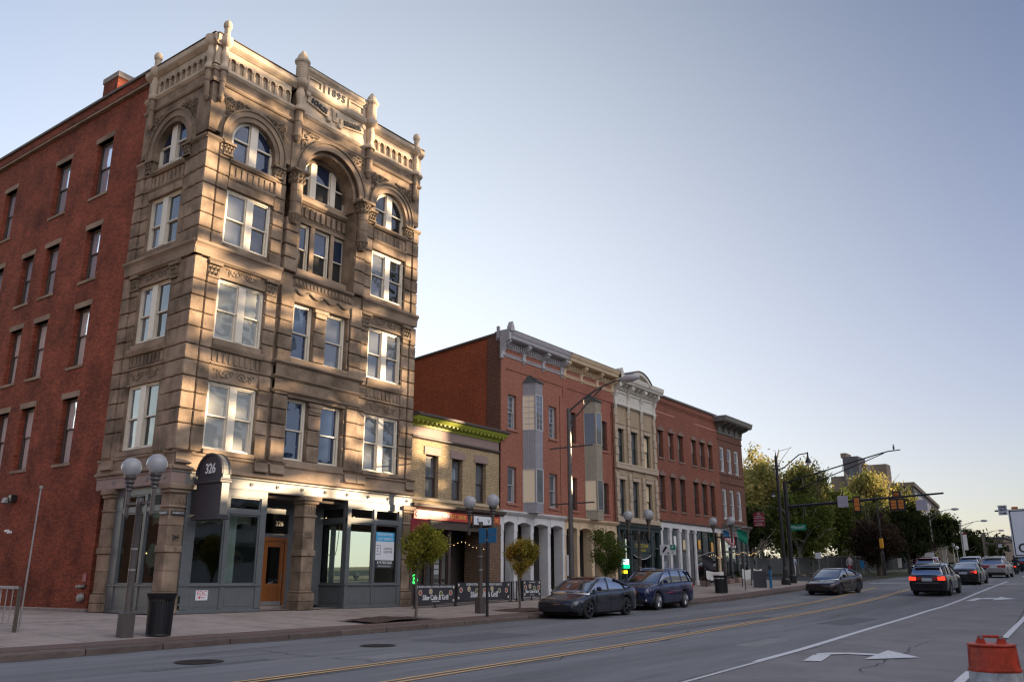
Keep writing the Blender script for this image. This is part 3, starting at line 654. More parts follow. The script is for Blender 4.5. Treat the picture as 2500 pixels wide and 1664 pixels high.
# dentils under the big arch window
for k in range(10): a = 21.05 + .3 * k; blk('dentil_block', stone, B, F, a + .05, a + .22, -.7, -.60, 15.72, 16.2, .012)
moulding(F, 21.02, 24.02, [(-.64, 15.58), (-.58, 15.66)], back=-.8); moulding(F, 21.02, 24.02, [(-.66, 16.30), (-.54, 16.40), (-.54, 16.5)], back=-.9); bar(F, 21.02, 24.02, -.9, -.62, 16.5, 16.70, name='window_sill')
# fourth-floor string course, whole width
for fr, a, b in ((F, 16.38, 20.24), (F, 24.66, 28.12), (L_, 25.98, 30.64)):
    moulding(fr, a, b, [(.0, 12.34), (.02, 12.62), (.06, 12.70), (.12, 12.76), (.12, 12.86)], back=-.3)
# base courses over the lintel
for fr, a, b in ((F, 16.36, 28.16), (L_, 25.94, 30.66)):
    moulding(fr, a, b, [(.02, 4.60), (.14, 4.66), (.14, 4.72), (.05, 4.80), (.04, 5.12), (.10, 5.18), (.10, 5.24)], back=-.4)
for u0, u1 in ((16.42, 17.0), (19.6, 20.18), (20.3, 20.95), (24.0, 24.62), (24.66, 25.15), (27.6, 28.12)):
    MB(F).prism([(-.1, 4.78), (.20, 4.86), (.14, 5.0), (.12, 5.2), (.20, 5.28), (-.1, 5.30)], u0, u1, axis=0).build('corbel', stone_m, B)
for u0, u1 in ((26.4, 27.0), (29.6, 30.3)):
    m_ = MB(); m_.prism([(16.52, 4.80), (16.22, 4.86), (16.28, 5.0), (16.30, 5.2), (16.22, 5.28), (16.52, 5.30)], u0, u1); m_.build('corbel', stone_m, B)
# --- windows
def G2(*a): return [{'w': glass_w, 'g': glass_g, 'b': glass_b, 'd': glass_d}[x] for x in a]
for (z0, z1), rail, gl in zip(FL, (6.67, 10.55, 14.17), (('w', 'w'), ('w', 'w'), ('g', 'd'))):
    sash(F, 17.55, 19.62, z0, z1, -.24, cream, None, B, [(18.50, 18.80)], rail, gms=G2(*gl))
    sash(F, 25.18, 27.24, z0, z1, -.24, cream, None, B, [(26.06, 26.36)], rail, gms=G2('g', 'g') if z0 < 12 else G2('g', 'd'))
    sash(L_, 27.55, 29.55, z0 + .08, z1 + .04, -.24, cream, None, B, [(28.42, 28.76)], rail, gms=G2('d', 'g'))
for (z0, z1), rail in zip(FL[:2], (6.64, 10.52)):
    sash(F, 21.06, 22.06, z0, z1, -.28, cream, None, B, None, rail, gms=G2('b')); sash(F, 22.72, 23.86, z0, z1, -.28, cream, None, B, None, rail, gms=G2('g' if z0 > 8 else 'b'))
for a, b in ((21.32, 22.10), (22.34, 23.22), (23.42, 24.16)): sash(F, a, b, 13.32, 15.44, -.84, cream, None, B, None, 14.34, fw=.07, gms=G2('b'))
for u in (22.1, 23.22): MB(F).box((u, -.9, 13.3), (u + (.24 if u < 23 else .20), -.66, 15.44), .01).build('stone_mullion', stone, B)
arched(F, 18.60, 1.0, 16.50, 17.45, -.28, cream, None, B, [(18.43, 18.77)], 17.5, gms=G2('b', 'b'))
arched(F, 26.22, .99, 16.50, 17.33, -.28, cream, None, B, [(26.04, 26.38)], 17.38, gms=G2('d', 'd'))
arched(F, 22.74, 1.32, 16.72, 17.42, -.84, cream, None, B, [(21.98, 22.30), (23.12, 23.40)], 17.62, gms=G2('g', 'b', 'd'))
arched(L_, 28.58, .98, 16.72, 17.55, -.28, cream, None, B, [(28.40, 28.76)], 17.55, gms=G2('b', 'b'))
# --- top storey: arches
def topbay(fr, u0, u1, cu, r, zs, depth, rout, zt=19.36, pd=0.0):
    MB(fr).archwall(u0, u1, zs, zt, cu, r, -.36, -.05 + pd, 22).build('wall', stone, B)
    mb = MB(fr).ring(cu, zs, r, r + .20, -.36, -.02 + pd, 17.02); mb.build('arch_ring', stone, B)
    MB(fr).ring(cu, zs, r + .20, rout - .07, -.3, .03 + pd, 17.02, n=24).build('arch_ring', stone_m, B)
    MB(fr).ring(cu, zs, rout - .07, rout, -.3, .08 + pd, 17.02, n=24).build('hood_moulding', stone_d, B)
topbay(F, 16.46, 20.3, 18.50, 1.02, 17.36, .2, 1.50); topbay(F, 24.6, 28.04, 26.16, 1.0, 17.3, .2, 1.44); topbay(L_, 26.09, 30.58, 28.45, 1.04, 17.30, .2, 1.58)
MB(F).archwall(20.9, 24.2, 17.18, 18.7, 22.60, 1.32, -1.1, -.72, 22).build('wall', stone, B)
MB(F).archwall(20.3, 24.7, 17.25, 19.36, 22.52, 1.56, -.5, .0, 26).build('wall', stone, B)
MB(F).ring(22.52, 17.25, 1.40, 1.58, -.74, -.15, 16.6, n=26).build('arch_soffit', stone, B); MB(F).ring(22.52, 17.25, 1.56, 1.84, -.3, .07, 17.05, n=26).build('arch_ring', stone_m, B); MB(F).ring(22.52, 17.25, 1.84, 1.93, -.3, .13, 17.05, n=26).build('hood_moulding', stone_d, B)
# jamb walls and imposts below the small arches
for fr, a, b, r0, r1 in ((F, 17.50, 19.64, 17.5, 19.5), (F, 25.12, 27.24, 25.2, 27.2), (L_, 27.42, 29.62, 27.4, 29.5)):
    MB(fr).box((a - .45, -.36, 16.44), (a + .05, -.06, 17.02)).box((b - .08, -.36, 16.44), (b + .45, -.06, 17.02)).build('wall', stone, B)
    capital(fr, a - .36, a + .1, 17.06, 16.52, .05); capital(fr, b - .12, b + .36, 17.06, 16.52, .05)
for fr, a, b in ((F, 16.38, 17.1), (F, 27.6, 28.12), (L_, 26.0, 27.0), (L_, 30.1, 30.64)): moulding(fr, a, b, [(.0, 16.92), (.08, 17.0), (.08, 17.08)], back=-.3)
# half-round turret shafts with pendants
def shaft(u, y, prof, m, name='turret_shaft'): return fixn(MB().lathe((u, y, 0), prof, 18).build(name, m, B, smooth=False))
for u in (20.55, 24.27):
    shaft(u, 25.86, [(.02, 14.80), (.10, 14.86), (.17, 15.0), (.22, 15.14), (.27, 15.2), (.27, 15.27), (.24, 15.3), (.24, 15.72), (.26, 15.74), (.24, 15.76), (.24, 16.2), (.26, 16.22), (.24, 16.24), (.24, 16.5)], stone, 'pendant_shaft')
    fl = MB()
    for k in range(10): a = 2 * pi * k / 10; fl.tube([(u + .1 * cos(a), 25.86 + .1 * sin(a), 14.84), (u + .2 * cos(a), 25.86 + .2 * sin(a), 15.02), (u + .24 * cos(a), 25.86 + .24 * sin(a), 15.16)], .035, 5)
    fl.build('pendant_leaves', stone_d, B)
    cm = MB().lathe((u, 25.86, 0), [(.24, 16.5), (.27, 16.56), (.26, 16.9), (.36, 17.0)], 14); cm.box((u - .40, 25.5, 17.0), (u + .40, 26.2, 17.12), .01)
    for k in range(12):
        a = 2 * pi * k / 12
        for zz in (16.64, 16.84): cm.tube([(u + .26 * cos(a), 25.86 + .26 * sin(a), zz - .08), (u + .34 * cos(a), 25.86 + .34 * sin(a), zz + .04), (u + .37 * cos(a), 25.86 + .37 * sin(a), zz)], [.04, .05, .02], 5)
    cm.build('carved_capital', stone_d, B)
    # upper turret
    U = 20.44 if u < 22 else 24.52
    shaft(U, 25.92, [(.02, 18.40), (.08, 18.46), (.15, 18.6), (.2, 18.66), (.2, 18.74), (.16, 18.78), (.16, 19.3), (.19, 19.34), (.19, 19.42), (.17, 19.46), (.17, 19.84)], stone_m, 'turret_shaft')
    shaft(U, 25.92, [(.25, 19.84), (.27, 19.9), (.25, 19.98), (.22, 20.02), (.15, 20.08), (.13, 20.2), (.17, 20.42), (.2, 20.6), (.2, 20.7), (.14, 20.86), (.15, 20.92), (.24, 20.98), (.31, 21.06), (.33, 21.16), (.33, 21.24), (.30, 21.28)], stone_l, 'baluster')
    rg = [(.25, 21.28)]
    for k in range(9): z = 21.3 + .082 * k; rg += [(.25, z), (.235, z + .02), (.25, z + .06)]
    shaft(U, 25.92, rg + [(.26, 22.06), (.31, 22.10), (.33, 22.15), (.33, 22.20), (.28, 22.24), (.24, 22.30)], stone_l, 'turret_drum')
    shaft(U, 25.92, [(.24, 22.30), (.23, 22.38), (.18, 22.50), (.10, 22.62), (.01, 22.74)], stone_l, 'turret_cap')
# corner colonnettes
def colonnette(x, y, fin=True):
    shaft(x, y, [(.01, 18.46), (.06, 18.5), (.11, 18.6), (.13, 18.66), (.13, 18.72), (.1, 18.76), (.1, 19.3), (.13, 19.35), (.13, 19.42), (.12, 19.46), (.12, 19.82)], stone_m, 'colonnette')
    shaft(x, y, [(.17, 19.82), (.19, 19.88), (.18, 19.97), (.15, 20.04), (.12, 20.08), (.11, 20.2), (.15, 20.45), (.15, 20.55), (.10, 20.78), (.11, 20.84), (.18, 20.9), (.22, 20.96), (.24, 21.02), (.25, 21.16), (.25, 21.24), (.2, 21.28)], stone_l, 'baluster')
    if fin: shaft(x, y, [(.2, 21.28), (.15, 21.34), (.12, 21.4), (.12, 21.68), (.155, 21.72), (.17, 21.8), (.17, 21.86), (.14, 21.95), (.08, 22.02), (.01, 22.05)], stone_l, 'ball_finial')
colonnette(16.76, 25.93); colonnette(27.62, 25.95); colonnette(16.36, 26.28, False); colonnette(16.36, 30.02); 
# --- string, parapet mouldings, arcade
for fr, a, b in ((F, 16.38, 28.1), (L_, 25.96, 30.62)):
    moulding(fr, a, b, [(.0, 19.30), (.05, 19.36), (.05, 19.42), (.0, 19.45)], back=-.4); MB(fr).box((a + .04, -.4, 19.45), (b - .04, -.02, 19.80)).build('frieze', stone, B)
    moulding(fr, a - .01, b + .01, [(.0, 19.80), (.04, 19.84), (.09, 19.90), (.09, 19.94), (.05, 19.98), (.05, 20.04)], m=stone_l, back=-.4)
def arcade(fr, u0, u1, n):
    w = (u1 - u0) / n; MB(fr).box((u0, -.4, 20.04), (u1, -.11, 20.9)).build('niche_back', stone_l, B); r = w * .33
    for k in range(n):
        c = u0 + w * (k + .5); mb = MB(fr); mb.archwall(c - w / 2, c + w / 2, 20.46, 20.88, c, r, -.12, -.03, 8)
        for q in (-1, 1): mb.box((c + q * w / 2, -.12, 20.04), (c + q * r, -.045, 20.46)); mb.tube([(c + q * (r + .035), -.02, 20.05), (c + q * (r + .035), -.02, 20.44)], .028, 6)
        mb.ring(c, 20.46, r, r + .05, -.1, .02, n=8); mb.ring(c, 20.46, r - .06, r - .03, -.12, -.07, 20.1, n=8); mb.build('niche_arch', stone_l, B)
MB(F).box((16.42, -.4, 20.04), (17.0, -.02, 20.9)).build('parapet_block', stone_l, B); arcade(F, 17.0, 20.06, 8)
arcade(F, 24.78, 27.5, 7); MB(F).box((27.5, -.4, 20.04), (28.04, -.02, 20.9)).build('parapet_block', stone_l, B)
arcade(L_, 26.45, 29.8, 9); MB(L_).box((26.05, -.4, 20.04), (26.45, -.02, 20.9)).box((29.8, -.4, 20.04), (30.58, -.02, 20.9)).build('parapet_block', stone_l, B)
for fr, a, b in ((F, 16.36, 20.3), (F, 24.66, 28.12), (L_, 25.92, 30.66)):
    moulding(fr, a, b, [(.0, 20.88), (.04, 20.92), (.10, 20.97), (.16, 21.04), (.17, 21.24), (.12, 21.28)], m=stone_l, back=-.5, name='cornice'); bar(fr, a - .01, b + .01, -.6, .19, 21.285, 21.32, capm, 'coping')
# --- centre gable
MB(F).box((20.5, -.5, 20.04), (24.5, .0, 21.12)).build('gable_wall', stone_l, B)
moulding(F, 20.5, 24.5, [(.0, 20.94), (.07, 20.98), (.13, 21.06), (.15, 21.14), (.15, 21.26), (.06, 21.3)], m=stone_l, back=-.5, name='cornice'); MB(F).box((20.62, -.5, 21.3), (24.4, -.04, 22.06)).build('gable_wall', stone_l, B)
moulding(F, 20.6, 24.42, [(.0, 21.86), (.05, 21.94), (.12, 22.02), (.13, 22.14)], m=stone_l, back=-.5, name='cornice'); bar(F, 20.6, 24.42, -.55, .14, 22.145, 22.19, capm, 'coping')
def fram(u0, u1, z0, z1, w, d):
    MB(F).box((u0, -.05, z0), (u0 + w, d, z1)).box((u1 - w, -.05, z0), (u1, d, z1)).box((u0 + w, -.05, z1 - w), (u1 - w, d, z1)).box((u0 + w, -.05, z0), (u1 - w, d, z0 + w)).build('panel_frame', stone_l, B)
fram(20.84, 21.66, 21.34, 21.82, .09, .02); fram(23.2, 24.16, 21.34, 21.82, .09, .02)
MB(F).box((21.78, -.05, 21.32), (23.08, .03, 21.84), .01).build('date_panel', stone_l, B)
text('1895', .46, letterk, (22.43, 25.965, 21.58), parent=B, ext=.025, name='date_numerals', spacing=1.22, bold=.014)
for s_, cu, cz, a, n in (('SCHLEE', 21.47, 20.58, -11, 1.22), ('KEMMLER', 23.4, 20.5, 9, 1.36)):
    mb = MB(F); ca, sa = cos(radians(a)), sin(radians(a))
    for (p, q, r, t) in ((-.5, -.17, .5, .17),):
        P = [(cu + n * x * ca - z * sa, cz + n * x * sa + z * ca) for x, z in ((p, q), (r, q), (r, t), (p, t))]; mb.prism(P, .0, .09)
    for q in (-1, 1): mb.lathe((cu + q * n * .5 * ca - .02, 25.92 - 0, cz + q * n * .5 * sa - .2 * q * (1 if a < 0 else 1)), [(.10, -.06), (.13, 0), (.10, .08)], 12, axis='y') if False else None
    mb.build('name_scroll', stone_l, B)
    for q in (-1, 1): MB().lathe((cu + q * n * .5 * ca, 25.95, cz + q * n * .5 * sa + (.19 if q * a > 0 else -.2)), [(.11, -.08), (.14, -.03), (.14, .05)], 12, axis='y').build('scroll_roll', stone_l, B)
    text(s_, .30, letterk, (cu, 25.885, cz), rot=(pi / 2, radians(-a), 0), parent=B, ext=.03, name='raised_letters', spacing=1.08, bold=.01, sx=.82 if s_[0] == 'S' else .74)
MB(F).prism([(22.22, 20.9), (22.33, 20.3), (22.58, 20.3), (22.69, 20.9)], 0, .07).prism([(22.29, 20.84), (22.37, 20.38), (22.54, 20.38), (22.62, 20.84)], .07, .09).build('shield', stone_l, B)
text('S', .26, stone_d, (22.455, 25.9, 20.6), parent=B, ext=.01, name='monogram')
# spandrel carvings: rosette wheels and leaf wedges
def rosette(fr, u, z, r, d):
    mb = MB(fr); mb.tube([(u + r * cos(2 * pi * i / 16), d, z + r * sin(2 * pi * i / 16)) for i in range(17)], .022, 5)
    for k in range(8): a = 2 * pi * k / 8; mb.tube([(u + .03 * cos(a), d, z + .03 * sin(a)), (u + r * .6 * cos(a), d + .02, z + r * .6 * sin(a)), (u + r * .9 * cos(a + .2), d, z + r * .9 * sin(a + .2))], [.015, .035, .015], 5)
    return mb
def wedge(fr, pts, d, parent=None):
    """triangular panel filled with leaf tubes"""
    mb = MB(fr); (a, b), (c, e), (f, g) = pts
    for p, q in (((a, b), (c, e)), ((c, e), (f, g)), ((f, g), (a, b))): mb.tube([(p[0], d, p[1]), (q[0], d, q[1])], .018, 4)
    for k in range(22):
        s1, s2 = random.random(), random.random()
        if s1 + s2 > 1: s1, s2 = 1 - s1, 1 - s2
        u = a + s1 * (c - a) + s2 * (f - a); z = b + s1 * (e - b) + s2 * (g - b); t = random.random() * 6.3
        mb.tube([(u, d - .01, z), (u + .05 * cos(t), d + .03, z + .05 * sin(t)), (u + .09 * cos(t + .6), d, z + .09 * sin(t + .6))], [.012, .03, .01], 4)
    return mb.build('carved_spandrel', stone_d, B)
for fr, cu, r, ul, ur, dd in ((F, 18.5, 1.5, 17.0, 20.0, -.03), (F, 26.16, 1.44, 24.75, 27.6, -.03), (L_, 28.45, 1.58, 26.9, 30.0, -.03)):
    for q, e in ((-1, ul), (1, ur)):
        x = e + (-q) * .27; rosette(fr, x, 18.74, .22, dd).build('carved_rosette', stone_d, B)
        wedge(fr, [(x - q * .26, 18.95), (x - q * .26, 18.62), (x - q * .95, 18.92)], dd); wedge(fr, [(x + q * .14, 18.5), (x - q * .14, 18.5), (x + q * .12, 18.05)], dd)
for q, e in ((-1, 20.75), (1, 24.28)): wedge(F, [(e, 19.22), (e - q * .95, 19.2), (e, 18.25)], .02)
# --- ground floor
moulding(F, 16.40, 28.14, [(.02, 4.16), (.03, 4.2), (.03, 4.52), (.07, 4.56), (.07, 4.60)], m=lintelm, back=-.5, name='iron_lintel'); moulding(L_, 25.96, 30.62, [(.02, 4.16), (.03, 4.2), (.03, 4.52), (.07, 4.56), (.07, 4.60)], m=mauve, back=-.5, name='iron_lintel')
for k in range(10): u = 17.3 + 1.165 * k; fixn(MB().lathe((u, 25.965, 4.38), [(.075, 0), (.065, -.03), (.03, -.025), (.03, -.05), (.001, -.06)], 12, axis='y').build('rosette', slateg, B))
for k in range(4): fixn(MB().lathe((16.385, 26.35 + 1.05 * k, 4.38), [(.075, 0), (.065, -.03), (.03, -.025), (.03, -.05), (.001, -.06)], 12, axis='x').build('rosette', steel, B))
MB().box((16.7, 26.3, 4.0), (28.0, 42, 4.16)).build('ceiling', dim_in, B)
def shoppier(x0, x1, y0, y1, extra=0):
    js = [0, .30, .60]
    for a, b in zip(js, js[1:]): blk('stone_block', stone, B, IDb, x0 - .09, x1 + .09, y0 - .09, y1, a + .005, b - .005, .02)
    blk('stone_block', stone, B, IDb, x0 - .03, x1 + .03, y0 - .03, y1, .605, .70, .03)
    for a, b in ((.70, 1.35), (1.35, 1.94), (2.16, 2.8), (2.8, 3.38)): blk('stone_block', stone, B, IDb, x0, x1, y0, y1, a + .004, b - .004, .012)
    blk('stone_block', stone, B, IDb, x0 - .06, x1 + .06, y0 - .06, y1, 1.94, 2.16, .02)
    blk('pier_capital', stone_m, B, IDb, x0 - .05, x1 + .05, y0 - .05, y1, 3.38, 3.46, .02)
    blk('stone_block', stone, B, IDb, x0, x1, y0, y1, 3.46, 3.86, .01)
    for k in range(4):
        u = x0 + (x1 - x0) * (k + .5) / 4; MB().box((u - .035, y0 - .025, 3.52), (u + .035, y0 + .01, 3.82), .008).build('fluting', stone, B)
    blk('pier_capital', stone_m, B, IDb, x0 - .09, x1 + .09, y0 - .09, y1, 3.86, 3.98, .03); blk('pier_capital', stone_m, B, IDb, x0 - .16, x1 + .16, y0 - .16, y1, 3.98, 4.15, .02)
IDb = lambda x, y, z: (x, y, z)
shoppier(16.46, 17.06, 25.98, 26.5); shoppier(22.08, 22.64, 25.90, 26.5); shoppier(27.6, 28.1, 25.98, 26.5); shoppier(16.46, 17.0, 29.5, 30.1)
text('326', .24, stone_d, (22.34, 25.885, 2.70), parent=B, ext=.012, name='carved_number', bold=.01)
for x, y, a in ((22.36, 25.83, 'y'), (16.79, 25.91, 'y')): fixn(MB().lathe((x, y, 2.05), [(.07, 0), (.07, -.015), (.04, -.02)], 10, axis=a, sx=.7).build('boss', stone_d, B))
MB().tube([(16.70, 25.93, 2.42), (16.76, 25.86, 2.44), (16.84, 25.88, 2.40)], .03, 6).tube([(16.66, 25.94, 2.5), (16.76, 25.86, 2.43), (16.88, 25.93, 2.5)], .018, 6).tube([(16.66, 25.94, 2.32), (16.76, 25.86, 2.43)], .015, 6).build('iron_bracket', iron, B)
def shopfront(fr, u0, u1, posts, d, ztr=(3.30, 3.46), name='shop_window', right_post=.22):
    """painted timber front: bulkhead panels, posts, transom lights"""
    mb = MB(fr); w = mb
    mb.box((u0, d - .12, .10), (u1, d, .86)); mb.box((u0 - .02, d - .12, .0), (u1 + .02, d + .05, .10), .01); mb.box((u0 - .01, d - .12, .86), (u1 + .01, d + .06, .93), .012)
    mb.box((u0, d - .10, ztr[0]), (u1, d + .02, ztr[1]), .01); mb.box((u0, d - .12, 3.90), (u1, d + .02, 4.16))
    for a, b in posts: mb.box((a, d - .12, .93), (b, d + .03, 3.90), .01); mb.box((a, d, .12), (b, d + .03, .86))
    root = mb.build(name, slateg, B)
    E_ = [p for q in posts for p in q][1:-1]
    for a, b in zip(E_[::2], E_[1::2]):
        MB(fr).box((a, d - .07, .93), (b, d - .055, ztr[0])).build('pane', glass_s, root); MB(fr).box((a, d - .07, ztr[1]), (b, d - .055, 3.9)).build('pane', glass_s, root)
        m = MB(fr); s = .05
        for z0, z1 in ((.20, .80),): m.box((a + .08, d, z0), (b - .08, d + .008, z1), .003)
        for z0, z1 in ((.93, ztr[0]), (ztr[1], 3.9)): m.box((a, d - .09, z0), (a + s, d - .02, z1)).box((b - s, d - .09, z0), (b, d - .02, z1)).box((a + s, d - .09, z0), (b - s, d - .02, z0 + s)).box((a + s, d - .09, z1 - s), (b - s, d - .02, z1))
        m.build('glazing_frame', slateg, root)
    return root
shopfront(F, 17.03, 20.32, [(17.03, 17.42), (18.60, 18.74), (20.06, 20.32)], .08)
shopfront(F, 24.34, 27.5, [(24.34, 24.54), (25.82, 25.96), (27.30, 27.5)], .04)
shopfront(L_, 26.5, 29.45, [(26.5, 26.62), (27.5, 27.66), (29.0, 29.45)], -.18)
# returns of the recessed entries (facing -x) and the recess walls
R1 = FS('W', 24.34); shopfront(R1, 26.1, 28.0, [(26.1, 26.22), (27.88, 28.0)], -.04)
R2 = FS('W', 22.9)
MB().box((20.2, 26.1, .1), (20.32, 27.5, 3.9)).build('recess_wall', slateg, B)
MB().box((20.32, 27.42, .12), (21.42, 27.56, 4.1)).box((22.62, 27.42, .12), (24.4, 27.56, 4.1)).box((21.42, 27.42, 3.55), (22.62, 27.56, 4.1)).box((21.42, 27.42, 2.66), (22.62, 27.56, 2.80)).build('recess_wall', slateg, B)
MB().box((20.3, 26.3, .0), (24.34, 27.42, .03)).box((21.2, 27.0, .03), (22.8, 27.42, .14), .01).build('door_step', cementb, B)
d = node('entrance_door', B); d.location = -Vector(B.location)
dm = MB(); y0, y1 = 27.44, 27.50
dm.box((21.42, y0 - .04, .14), (21.54, y1 + .03, 2.66)).box((22.50, y0 - .04, .14), (22.62, y1 + .03, 2.66)).box((21.54, y0 - .04, 2.52), (22.50, y1 + .03, 2.66))
dm.box((21.55, y0, .16), (21.72, y1, 2.51)).box((22.32, y0, .16), (22.49, y1, 2.51)).box((21.72, y0, 2.30), (22.32, y1, 2.51)).box((21.72, y0, .16), (22.32, y1, .30)).box((21.72, y0, .80), (22.32, y1, .95))
for k in range(5): dm.box((21.73 + .118 * k, y0 + .012, .30), (21.84 + .118 * k, y1 - .02, .80), .006)
dm.build('door_leaf', wood_o, d); MB().box((21.72, 27.47, .95), (22.32, 27.48, 2.30)).build('door_pane', glass_s, d); MB().box((21.56, 27.425, .15), (22.48, 27.44, .30)).build('kick_plate', steel, d); MB().tube([(22.40, 27.40, 1.05), (22.40, 27.38, 1.15), (22.40, 27.40, 1.28)], .012, 6).build('handle', steel, d)
MB().box((21.44, 27.47, 2.80), (22.60, 27.48, 3.55)).build('transom_pane', glass_s, B)
text('326', .26, cream, (22.2, 27.455, 3.18), parent=B, ext=.004, name='transom_number')
# interiors: rooms behind the shop glass
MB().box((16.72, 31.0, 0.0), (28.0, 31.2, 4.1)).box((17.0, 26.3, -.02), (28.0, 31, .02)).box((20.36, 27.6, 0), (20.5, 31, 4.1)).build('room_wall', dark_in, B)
def valance(fr, u0, u1, d, z0, z1, n, m=creamcloth):
    mb = MB(fr); k = 8 * n
    for i in range(k):
        a, b = u0 + (u1 - u0) * i / k, u0 + (u1 - u0) * (i + 1) / k; f = lambda u: z0 + .09 * abs(sin(pi * n * (u - u0) / (u1 - u0)))
        mb.poly([(a, d + .01 * sin(i), f(a)), (b, d + .01 * sin(i + 1), f(b)), (b, d, z1), (a, d, z1)])
    mb.build('valance', m, B)
def curtain(fr, u0, u1, d, z0, z1, m, name='curtain'):
    mb = MB(fr); k = 24
    for i in range(k):
        a, b = u0 + (u1 - u0) * i / k, u0 + (u1 - u0) * (i + 1) / k; mb.poly([(a, d + .03 * sin(i * 1.7), z0), (b, d + .03 * sin((i + 1) * 1.7), z0), (b, d + .03 * sin((i + 1) * 1.7), z1), (a, d + .03 * sin(i * 1.7), z1)])
    mb.build(name, m, B)
valance(F, 17.4, 20.1, -.45, 2.95, 3.35, 4); valance(L_, 26.6, 27.6, -.5, 2.85, 3.3, 2)
curtain(F, 19.05, 19.45, -.4, .95, 3.3, whitecloth); curtain(L_, 28.05, 28.45, -.35, .95, 3.2, whitecloth); curtain(L_, 26.7, 27.4, -.9, 1.0, 2.9, redcloth); curtain(R1, 27.0, 27.3, -.4, .95, 3.2, whitecloth)
curtain(F, 17.5, 17.75, -.4, .95, 3.3, creamcloth)
for x, y, z in ((24.7, 27.6, 3.55), (25.1, 28.0, 3.45), (24.9, 28.8, 3.3), (25.3, 29.0, 3.25), (24.6, 29.6, 3.5), (25.7, 27.0, 3.62), (17.9, 29.4, 2.0), (26.6, 28.5, 3.4)):
    MB().lathe((x, y, z), [(.001, -.03), (.025, -.01), (.025, .01), (.001, .03)], 8).build('bulb', bulbm, B)
MB().lathe((25.6, 26.6, 1.05), [(.07, 0), (.09, .03), (.03, .04), (.03, .07), (.10, .1), (.13, .2), (.10, .3), (.001, .34)], 14).build('display_ornament', whitecloth, B)
MB().box((24.6, 26.15, .9), (27.2, 26.8, .98)).build('display_shelf', dim_in, B)
MB().tube([(25.3, 27.4, 3.3), (25.1, 27.3, 2.3), (24.95, 27.3, 1.9)], .015, 6).tube([(24.5, 27.2, 2.05), (25.05, 27.3, 2.1)], .02, 6).build('floor_lamp', mat('brass', (.6, .35, .12), .3, metal=.9), B)
# things fixed to the building
t = thing('letting_sign', 'renovated loft offices poster in the right shop window, blue over white over black', 'sign', (25.97, 25.94, 1.55))
MB().box((25.98, 25.935, 2.62), (27.06, 25.955, 3.0)).build('blue_panel', ltblue, t); MB().box((25.98, 25.935, 1.87), (27.06, 25.955, 2.62)).build('white_panel', signwhite, t); MB().box((25.98, 25.935, 1.55), (27.06, 25.955, 1.87)).build('black_panel', signblack, t)
for s_, z, sz, m_, x, ax in (('RENOVATED', 2.90, .15, letterw, 26.52, 1.05), ('LOFT OFFICES', 2.72, .15, letterw, 26.52, .95), ('CAPITOL', 2.33, .125, letterk, 26.70, 1), ('EQUITIES', 2.20, .125, letterk, 26.70, 1), ('614.760.5660', 1.77, .17, letterw, 26.52, .95), ('CAPITOLEQUITIES.COM', 1.625, .085, letterw, 26.52, .85)):
    text(s_, sz, m_, (x, 25.934, z), parent=t, ext=.003, sx=ax)
lg = MB()
for a, b, c, e in ((26.02, 2.1, 26.26, 2.12), (26.02, 2.44, 26.26, 2.46), (26.25, 2.1, 26.265, 2.46), (26.06, 2.2, 26.16, 2.22), (26.06, 2.34, 26.16, 2.36), (26.055, 2.2, 26.07, 2.36)): lg.box((a, 25.93, b), (c, 25.936, e))
lg.build('bracket_logo', letterk, t)
t = thing('fire_connection_sign', 'small white sign with red letters FDC on the grey shopfront panel', 'sign', (17.70, 25.90, .42))
MB().box((17.70, 25.895, .42), (18.16, 25.91, .74), .003).build('plate', signwhite, t); text('FDC', .20, letterr, (17.93, 25.893, .64), parent=t, ext=.002); MB().box((17.84, 25.891, .50), (18.04, 25.895, .52)).poly([(17.78, 25.892, .51), (17.87, 25.892, .56), (17.87, 25.892, .46)]).build('arrow', letterr, t)
t = thing('street_name_plates', 'two dark street name plates meeting on the corner stone pier', 'sign', (16.5, 25.9, 3.14))
MB().box((16.52, 25.93, 3.13), (17.04, 25.95, 3.27), .003).build('plate', signblack, t); text('S.HIGH ST.', .095, letterw, (16.78, 25.928, 3.2), parent=t, ext=.002)
MB().box((16.41, 25.98, 3.13), (16.43, 26.46, 3.27), .003).build('plate', signblack, t); text('E.NOBLE ST.', .08, letterw, (16.408, 26.22, 3.2), rot=RW, parent=t, ext=.002)
# projecting arched sign 326 (stands out from the front, faces along the street)
t = thing('projecting_sign', 'dark arched projecting sign numbered 326 on the corner shopfront', 'sign', (17.2, 25.9, 2.95))
X0, X1 = 17.12, 17.48; ya, yb = 24.30, 25.62; yc = (ya + yb) / 2; r = (yb - ya) / 2; zs = 4.42
pts = [(ya, 3.05), (yb, 3.05), (yb, zs)] + [(yc + r * cos(pi * i / 16), zs + r * sin(pi * i / 16)) for i in range(1, 16)] + [(ya, zs)]
MB().prism(pts, X0 + .04, X1 - .04, axis=0).build('panel', signblack, t)
for fx, fy in ((X0, X0 + .07), (X1 - .07, X1)):
    mb = MB()
    for i in range(16):
        a, b = pi * i / 16, pi * (i + 1) / 16; mb.prism([(yc + r * cos(a), zs + r * sin(a)), (yc + (r + .07) * cos(a), zs + (r + .07) * sin(a)), (yc + (r + .07) * cos(b), zs + (r + .07) * sin(b)), (yc + r * cos(b), zs + r * sin(b))], fx - .01, fy, axis=0)
    mb.build('arch_frame', signblack, t)
mb = MB()
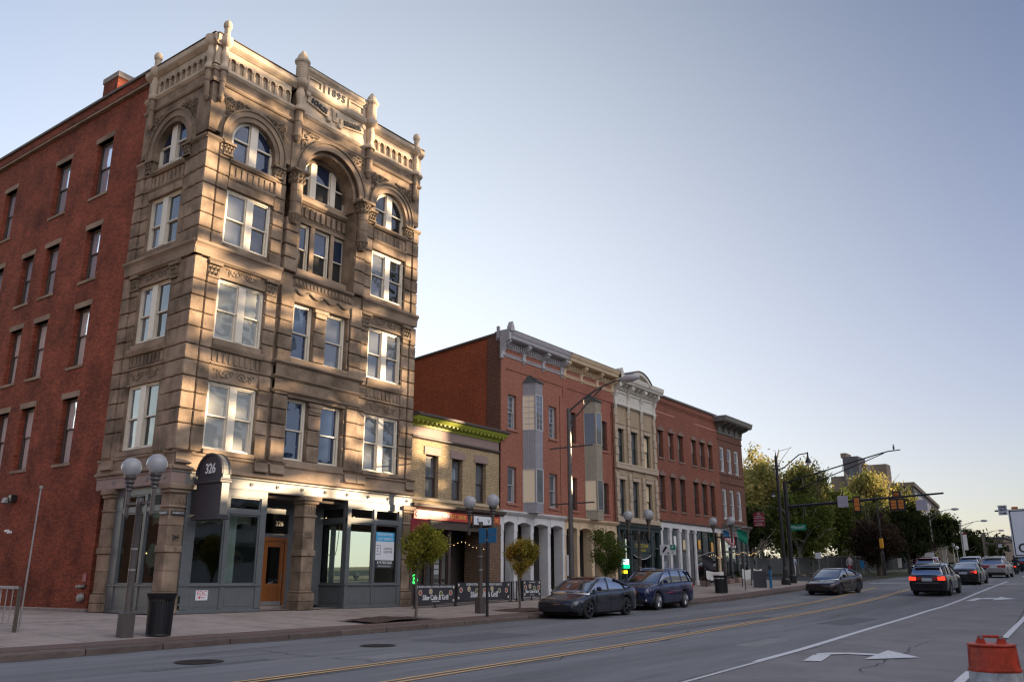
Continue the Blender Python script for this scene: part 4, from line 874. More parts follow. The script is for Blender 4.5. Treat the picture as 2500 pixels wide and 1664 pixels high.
for i in range(16):
    a, b = pi * i / 16, pi * (i + 1) / 16; mb.prism([(yc + (r + .0) * cos(a), zs + r * sin(a)), (yc + (r + .05) * cos(a), zs + (r + .05) * sin(a)), (yc + (r + .05) * cos(b), zs + (r + .05) * sin(b)), (yc + r * cos(b), zs + r * sin(b))], X0 + .07, X1 - .07, axis=0)
mb.box((X0 + .06, ya - .03, 3.05), (X1 - .02, ya, zs)).build('edge_trim', lintelm, t)
MB().box((X0 - .05, ya - .07, 4.14), (X1 + .05, yb + .07, 4.24), .015).box((X0 - .03, ya - .05, 4.24), (X1 + .03, yb + .05, 4.30), .01).box((X0 - .05, ya - .07, 2.96), (X1 + .05, yb + .07, 3.05), .015).box((X0 - .02, ya - .04, 3.05), (X1 + .02, yb + .04, 3.12), .01).build('moulding', signblack, t)
MB().box((X0 + .05, yb, 3.2), (X1 - .05, 25.9, 4.0)).build('bracket', signblack, t)
text('326', .46, letterw, (X0 + .035, yc - .02, 4.62), rot=RW, parent=t, ext=.012, name='numerals', sx=.82, bold=.006)
# ---------------------------------------------------------------- brick side wing
B2 = thing('red_brick_building', 'deep red brick side building left of the sandstone facade, with chimney', 'building', (16.6, 30.6, 0))
Wd = FS('W', 16.6)
hs = []
for (za, zb) in ((16.80, 19.40), (12.98, 15.30), (9.32, 11.80), (5.42, 8.02)):
    cols = [(33.26, 34.40), (36.70, 37.85), (38.97, 40.05), (41.9, 43.0), (45.5, 46.6)] if za < 16 else [(33.26, 34.55), (36.75, 38.05), (41.9, 43.05), (46.6, 47.8)]
    for a, b in cols: hs.append((a, b, za, zb))
MB(Wd).wall(30.62, 52, -.05, 21.0, hs, -.35, 0).build('wall', brick_r, B2)
for a, b, z0, z1 in hs:
    MB(Wd).box((a - .12, -.3, z1), (b + .12, .03, z1 + .24), .01).build('lintel', stone_m, B2); MB(Wd).box((a - .1, -.34, z0 - .12), (b + .1, .06, z0), .01).build('window_sill', stone_m, B2)
    sash(Wd, a, b, z0, z1, -.24, brownp, None, B2, None, (z0 + z1) / 2 + .1, fw=.07, gms=[glass_wb if z0 < 12 else glass_sky], proud=.03)
MB(Wd).box((30.55, -.3, -.3), (52, .1, .10), .02).build('foundation', cementb, B2)
moulding(Wd, 30.66, 52.2, [(.02, 20.98), (.10, 21.06), (.12, 21.1)], m=brick_b, parent=B2, name='corbel_course'); MB(Wd).box((30.66, -.4, 21.10), (52.2, .13, 21.44)).build('parapet', brick_r, B2); MB(Wd).box((30.6, -.45, 21.44), (52.3, .22, 21.56), .01).build('coping', capm, B2); MB(Wd).box((30.6, -.4, 20.9), (52.2, .17, 20.99), .01).build('ledge', stone_m, B2)
MB().box((16.95, 31, 4), (27, 52, 20.9)).build('roof_block', dark_in, B2)
MB().box((16.75, 33.9, 21.5), (17.75, 35.1, 22.62)).build('chimney', brick_r, B2); MB().box((16.70, 33.85, 22.62), (17.80, 35.15, 22.9), .02).build('chimney_cap', cementb, B2)
# small fittings on the brick wall
t = thing('wall_lamp', 'small flood lamp on a dark box high on the brick side wall', 'lamp', (16.5, 37.2, 4.2)); MB().box((16.35, 37.0, 4.1), (16.6, 37.25, 4.4), .02).build('back_box', blackm, t); MB().prism([(16.25, 4.1), (16.45, 4.05), (16.45, 4.3), (16.30, 4.3)], 37.25, 37.6).build('lamp_head', steel, t)
t = thing('security_camera', 'white twin security lamp on the brick wall above the railing', 'camera', (16.5, 36.9, 2.9))
for q in (0, .22): fixn(MB().lathe((16.42, 36.8 + q, 2.9 + q * .3), [(.05, -.1), (.06, .05), (.02, .07)], 10, axis='x').build('lens_housing', signwhite, t))
t = thing('standpipe', 'brass twin hose connection with round alarm bell low on the brick wall', 'fire connection', (16.5, 30.95, .7))
MB().box((16.56, 30.82, 1.0), (16.6, 31.08, 1.3), .003).build('notice', maroon, t); fixn(MB().lathe((16.5, 30.95, .47), [(.001, -.1), (.12, -.08), (.16, 0), (.16, .06)], 16, axis='x').build('alarm_bell', steel, t))
for q in (-.1, .1): fixn(MB().lathe((16.42, 30.98 + q, .85), [(.05, -.05), (.06, .0), (.05, .18)], 12, axis='x').build('hose_inlet', steel, t))
MB().box((16.52, 30.8, .78), (16.6, 31.16, .92), .01).build('inlet_body', iron, t)
# ---------------------------------------------------------------- yellow brick cafe building
Y = thing('yellow_brick_building', 'low two-storey yellow brick cafe building with lime green cornice', 'building', (28.15, 26, 0))
YW = [(29.09, 29.97, 4.66, 6.58), (30.93, 31.73, 4.66, 6.58), (32.72, 33.54, 4.66, 6.58)]
F2 = FS('S', 26.1)
MB(F2).wall(28.10, 34.62, 4.35, 7.30, YW, -.35, 0).build('wall', brick_y, Y); MB().box((28.12, 26.5, 4.3), (34.8, 40, 8.2)).build('roof_block', roofm, Y)
for a, b, z0, z1 in YW:
    MB(F2).box((a - .14, -.3, z1), (b + .14, .04, z1 + .38), .02).build('lintel', mauve, Y)
    sash(F2, a, b, z0, z1, -.2, brownp, None, Y, None, 5.6, fw=.07, gms=[glass_g], proud=.02)
MB(F2).box((28.12, -.3, 4.50), (34.6, .05, 4.64), .01).build('window_sill', mat('yellow_stone', (.46, .36, .23), .85, noise=.1), Y)
def mould2(p, u0, u1, prof, m, name='moulding', fr=F2): return moulding(fr, u0, u1, prof, m=m, parent=p, name=name, back=-.3)
mould2(Y, 28.10, 34.66, [(.02, 7.22), (.10, 7.28), (.10, 7.34), (.02, 7.38)], brownp); MB(F2).box((28.12, -.3, 7.38), (34.6, .0, 7.86)).build('frieze', mauve, Y)
mould2(Y, 28.10, 34.75, [(.05, 7.80), (.07, 7.9), (.12, 7.92)], limeg); mould2(Y, 28.08, 34.86, [(.30, 8.02), (.36, 8.10), (.42, 8.20)], limeg, 'cornice')
mb = MB(F2); 
for k in range(44): u = 28.14 + .151 * k; mb.box((u, .0, 7.92), (u + .085, .17, 8.01))
mb.build('dentils', limeg, Y)['kind'] = 'stuff'
for k in range(22): u = 28.16 + .302 * k; blk('modillion', limeg, Y, F2, u, u + .12, .0, .32, 7.94, 8.025, .008)
mould2(Y, 28.06, 34.95, [(.36, 8.20), (.47, 8.24), (.47, 8.34), (.30, 8.40)], brownp, 'roof_edge')
mould2(Y, 28.16, 34.9, [(.04, 4.10), (.10, 4.16), (.24, 4.22), (.26, 4.34), (.05, 4.37)], brownp, 'shop_cornice')
MB(F2).box((28.2, -.1, 3.30), (34.6, .02, 4.1)).build('fascia', brownp, Y)
MB().box((33.68, 25.95, 0), (34.58, 27.5, 3.72)).build('brick_pier', brickmat('dark_brick', (.16, .09, .06), (.12, .07, .05), (.2, .15, .1), stain=.2), Y); MB(F2).box((33.6, -.3, 3.2), (34.66, .12, 3.3), .01).build('pier_band', brownp, Y)
MB().box((28.12, 28.2, 0), (34.6, 28.3, 4.2)).box((28.1, 26.2, -.1), (34.6, 28.3, .04)).build('porch_wall', dim_in, Y); MB().box((28.15, 26.2, 3.4), (34.6, 28.2, 3.5)).build('porch_ceiling', dark_in, Y)
MB().box((28.14, 26.0, 0.04), (28.34, 26.6, 3.3)).box((31.05, 26.3, .04), (31.2, 26.5, 3.3)).build('post', brownp, Y)
# cafe door and windows at the back of the porch
w = MB(); fz = ((31.35, 31.6), (31.85, 32.05), (32.5, 32.62), (33.1, 33.25))
for a, b in fz: w.box((a, 28.05, .04), (b, 28.19, 3.3))
w.box((31.35, 28.06, 2.45), (33.25, 28.18, 2.6)).box((31.35, 28.06, .04), (33.25, 28.18, .35)); w = w.build('door_frame', brownp, Y)
for a, b in ((31.6, 31.85), (32.05, 32.5), (32.62, 33.1)): MB().box((a, 28.12, .35), (b, 28.13, 2.45)).build('pane', glass_w if a > 31.9 else glass_g, w)
MB().box((31.6, 28.12, 2.6), (33.1, 28.13, 3.2)).build('pane', glass_g, w)
for s_, x, z in (('DELI', 32.28, 1.05), ('WE', 32.86, 1.05)): text(s_, .22, letterk, (x, 28.10, z), parent=w, ext=.004)
for k in range(4): MB().box((32.1, 28.10, 1.35 + .26 * k), (32.45, 28.115, 1.55 + .26 * k)).build('notice', signwhite, w)
# fascia sign
t = thing('cafe_fascia_sign', 'long red fascia sign reading start your day fresh above the cafe porch', 'sign', (28.3, 26, 3.68))
MB(F2).box((28.30, .02, 3.68), (34.58, .10, 4.08), .01).build('board', redsign, t)
text('START YOUR DAY FRESH', .21, letterw, (29.72, 25.99, 3.89), parent=t, ext=.006, sx=.86, bold=.004); text('EAT. DRINK. LOVE.', .29, lettery, (31.7, 25.99, 3.88), parent=t, ext=.006, sx=.74, bold=.002); text('LOVE.', .29, lettery, (34.2, 25.99, 3.88), parent=t, ext=.006, sx=.74)
lm = MB().tube([(28.5, 25.99, 3.76), (28.42, 25.98, 3.88), (28.5, 25.98, 4.0)], .018, 5); lm.build('lamp_logo', letterw, t)
t = thing('panel_sign', 'white panel sign with black letters S and V behind the second lamp post', 'sign', (32.4, 26, 3.5))
MB(F2).box((32.35, .10, 3.55), (34.0, .16, 4.12), .01).build('frame', brownp, t); MB(F2).box((32.42, .16, 3.62), (33.92, .175, 4.02), .003).build('white_panel', signwhite, t); text('S        V', .30, letterk, (33.15, 25.92, 3.8), parent=t, ext=.004)
t = thing('awning_box_sign', 'dark red box sign above the first small street tree', 'sign', (28.0, 25.4, 3.1))
MB().box((27.06, 24.97, 3.02), (28.16, 25.06, 3.56), .02).build('box', dkredsign, t); MB().box((28.16, 24.96, 2.98), (28.26, 25.95, 3.6), .01).build('bracket', signblack, t)
t = thing('green_neon', 'round green lit neon sign inside the cafe window', 'sign', (28.92, 26.4, 1.1))
ng = mat('green_neon_tube', (.05, 1, .15), emit=.6); MB(FS('S', 26.45)).ring(28.95, 1.12, .17, .20, 0, .02, a0=0, a1=2 * pi).build('ring', ng, t); MB().tube([(28.86, 26.43, 1.05), (28.9, 26.43, 1.2), (28.97, 26.43, 1.1), (29.04, 26.43, 1.18)], .018, 5).tube([(28.85, 26.43, 1.0), (29.05, 26.43, 1.0)], .018, 5).build('mark', ng, t); MB().lathe((28.95, 26.47, 1.12), [(.17, 0), (.17, .01)], 20, axis='y').build('back_plate', signblack, t)
t = thing('fairy_lights', 'string of warm fairy lights hanging across the cafe porch', 'lights', (31, 26.2, 2.6))
pts = [(30.4 + .28 * k, 26.15, 2.72 - .12 * sin(k * .9) - (.02 * k if k > 9 else 0)) for k in range(17)]
MB().tube(pts, .006, 4).build('wire', blackm, t)
for p in pts[::1]: fixn(MB().lathe((p[0], p[1], p[2] - .04), [(.001, -.02), (.014, 0), (.001, .02)], 6).build('bulb', bulbm, t))
# pavement barrier of the cafe: three banners on rail panels
def rail_panel(x0, x1, yy, zt=.92, zb=.06, bars=False, name='barrier'):
    m = MB(); g0, g1 = G(x0, yy), G(x1, yy)
    for x, g in ((x0, g0), (x1, g1), ((x0 + x1) / 2, (g0 + g1) / 2)): m.box((x - .02, yy - .02, g), (x + .02, yy + .02, g + zt)); m.box((x - .04, yy - .12, g), (x + .04, yy + .12, g + .02))
    for h in (zt - .03, zb + .04): m.tube([(x0, yy, g0 + h), (x1, yy, g1 + h)], .016, 6)
    return m
def banner(t, x0, x1, yy, words, small, sz, food):
    c = (x0 + x1) / 2; g = G(c, yy); MB().box((x0 + .04, yy - .034, g + .16), (x1 - .04, yy - .022, g + .92)).build('banner', signblack, t)
    text(words, sz, letterw, (c, yy - .038, g + .40), parent=t, ext=.003, sx=.85, bold=.004); text(small, sz * .42, letterw, (c, yy - .038, g + .83), parent=t, ext=.002, sx=.9); text('FLOWER CUISINE', sz * .22, letterw, (c, yy - .038, g + .25), parent=t, ext=.002)
    fm = [mat('plate_print_' + n, cc, .6) for n, cc in (('red', (.35, .08, .05)), ('cream', (.45, .36, .2)), ('green', (.12, .16, .05)))]
    for k in range(food):
        u = x0 + (x1 - x0) * (k + .5) / food; z = g + .60 + .05 * sin(k * 2); MB(FS('S', yy - .036)).ring(u, z, .085, .11, 0, .004, a0=0, a1=2 * pi, n=14).build('plate_rim', cream, t); MB().lathe((u, yy - .038, z), [(.08, -.002), (.08, .004)], 12, axis='y').build('plate_print', fm[k % 3], t)
    for u in (x0 + .12, x1 - .12):
        for z in (.28, .82): MB().box((u - .05, yy - .038, g + z - .05), (u + .05, yy - .034, g + z + .05)).build('corner_print', cream, t)
GB = 'cafe barriers on the pavement'
t = thing('cafe_barrier', 'leftmost cafe barrier with black banner, behind the first small tree', 'barrier', (26.95, 24.6, 0), group=GB); rail_panel(26.95, 29.5, 24.6).build('rail', blackm, t); banner(t, 26.95, 29.5, 24.6, 'Silav Cafe & Grill', 'RESERVATIONS, CATERING, PRIVATE EVENTS', .28, 4)
t = thing('cafe_barrier', 'widest cafe barrier with black banner, behind the lamp post and blue sign', 'barrier', (29.6, 24.6, 0), group=GB); rail_panel(29.6, 33.45, 24.6).build('rail', blackm, t); banner(t, 29.6, 33.45, 24.6, 'Silav Cafe & Grill', 'RESERVATIONS, CATERING, PRIVATE EVENTS', .34, 7)
t = thing('cafe_barrier', 'narrow rightmost cafe barrier with banner, in front of the white arcade', 'barrier', (34.5, 24.6, 0), group=GB); rail_panel(34.52, 36.0, 24.6).build('rail', blackm, t); banner(t, 34.52, 36.0, 24.6, 'Silav Cafe & Grill', 'RESERVATIONS', .19, 4)
t = thing('barrier_gate', 'black barred railing between the two cafe banners', 'railing', (33.6, 24.6, 0)); m = rail_panel(33.6, 34.45, 24.6); m.build('rail', blackm, t)
for k in range(7): g = G(33.7, 24.6); MB().box((33.66 + .115 * k, 24.59, g + .1), (33.68 + .115 * k, 24.61, g + .9)).build('bar', blackm, t)
# ---------------------------------------------------------------- twin red brick building with arcade
A = thing('red_arcade_building', 'three-storey red brick pair with bracketed cornice, bay windows and white and peach arcade', 'building', (34.62, 26, 0))
ww = [(35.25, 36.02), (39.09, 39.87)]; w2 = [(41.25, 41.93), (44.77, 45.5)]
def redfront(x0, x1, wins, bm, trim, bay, panel):
    hs = [(a, b, z0, z1) for a, b in wins for z0, z1 in ((4.85, 6.68), (8.63, 10.44))]
    MB(F).wall(x0, x1, 4.44, 11.76, hs, -.4, -.04).build('wall', bm, A); MB(F).box((x0, -.4, 11.76), (x1, .0, 13.6)).build('wall', bm, A)
    MB(F).box((x0, -.3, 4.44), (x0 + .42, .0, 11.76)).build('pilaster', bm, A); MB(F).box((x1 - .34, -.3, 4.44), (x1, .0, 11.14 if panel else 11.76)).build('pilaster', bm, A)
    for a, b, z0, z1 in hs:
        sash(F, a, b, z0, z1, -.22, grey_p if trim is grey_p else brownp, None, A, None, (z0 + z1) / 2, fw=.07, gms=[glass_g], proud=.03, muntins=0 if z0 < 8 else 2)
        MB(F).box((a - .08, -.3, z0 - .12), (b + .08, .03, z0), .01).build('window_sill', mat('red_stone', (.30, .13, .09), .85, noise=.1), A)
    # bracketed cornice
    mould2(A, x0 - .02, x1 + .02, [(.0, 12.38), (.05, 12.41), (.02, 12.46), (.05, 12.50), (.0, 12.53)], trim, 'frieze_moulding', F)
    mould2(A, x0 - .05, x1 + .05, [(.0, 13.22), (.50, 13.26), (.54, 13.34), (.54, 13.40), (.60, 13.48), (.66, 13.62), (.66, 13.67)], trim, 'cornice', F)
    MB(F).box((x0 - .05, -.4, 13.67), (x1 + .05, .68, 13.70)).build('coping', capm, A)
    n = 3; px = [x0 + .12 + (x1 - x0 - .3) * k / n for k in range(n + 1)]
    for u in px:
        MB(F).prism([(.0, 12.36), (.10, 12.44), (.08, 12.6), (.14, 12.8), (.14, 12.85), (.28, 12.92), (.40, 13.0), (.46, 13.1), (.46, 13.23), (.0, 13.23)], u - .12, u + .12, axis=0).build('bracket', trim, A)
        MB(F).lathe((u, .02, 12.34), [(.001, -.16), (.07, -.06), (.10, .0)], 8).build('pendant', trim, A); MB(F).box((u - .15, .0, 13.10), (u + .15, .5, 13.16)).build('bracket_cap', trim, A)
    mb = MB(F)
    for a, b in zip(px, px[1:]):
        k = 9
        for i in range(k): u = a + .18 + (b - a - .36) * i / (k - 1); mb.box((u - .035, .0, 12.9), (u + .035, .14, 13.18))
        mb.box((a + .12, .0, 12.84), (b - .12, .05, 12.9)).box((a + .12, -.02, 12.56), (b - .12, .01, 12.60))
    mb.build('dentils', trim, A)['kind'] = 'stuff'
    # bay window
    xa, xb, dp = bay, bay + 1.12, .62; xm, xn = xa + .26, xb - .24
    pm = greypanel if trim is grey_p else tanpanel
    def ringp(z0, z1, m, name, e=0.0): return MB(F).prism([(xa - e, -.1), (xm - e * .6, dp + e), (xn + e * .6, dp + e), (xb + e, -.1)], z0, z1, axis=2).build(name, m, A)
    for z0, z1 in ((4.42, 4.92), (6.66, 8.70), (10.60, 11.22)):
        b_ = ringp(z0, z1, pm, 'bay_panel'); rb = MB(F)
        for k in range(9): u = xm + .03 + (xn - xm - .06) * k / 8; rb.box((u - .012, dp, z0 + .06), (u + .012, dp + .018, z1 - .06))
        for k in range(8):
            t_ = (k + .5) / 8; u = xa + (xm - xa) * t_; dd = -.1 + (dp + .1) * t_; rb.tube([(u - .012, dd + .012, z0 + .06), (u - .012, dd + .012, z1 - .06)], .014, 4)
        rb.build('rib', pm, b_)
    for z in (4.90, 6.62, 8.68, 10.56, 11.20): ringp(z, z + .06, trim if trim is grey_p else tanpanel, 'bay_rail', .025)
    for i, (z0, z1) in enumerate(((4.96, 6.62), (8.74, 10.56))):
        ringp(z0, z1, dim_in, 'bay_glazing_core', -.05)
        fb = MB(F)
        for (u, dd) in ((xa, -.08), (xm, dp - .04), (xn, dp - .04), (xb, -.1)): fb.box((u - .045, dd - .03, z0), (u + .045, dd + .05, z1))
        fr_ = fb.build('bay_window_frame', trim if trim is grey_p else tanpanel, A)
        MB(F).prism([(xa + .0, -.1), (xa + .02, -.1), (xm + .02, dp), (xm, dp)], z0, z1, axis=2).build('pane', glass_y if (trim is grey_p or i == 0) else glass_g, fr_); MB(F).box((xm, dp - .01, z0), (xn, dp, z1)).build('pane', glass_g, fr_)
        if i and trim is grey_p:
            mm = MB(F)
            for q in range(1, 6): z = z0 + (z1 - z0) * q / 6; mm.box((xm, dp, z - .012), (xn, dp + .015, z + .012)); mm.tube([(xa, -.1, z), (xm, dp + .01, z)], .013, 4)
            for q in (1 / 2,): mm.box((xm + (xn - xm) * q - .012, dp, z0), (xm + (xn - xm) * q + .012, dp + .015, z1)); mm.tube([((xa + xm) / 2, (dp - .1) / 2 + .01, z0), ((xa + xm) / 2, (dp - .1) / 2 + .01, z1)], .013, 4)
            mm.build('muntins', grey_p, fr_)
    ap = ((xa + xb) / 2, .0, 11.80); rf = MB(F); base = [(xa - .08, -.1), (xm - .06, dp + .09), (xn + .06, dp + .09), (xb + .08, -.1)]
    for (a, b), (c, e) in zip(base, base[1:]): rf.poly([(a, b, 11.26), (c, e, 11.26), ap]); rf.tube([(a, b, 11.27), ap], .02, 4)
    for k in range(1, 4): u = xm + (xn - xm) * k / 4; rf.tube([(u, dp + .09, 11.28), (ap[0] + (u - ap[0]) * .1, .08, 11.76)], .016, 4)
    rf.poly([(p[0], p[1], 11.26) for p in base]); rf.build('bay_roof', copperg, A)
redfront(34.62, 40.52, ww, brick_f, grey_p, 36.62, True); redfront(40.52, 46.32, w2, brick_f2, peach, 42.82, True)
MB().prism([(26.38, 4.3), (44, 4.3), (44, 12.0), (26.38, 13.56)], 34.64, 46.3, axis=0).build('roof_block', brick_o, A); MB().box((34.59, 26.02, 8.0), (34.64, 26.9, 13.52)).build('corner_wall', brick_b, A)
MB().prism([(26.0, 13.56), (44, 12.0), (44, 12.1), (26.0, 13.68)], 34.56, 34.9, axis=0).build('coping', capm, A)
MB(F).prism([(.0, 12.2), (.10, 12.25), (.12, 12.6), (.30, 12.9), (.34, 13.0), (.62, 13.15), (.62, 13.7), (.0, 13.7)], 34.50, 34.66, axis=0).build('end_bracket', grey_p, A); MB(F).prism([(34.5, 13.6), (34.86, 13.6), (34.82, 13.85), (34.68, 14.12), (34.54, 13.85)], .45, .72).build('end_acroterion', grey_p, A); MB().box((34.48, 26.05, 13.3), (34.6, 26.2, 13.95)).build('end_post', grey_p, A)
MB(F).tube([(46.1, .05, 4.5), (46.1, .05, 11.7)], .05, 8).build('drainpipe', brick_b, A)
# arcade
def arcade8(x0, x1, ops, m):
    for (a, b) in ops:
        mid = (a + b) / 2; rr = ((b - a) / 2) ** 2 / (2 * .13) + .065; mb = MB(F); n = 10
        arc = [(a + (b - a) * i / n, 3.78 + sqrt(max(0, rr * rr - (a + (b - a) * i / n - mid) ** 2)) - (rr - .13)) for i in range(n + 1)]
        for (p, q), (r, s2) in zip(arc, arc[1:]): mb.prism([(p, q), (r, s2), (r, 4.24), (p, 4.24)], -.62, -.02)
        mb.build('arch_head', m, A); am_ = MB(F).tube([(p, .0, q + .03) for p, q in arc], .03, 5); am_.build('arch_trim', m, A)
    cs = [x0] + [x for o_ in ops for x in o_] + [x1]
    for a, b in zip(cs[::2], cs[1::2]):
        g = G((a + b) / 2, 26) - .1; MB(F).box((a, -.6, g), (b, -.04, 4.24)).box((a - .01, -.61, 3.45), (b + .01, -.02, 3.78)).box((a - .03, -.62, g), (b + .03, .0, g + .42)).build('column', m, A)
    mould2(A, x0 - .04, x1 + .04, [(.0, 4.22), (.05, 4.26), (.12, 4.32), (.16, 4.38), (.16, 4.44), (.0, 4.46)], m, 'arcade_cornice', F)
arcade8(34.62, 40.52, [(34.93, 35.80), (36.09, 37.25), (37.53, 38.86), (39.12, 40.30)], wpaint); arcade8(40.52, 46.32, [(40.68, 41.80), (42.05, 43.36), (43.65, 44.68), (45.0, 46.05)], peach)
greyw = mat('grey_plaster', (.20, .185, .18), .9, noise=.1)
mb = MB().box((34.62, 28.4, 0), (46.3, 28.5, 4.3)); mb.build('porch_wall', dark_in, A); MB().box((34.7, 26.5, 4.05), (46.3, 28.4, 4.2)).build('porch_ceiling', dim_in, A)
for x in (34.72, 36.6, 38.4, 39.9, 43.1, 45.6): MB().box((x, 27.2, .1), (x + .45, 28.4, 4.1)).build('inner_pier', greyw, A)
for x in (35.4, 37.7, 41.2, 44.2): MB().box((x, 28.3, .3), (x + .9, 28.4, 2.6)).build('porch_door', brownp, A)
for x, z in ((38.6, 2.95), (38.75, 2.98), (38.5, 2.9)): fixn(MB().lathe((x, 27, z), [(.001, -.03), (.025, 0), (.001, .03)], 6).build('bulb', bulbm, A))
MB().tube([(38.9, 27, 4.0), (38.85, 27.0, .4)], .012, 5).build('cable', blackm, A)
MB().box((40.60, 25.8, 1.3), (40.66, 26.0, 2.4), .01).build('letter_panel', signwhite, A)
# ---------------------------------------------------------------- cream building with arched pediment
Cb = thing('cream_building', 'narrow cream brick building with white bracketed cornice and arched pediment', 'building', (46.35, 26, 0))
tanb = brickmat('tan_brick', (.40, .30, .20), (.36, .27, .18), (.34, .27, .19), stain=.12, bump=.2); tans = mat('tan_stone', (.42, .33, .24), .85, noise=.12, nscale=3); whs = mat('white_cornice', (.58, .54, .47), .7, noise=.08)
cw = [(46.78, 47.62), (48.58, 49.40), (50.33, 51.2)]; hs = [(a, b, z0, z1) for a, b in cw for z0, z1 in ((4.86, 7.1), (8.13, 10.26))]
MB(F).wall(46.35, 52.0, 4.4, 11.76, hs, -.4, -.05).build('wall', tanb, Cb); MB().box((46.4, 26.4, 4.3), (52, 44, 13.3)).build('roof_block', brick_b, Cb)
for u in (46.35, 48.0, 49.76, 51.55):
    for z0, z1 in ((4.5, 7.5), (8.1, 11.5)):
        k = 7
        for i in range(k): blk('stone_block', tans, Cb, F, u, u + .36, -.1, .06 + (.03 if i % 2 else 0), z0 + (z1 - z0) * i / k + .01, z0 + (z1 - z0) * (i + 1) / k - .01, .015)
for a, b, z0, z1 in hs:
    sash(F, a, b, z0, z1, -.22, greend, None, Cb, None, (z0 + z1) / 2, fw=.06, gms=[glass_y if (a > 50) else glass_g], proud=.02); MB(F).box((a - .05, -.1, z1), (b + .05, .04, z1 + .22), .01).build('lintel', tans, Cb)
for z in (4.5, 7.75): MB(F).box((46.35, -.1, z), (52.0, .10, z + .28), .02).build('string_course', tans, Cb)
MB(F).box((46.35, -.1, 8.0), (52.0, .12, 8.13), .02).build('string_course', tans, Cb)
for a, b in cw:
    for z0, z1 in ((10.55, 11.3), (7.35, 7.7)): MB(F).box((a - .05, -.1, z0), (b + .1, -.0, z1), .02).build('panel', tanb, Cb)
MB(F).box((46.35, -.3, 11.75), (52.0, .04, 13.1)).build('frieze', whs, Cb)
mould2(Cb, 46.33, 52.02, [(.04, 11.72), (.12, 11.78), (.12, 11.86)], whs, 'frieze_moulding', F); mould2(Cb, 46.3, 52.05, [(.04, 12.5), (.10, 12.54), (.10, 12.6)], whs, 'frieze_moulding', F)
mb = MB(F)
for k in range(30): u = 46.5 + .183 * k; mb.box((u, .04, 12.75), (u + .09, .16, 12.92))
for k in range(12): u = 46.7 + .45 * k; mb.lathe((u, .02, 12.12), [(.05, 0), (.03, .05), (.001, .06)], 8, axis='y')
mb.build('dentils', whs, Cb)['kind'] = 'stuff'
for u in (46.5, 48.15, 49.9, 51.75):
    MB(F).prism([(.04, 11.6), (.12, 11.7), (.10, 12.2), (.22, 12.5), (.22, 12.6), (.5, 12.85), (.5, 13.09), (.04, 13.09)], u - .13, u + .13, axis=0).build('bracket', whs, Cb); MB(F).lathe((u, .06, 11.5), [(.001, -.2), (.08, -.05), (.12, .12)], 8).build('pendant', whs, Cb)
for k in range(9): u = 46.9 + .56 * k; MB(F).prism([(.04, 12.8), (.2, 12.84), (.42, 13.0), (.42, 13.09), (.04, 13.09)], u - .07, u + .07, axis=0).build('modillion', whs, Cb)
mould2(Cb, 46.2, 52.15, [(.04, 13.08), (.55, 13.12), (.58, 13.2), (.66, 13.3), (.70, 13.5), (.70, 13.55)], whs, 'cornice', F)
MB(F).ring(48.75, 11.98, 1.92, 2.13, -.5, .72, n=16, a0=pi / 2 - .80, a1=pi / 2 + .80).build('arched_pediment', whs, Cb); MB(F).ring(48.75, 11.98, 2.13, 2.18, -.8, .78, n=16, a0=pi / 2 - .80, a1=pi / 2 + .80).build('pediment_roof', capm, Cb)
mb = MB(F).prism([(48.75 - 1.9 * sin(-.72 + 1.44 * i / 12), 11.98 + 1.94 * cos(-.72 + 1.44 * i / 12)) for i in range(13)], -.5, .45); mb.build('pediment_field', whs, Cb)
MB(F).prism([(46.2, 13.3), (46.5, 13.3), (46.5, 13.7), (46.35, 13.95), (46.2, 13.7)], .3, .74).build('end_post', whs, Cb)
# green shopfront
def gshop(p, x0, x1, posts, m, zt, zl, d=0.0, gl=glass_s, bulk=.8, name='shop_window', head=.35):
    g = G((x0 + x1) / 2, 26) - .15; mb = MB(F).box((x0, -.3, zt - head), (x1, d + .02, zt)).box((x0, -.2, zl), (x1, d, zl + .12)).box((x0, -.25, g), (x1, d, g + bulk))
    for a, b in posts: mb.box((a, -.25, g), (b, d + .04, zt - head))
    w_ = mb.build(name, m, p); e = [q for o_ in posts for q in o_][1:-1]
    for a, b in zip(e[::2], e[1::2]):
        MB(F).box((a, -.12, g + bulk), (b, -.11, zl)).build('pane', gl, w_); MB(F).box((a, -.12, zl + .12), (b, -.11, zt - head)).build('pane', gl, w_)
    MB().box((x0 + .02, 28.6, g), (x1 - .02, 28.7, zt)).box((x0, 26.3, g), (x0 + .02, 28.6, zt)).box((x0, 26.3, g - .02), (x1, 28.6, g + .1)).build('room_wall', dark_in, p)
    return w_
sh = gshop(Cb, 46.38, 52.0, [(46.38, 46.6), (47.9, 48.1), (50.6, 50.9), (51.75, 52.0)], greend, 4.42, 3.0)
mould2(Cb, 46.36, 52.02, [(.02, 4.2), (.12, 4.3), (.14, 4.42)], greend, 'shop_cornice', F)
MB(F).box((48.2, -.05, 2.75), (50.5, .02, 3.35)).build('sign_board', greend, Cb); text('CHUCK BAR', .30, mat('dull_gold_lettering', (.45, .38, .04), .6), (49.35, 25.97, 3.15), parent=Cb, ext=.006); text('BAIL BONDS', .18, mat('dull_gold_lettering', (.45, .38, .04)), (49.35, 25.97, 2.88), parent=Cb, ext=.006)
valm = MB(F)
for i in range(16):
    a, b = 48.2 + 2.3 * i / 16, 48.2 + 2.3 * (i + 1) / 16; f = lambda u: 2.35 + .25 * ((u - 49.35) / 1.15) ** 2 if True else 0
    valm.poly([(a, .03, f(a)), (b, .03, f(b)), (b, .03, 2.72), (a, .03, 2.72)])
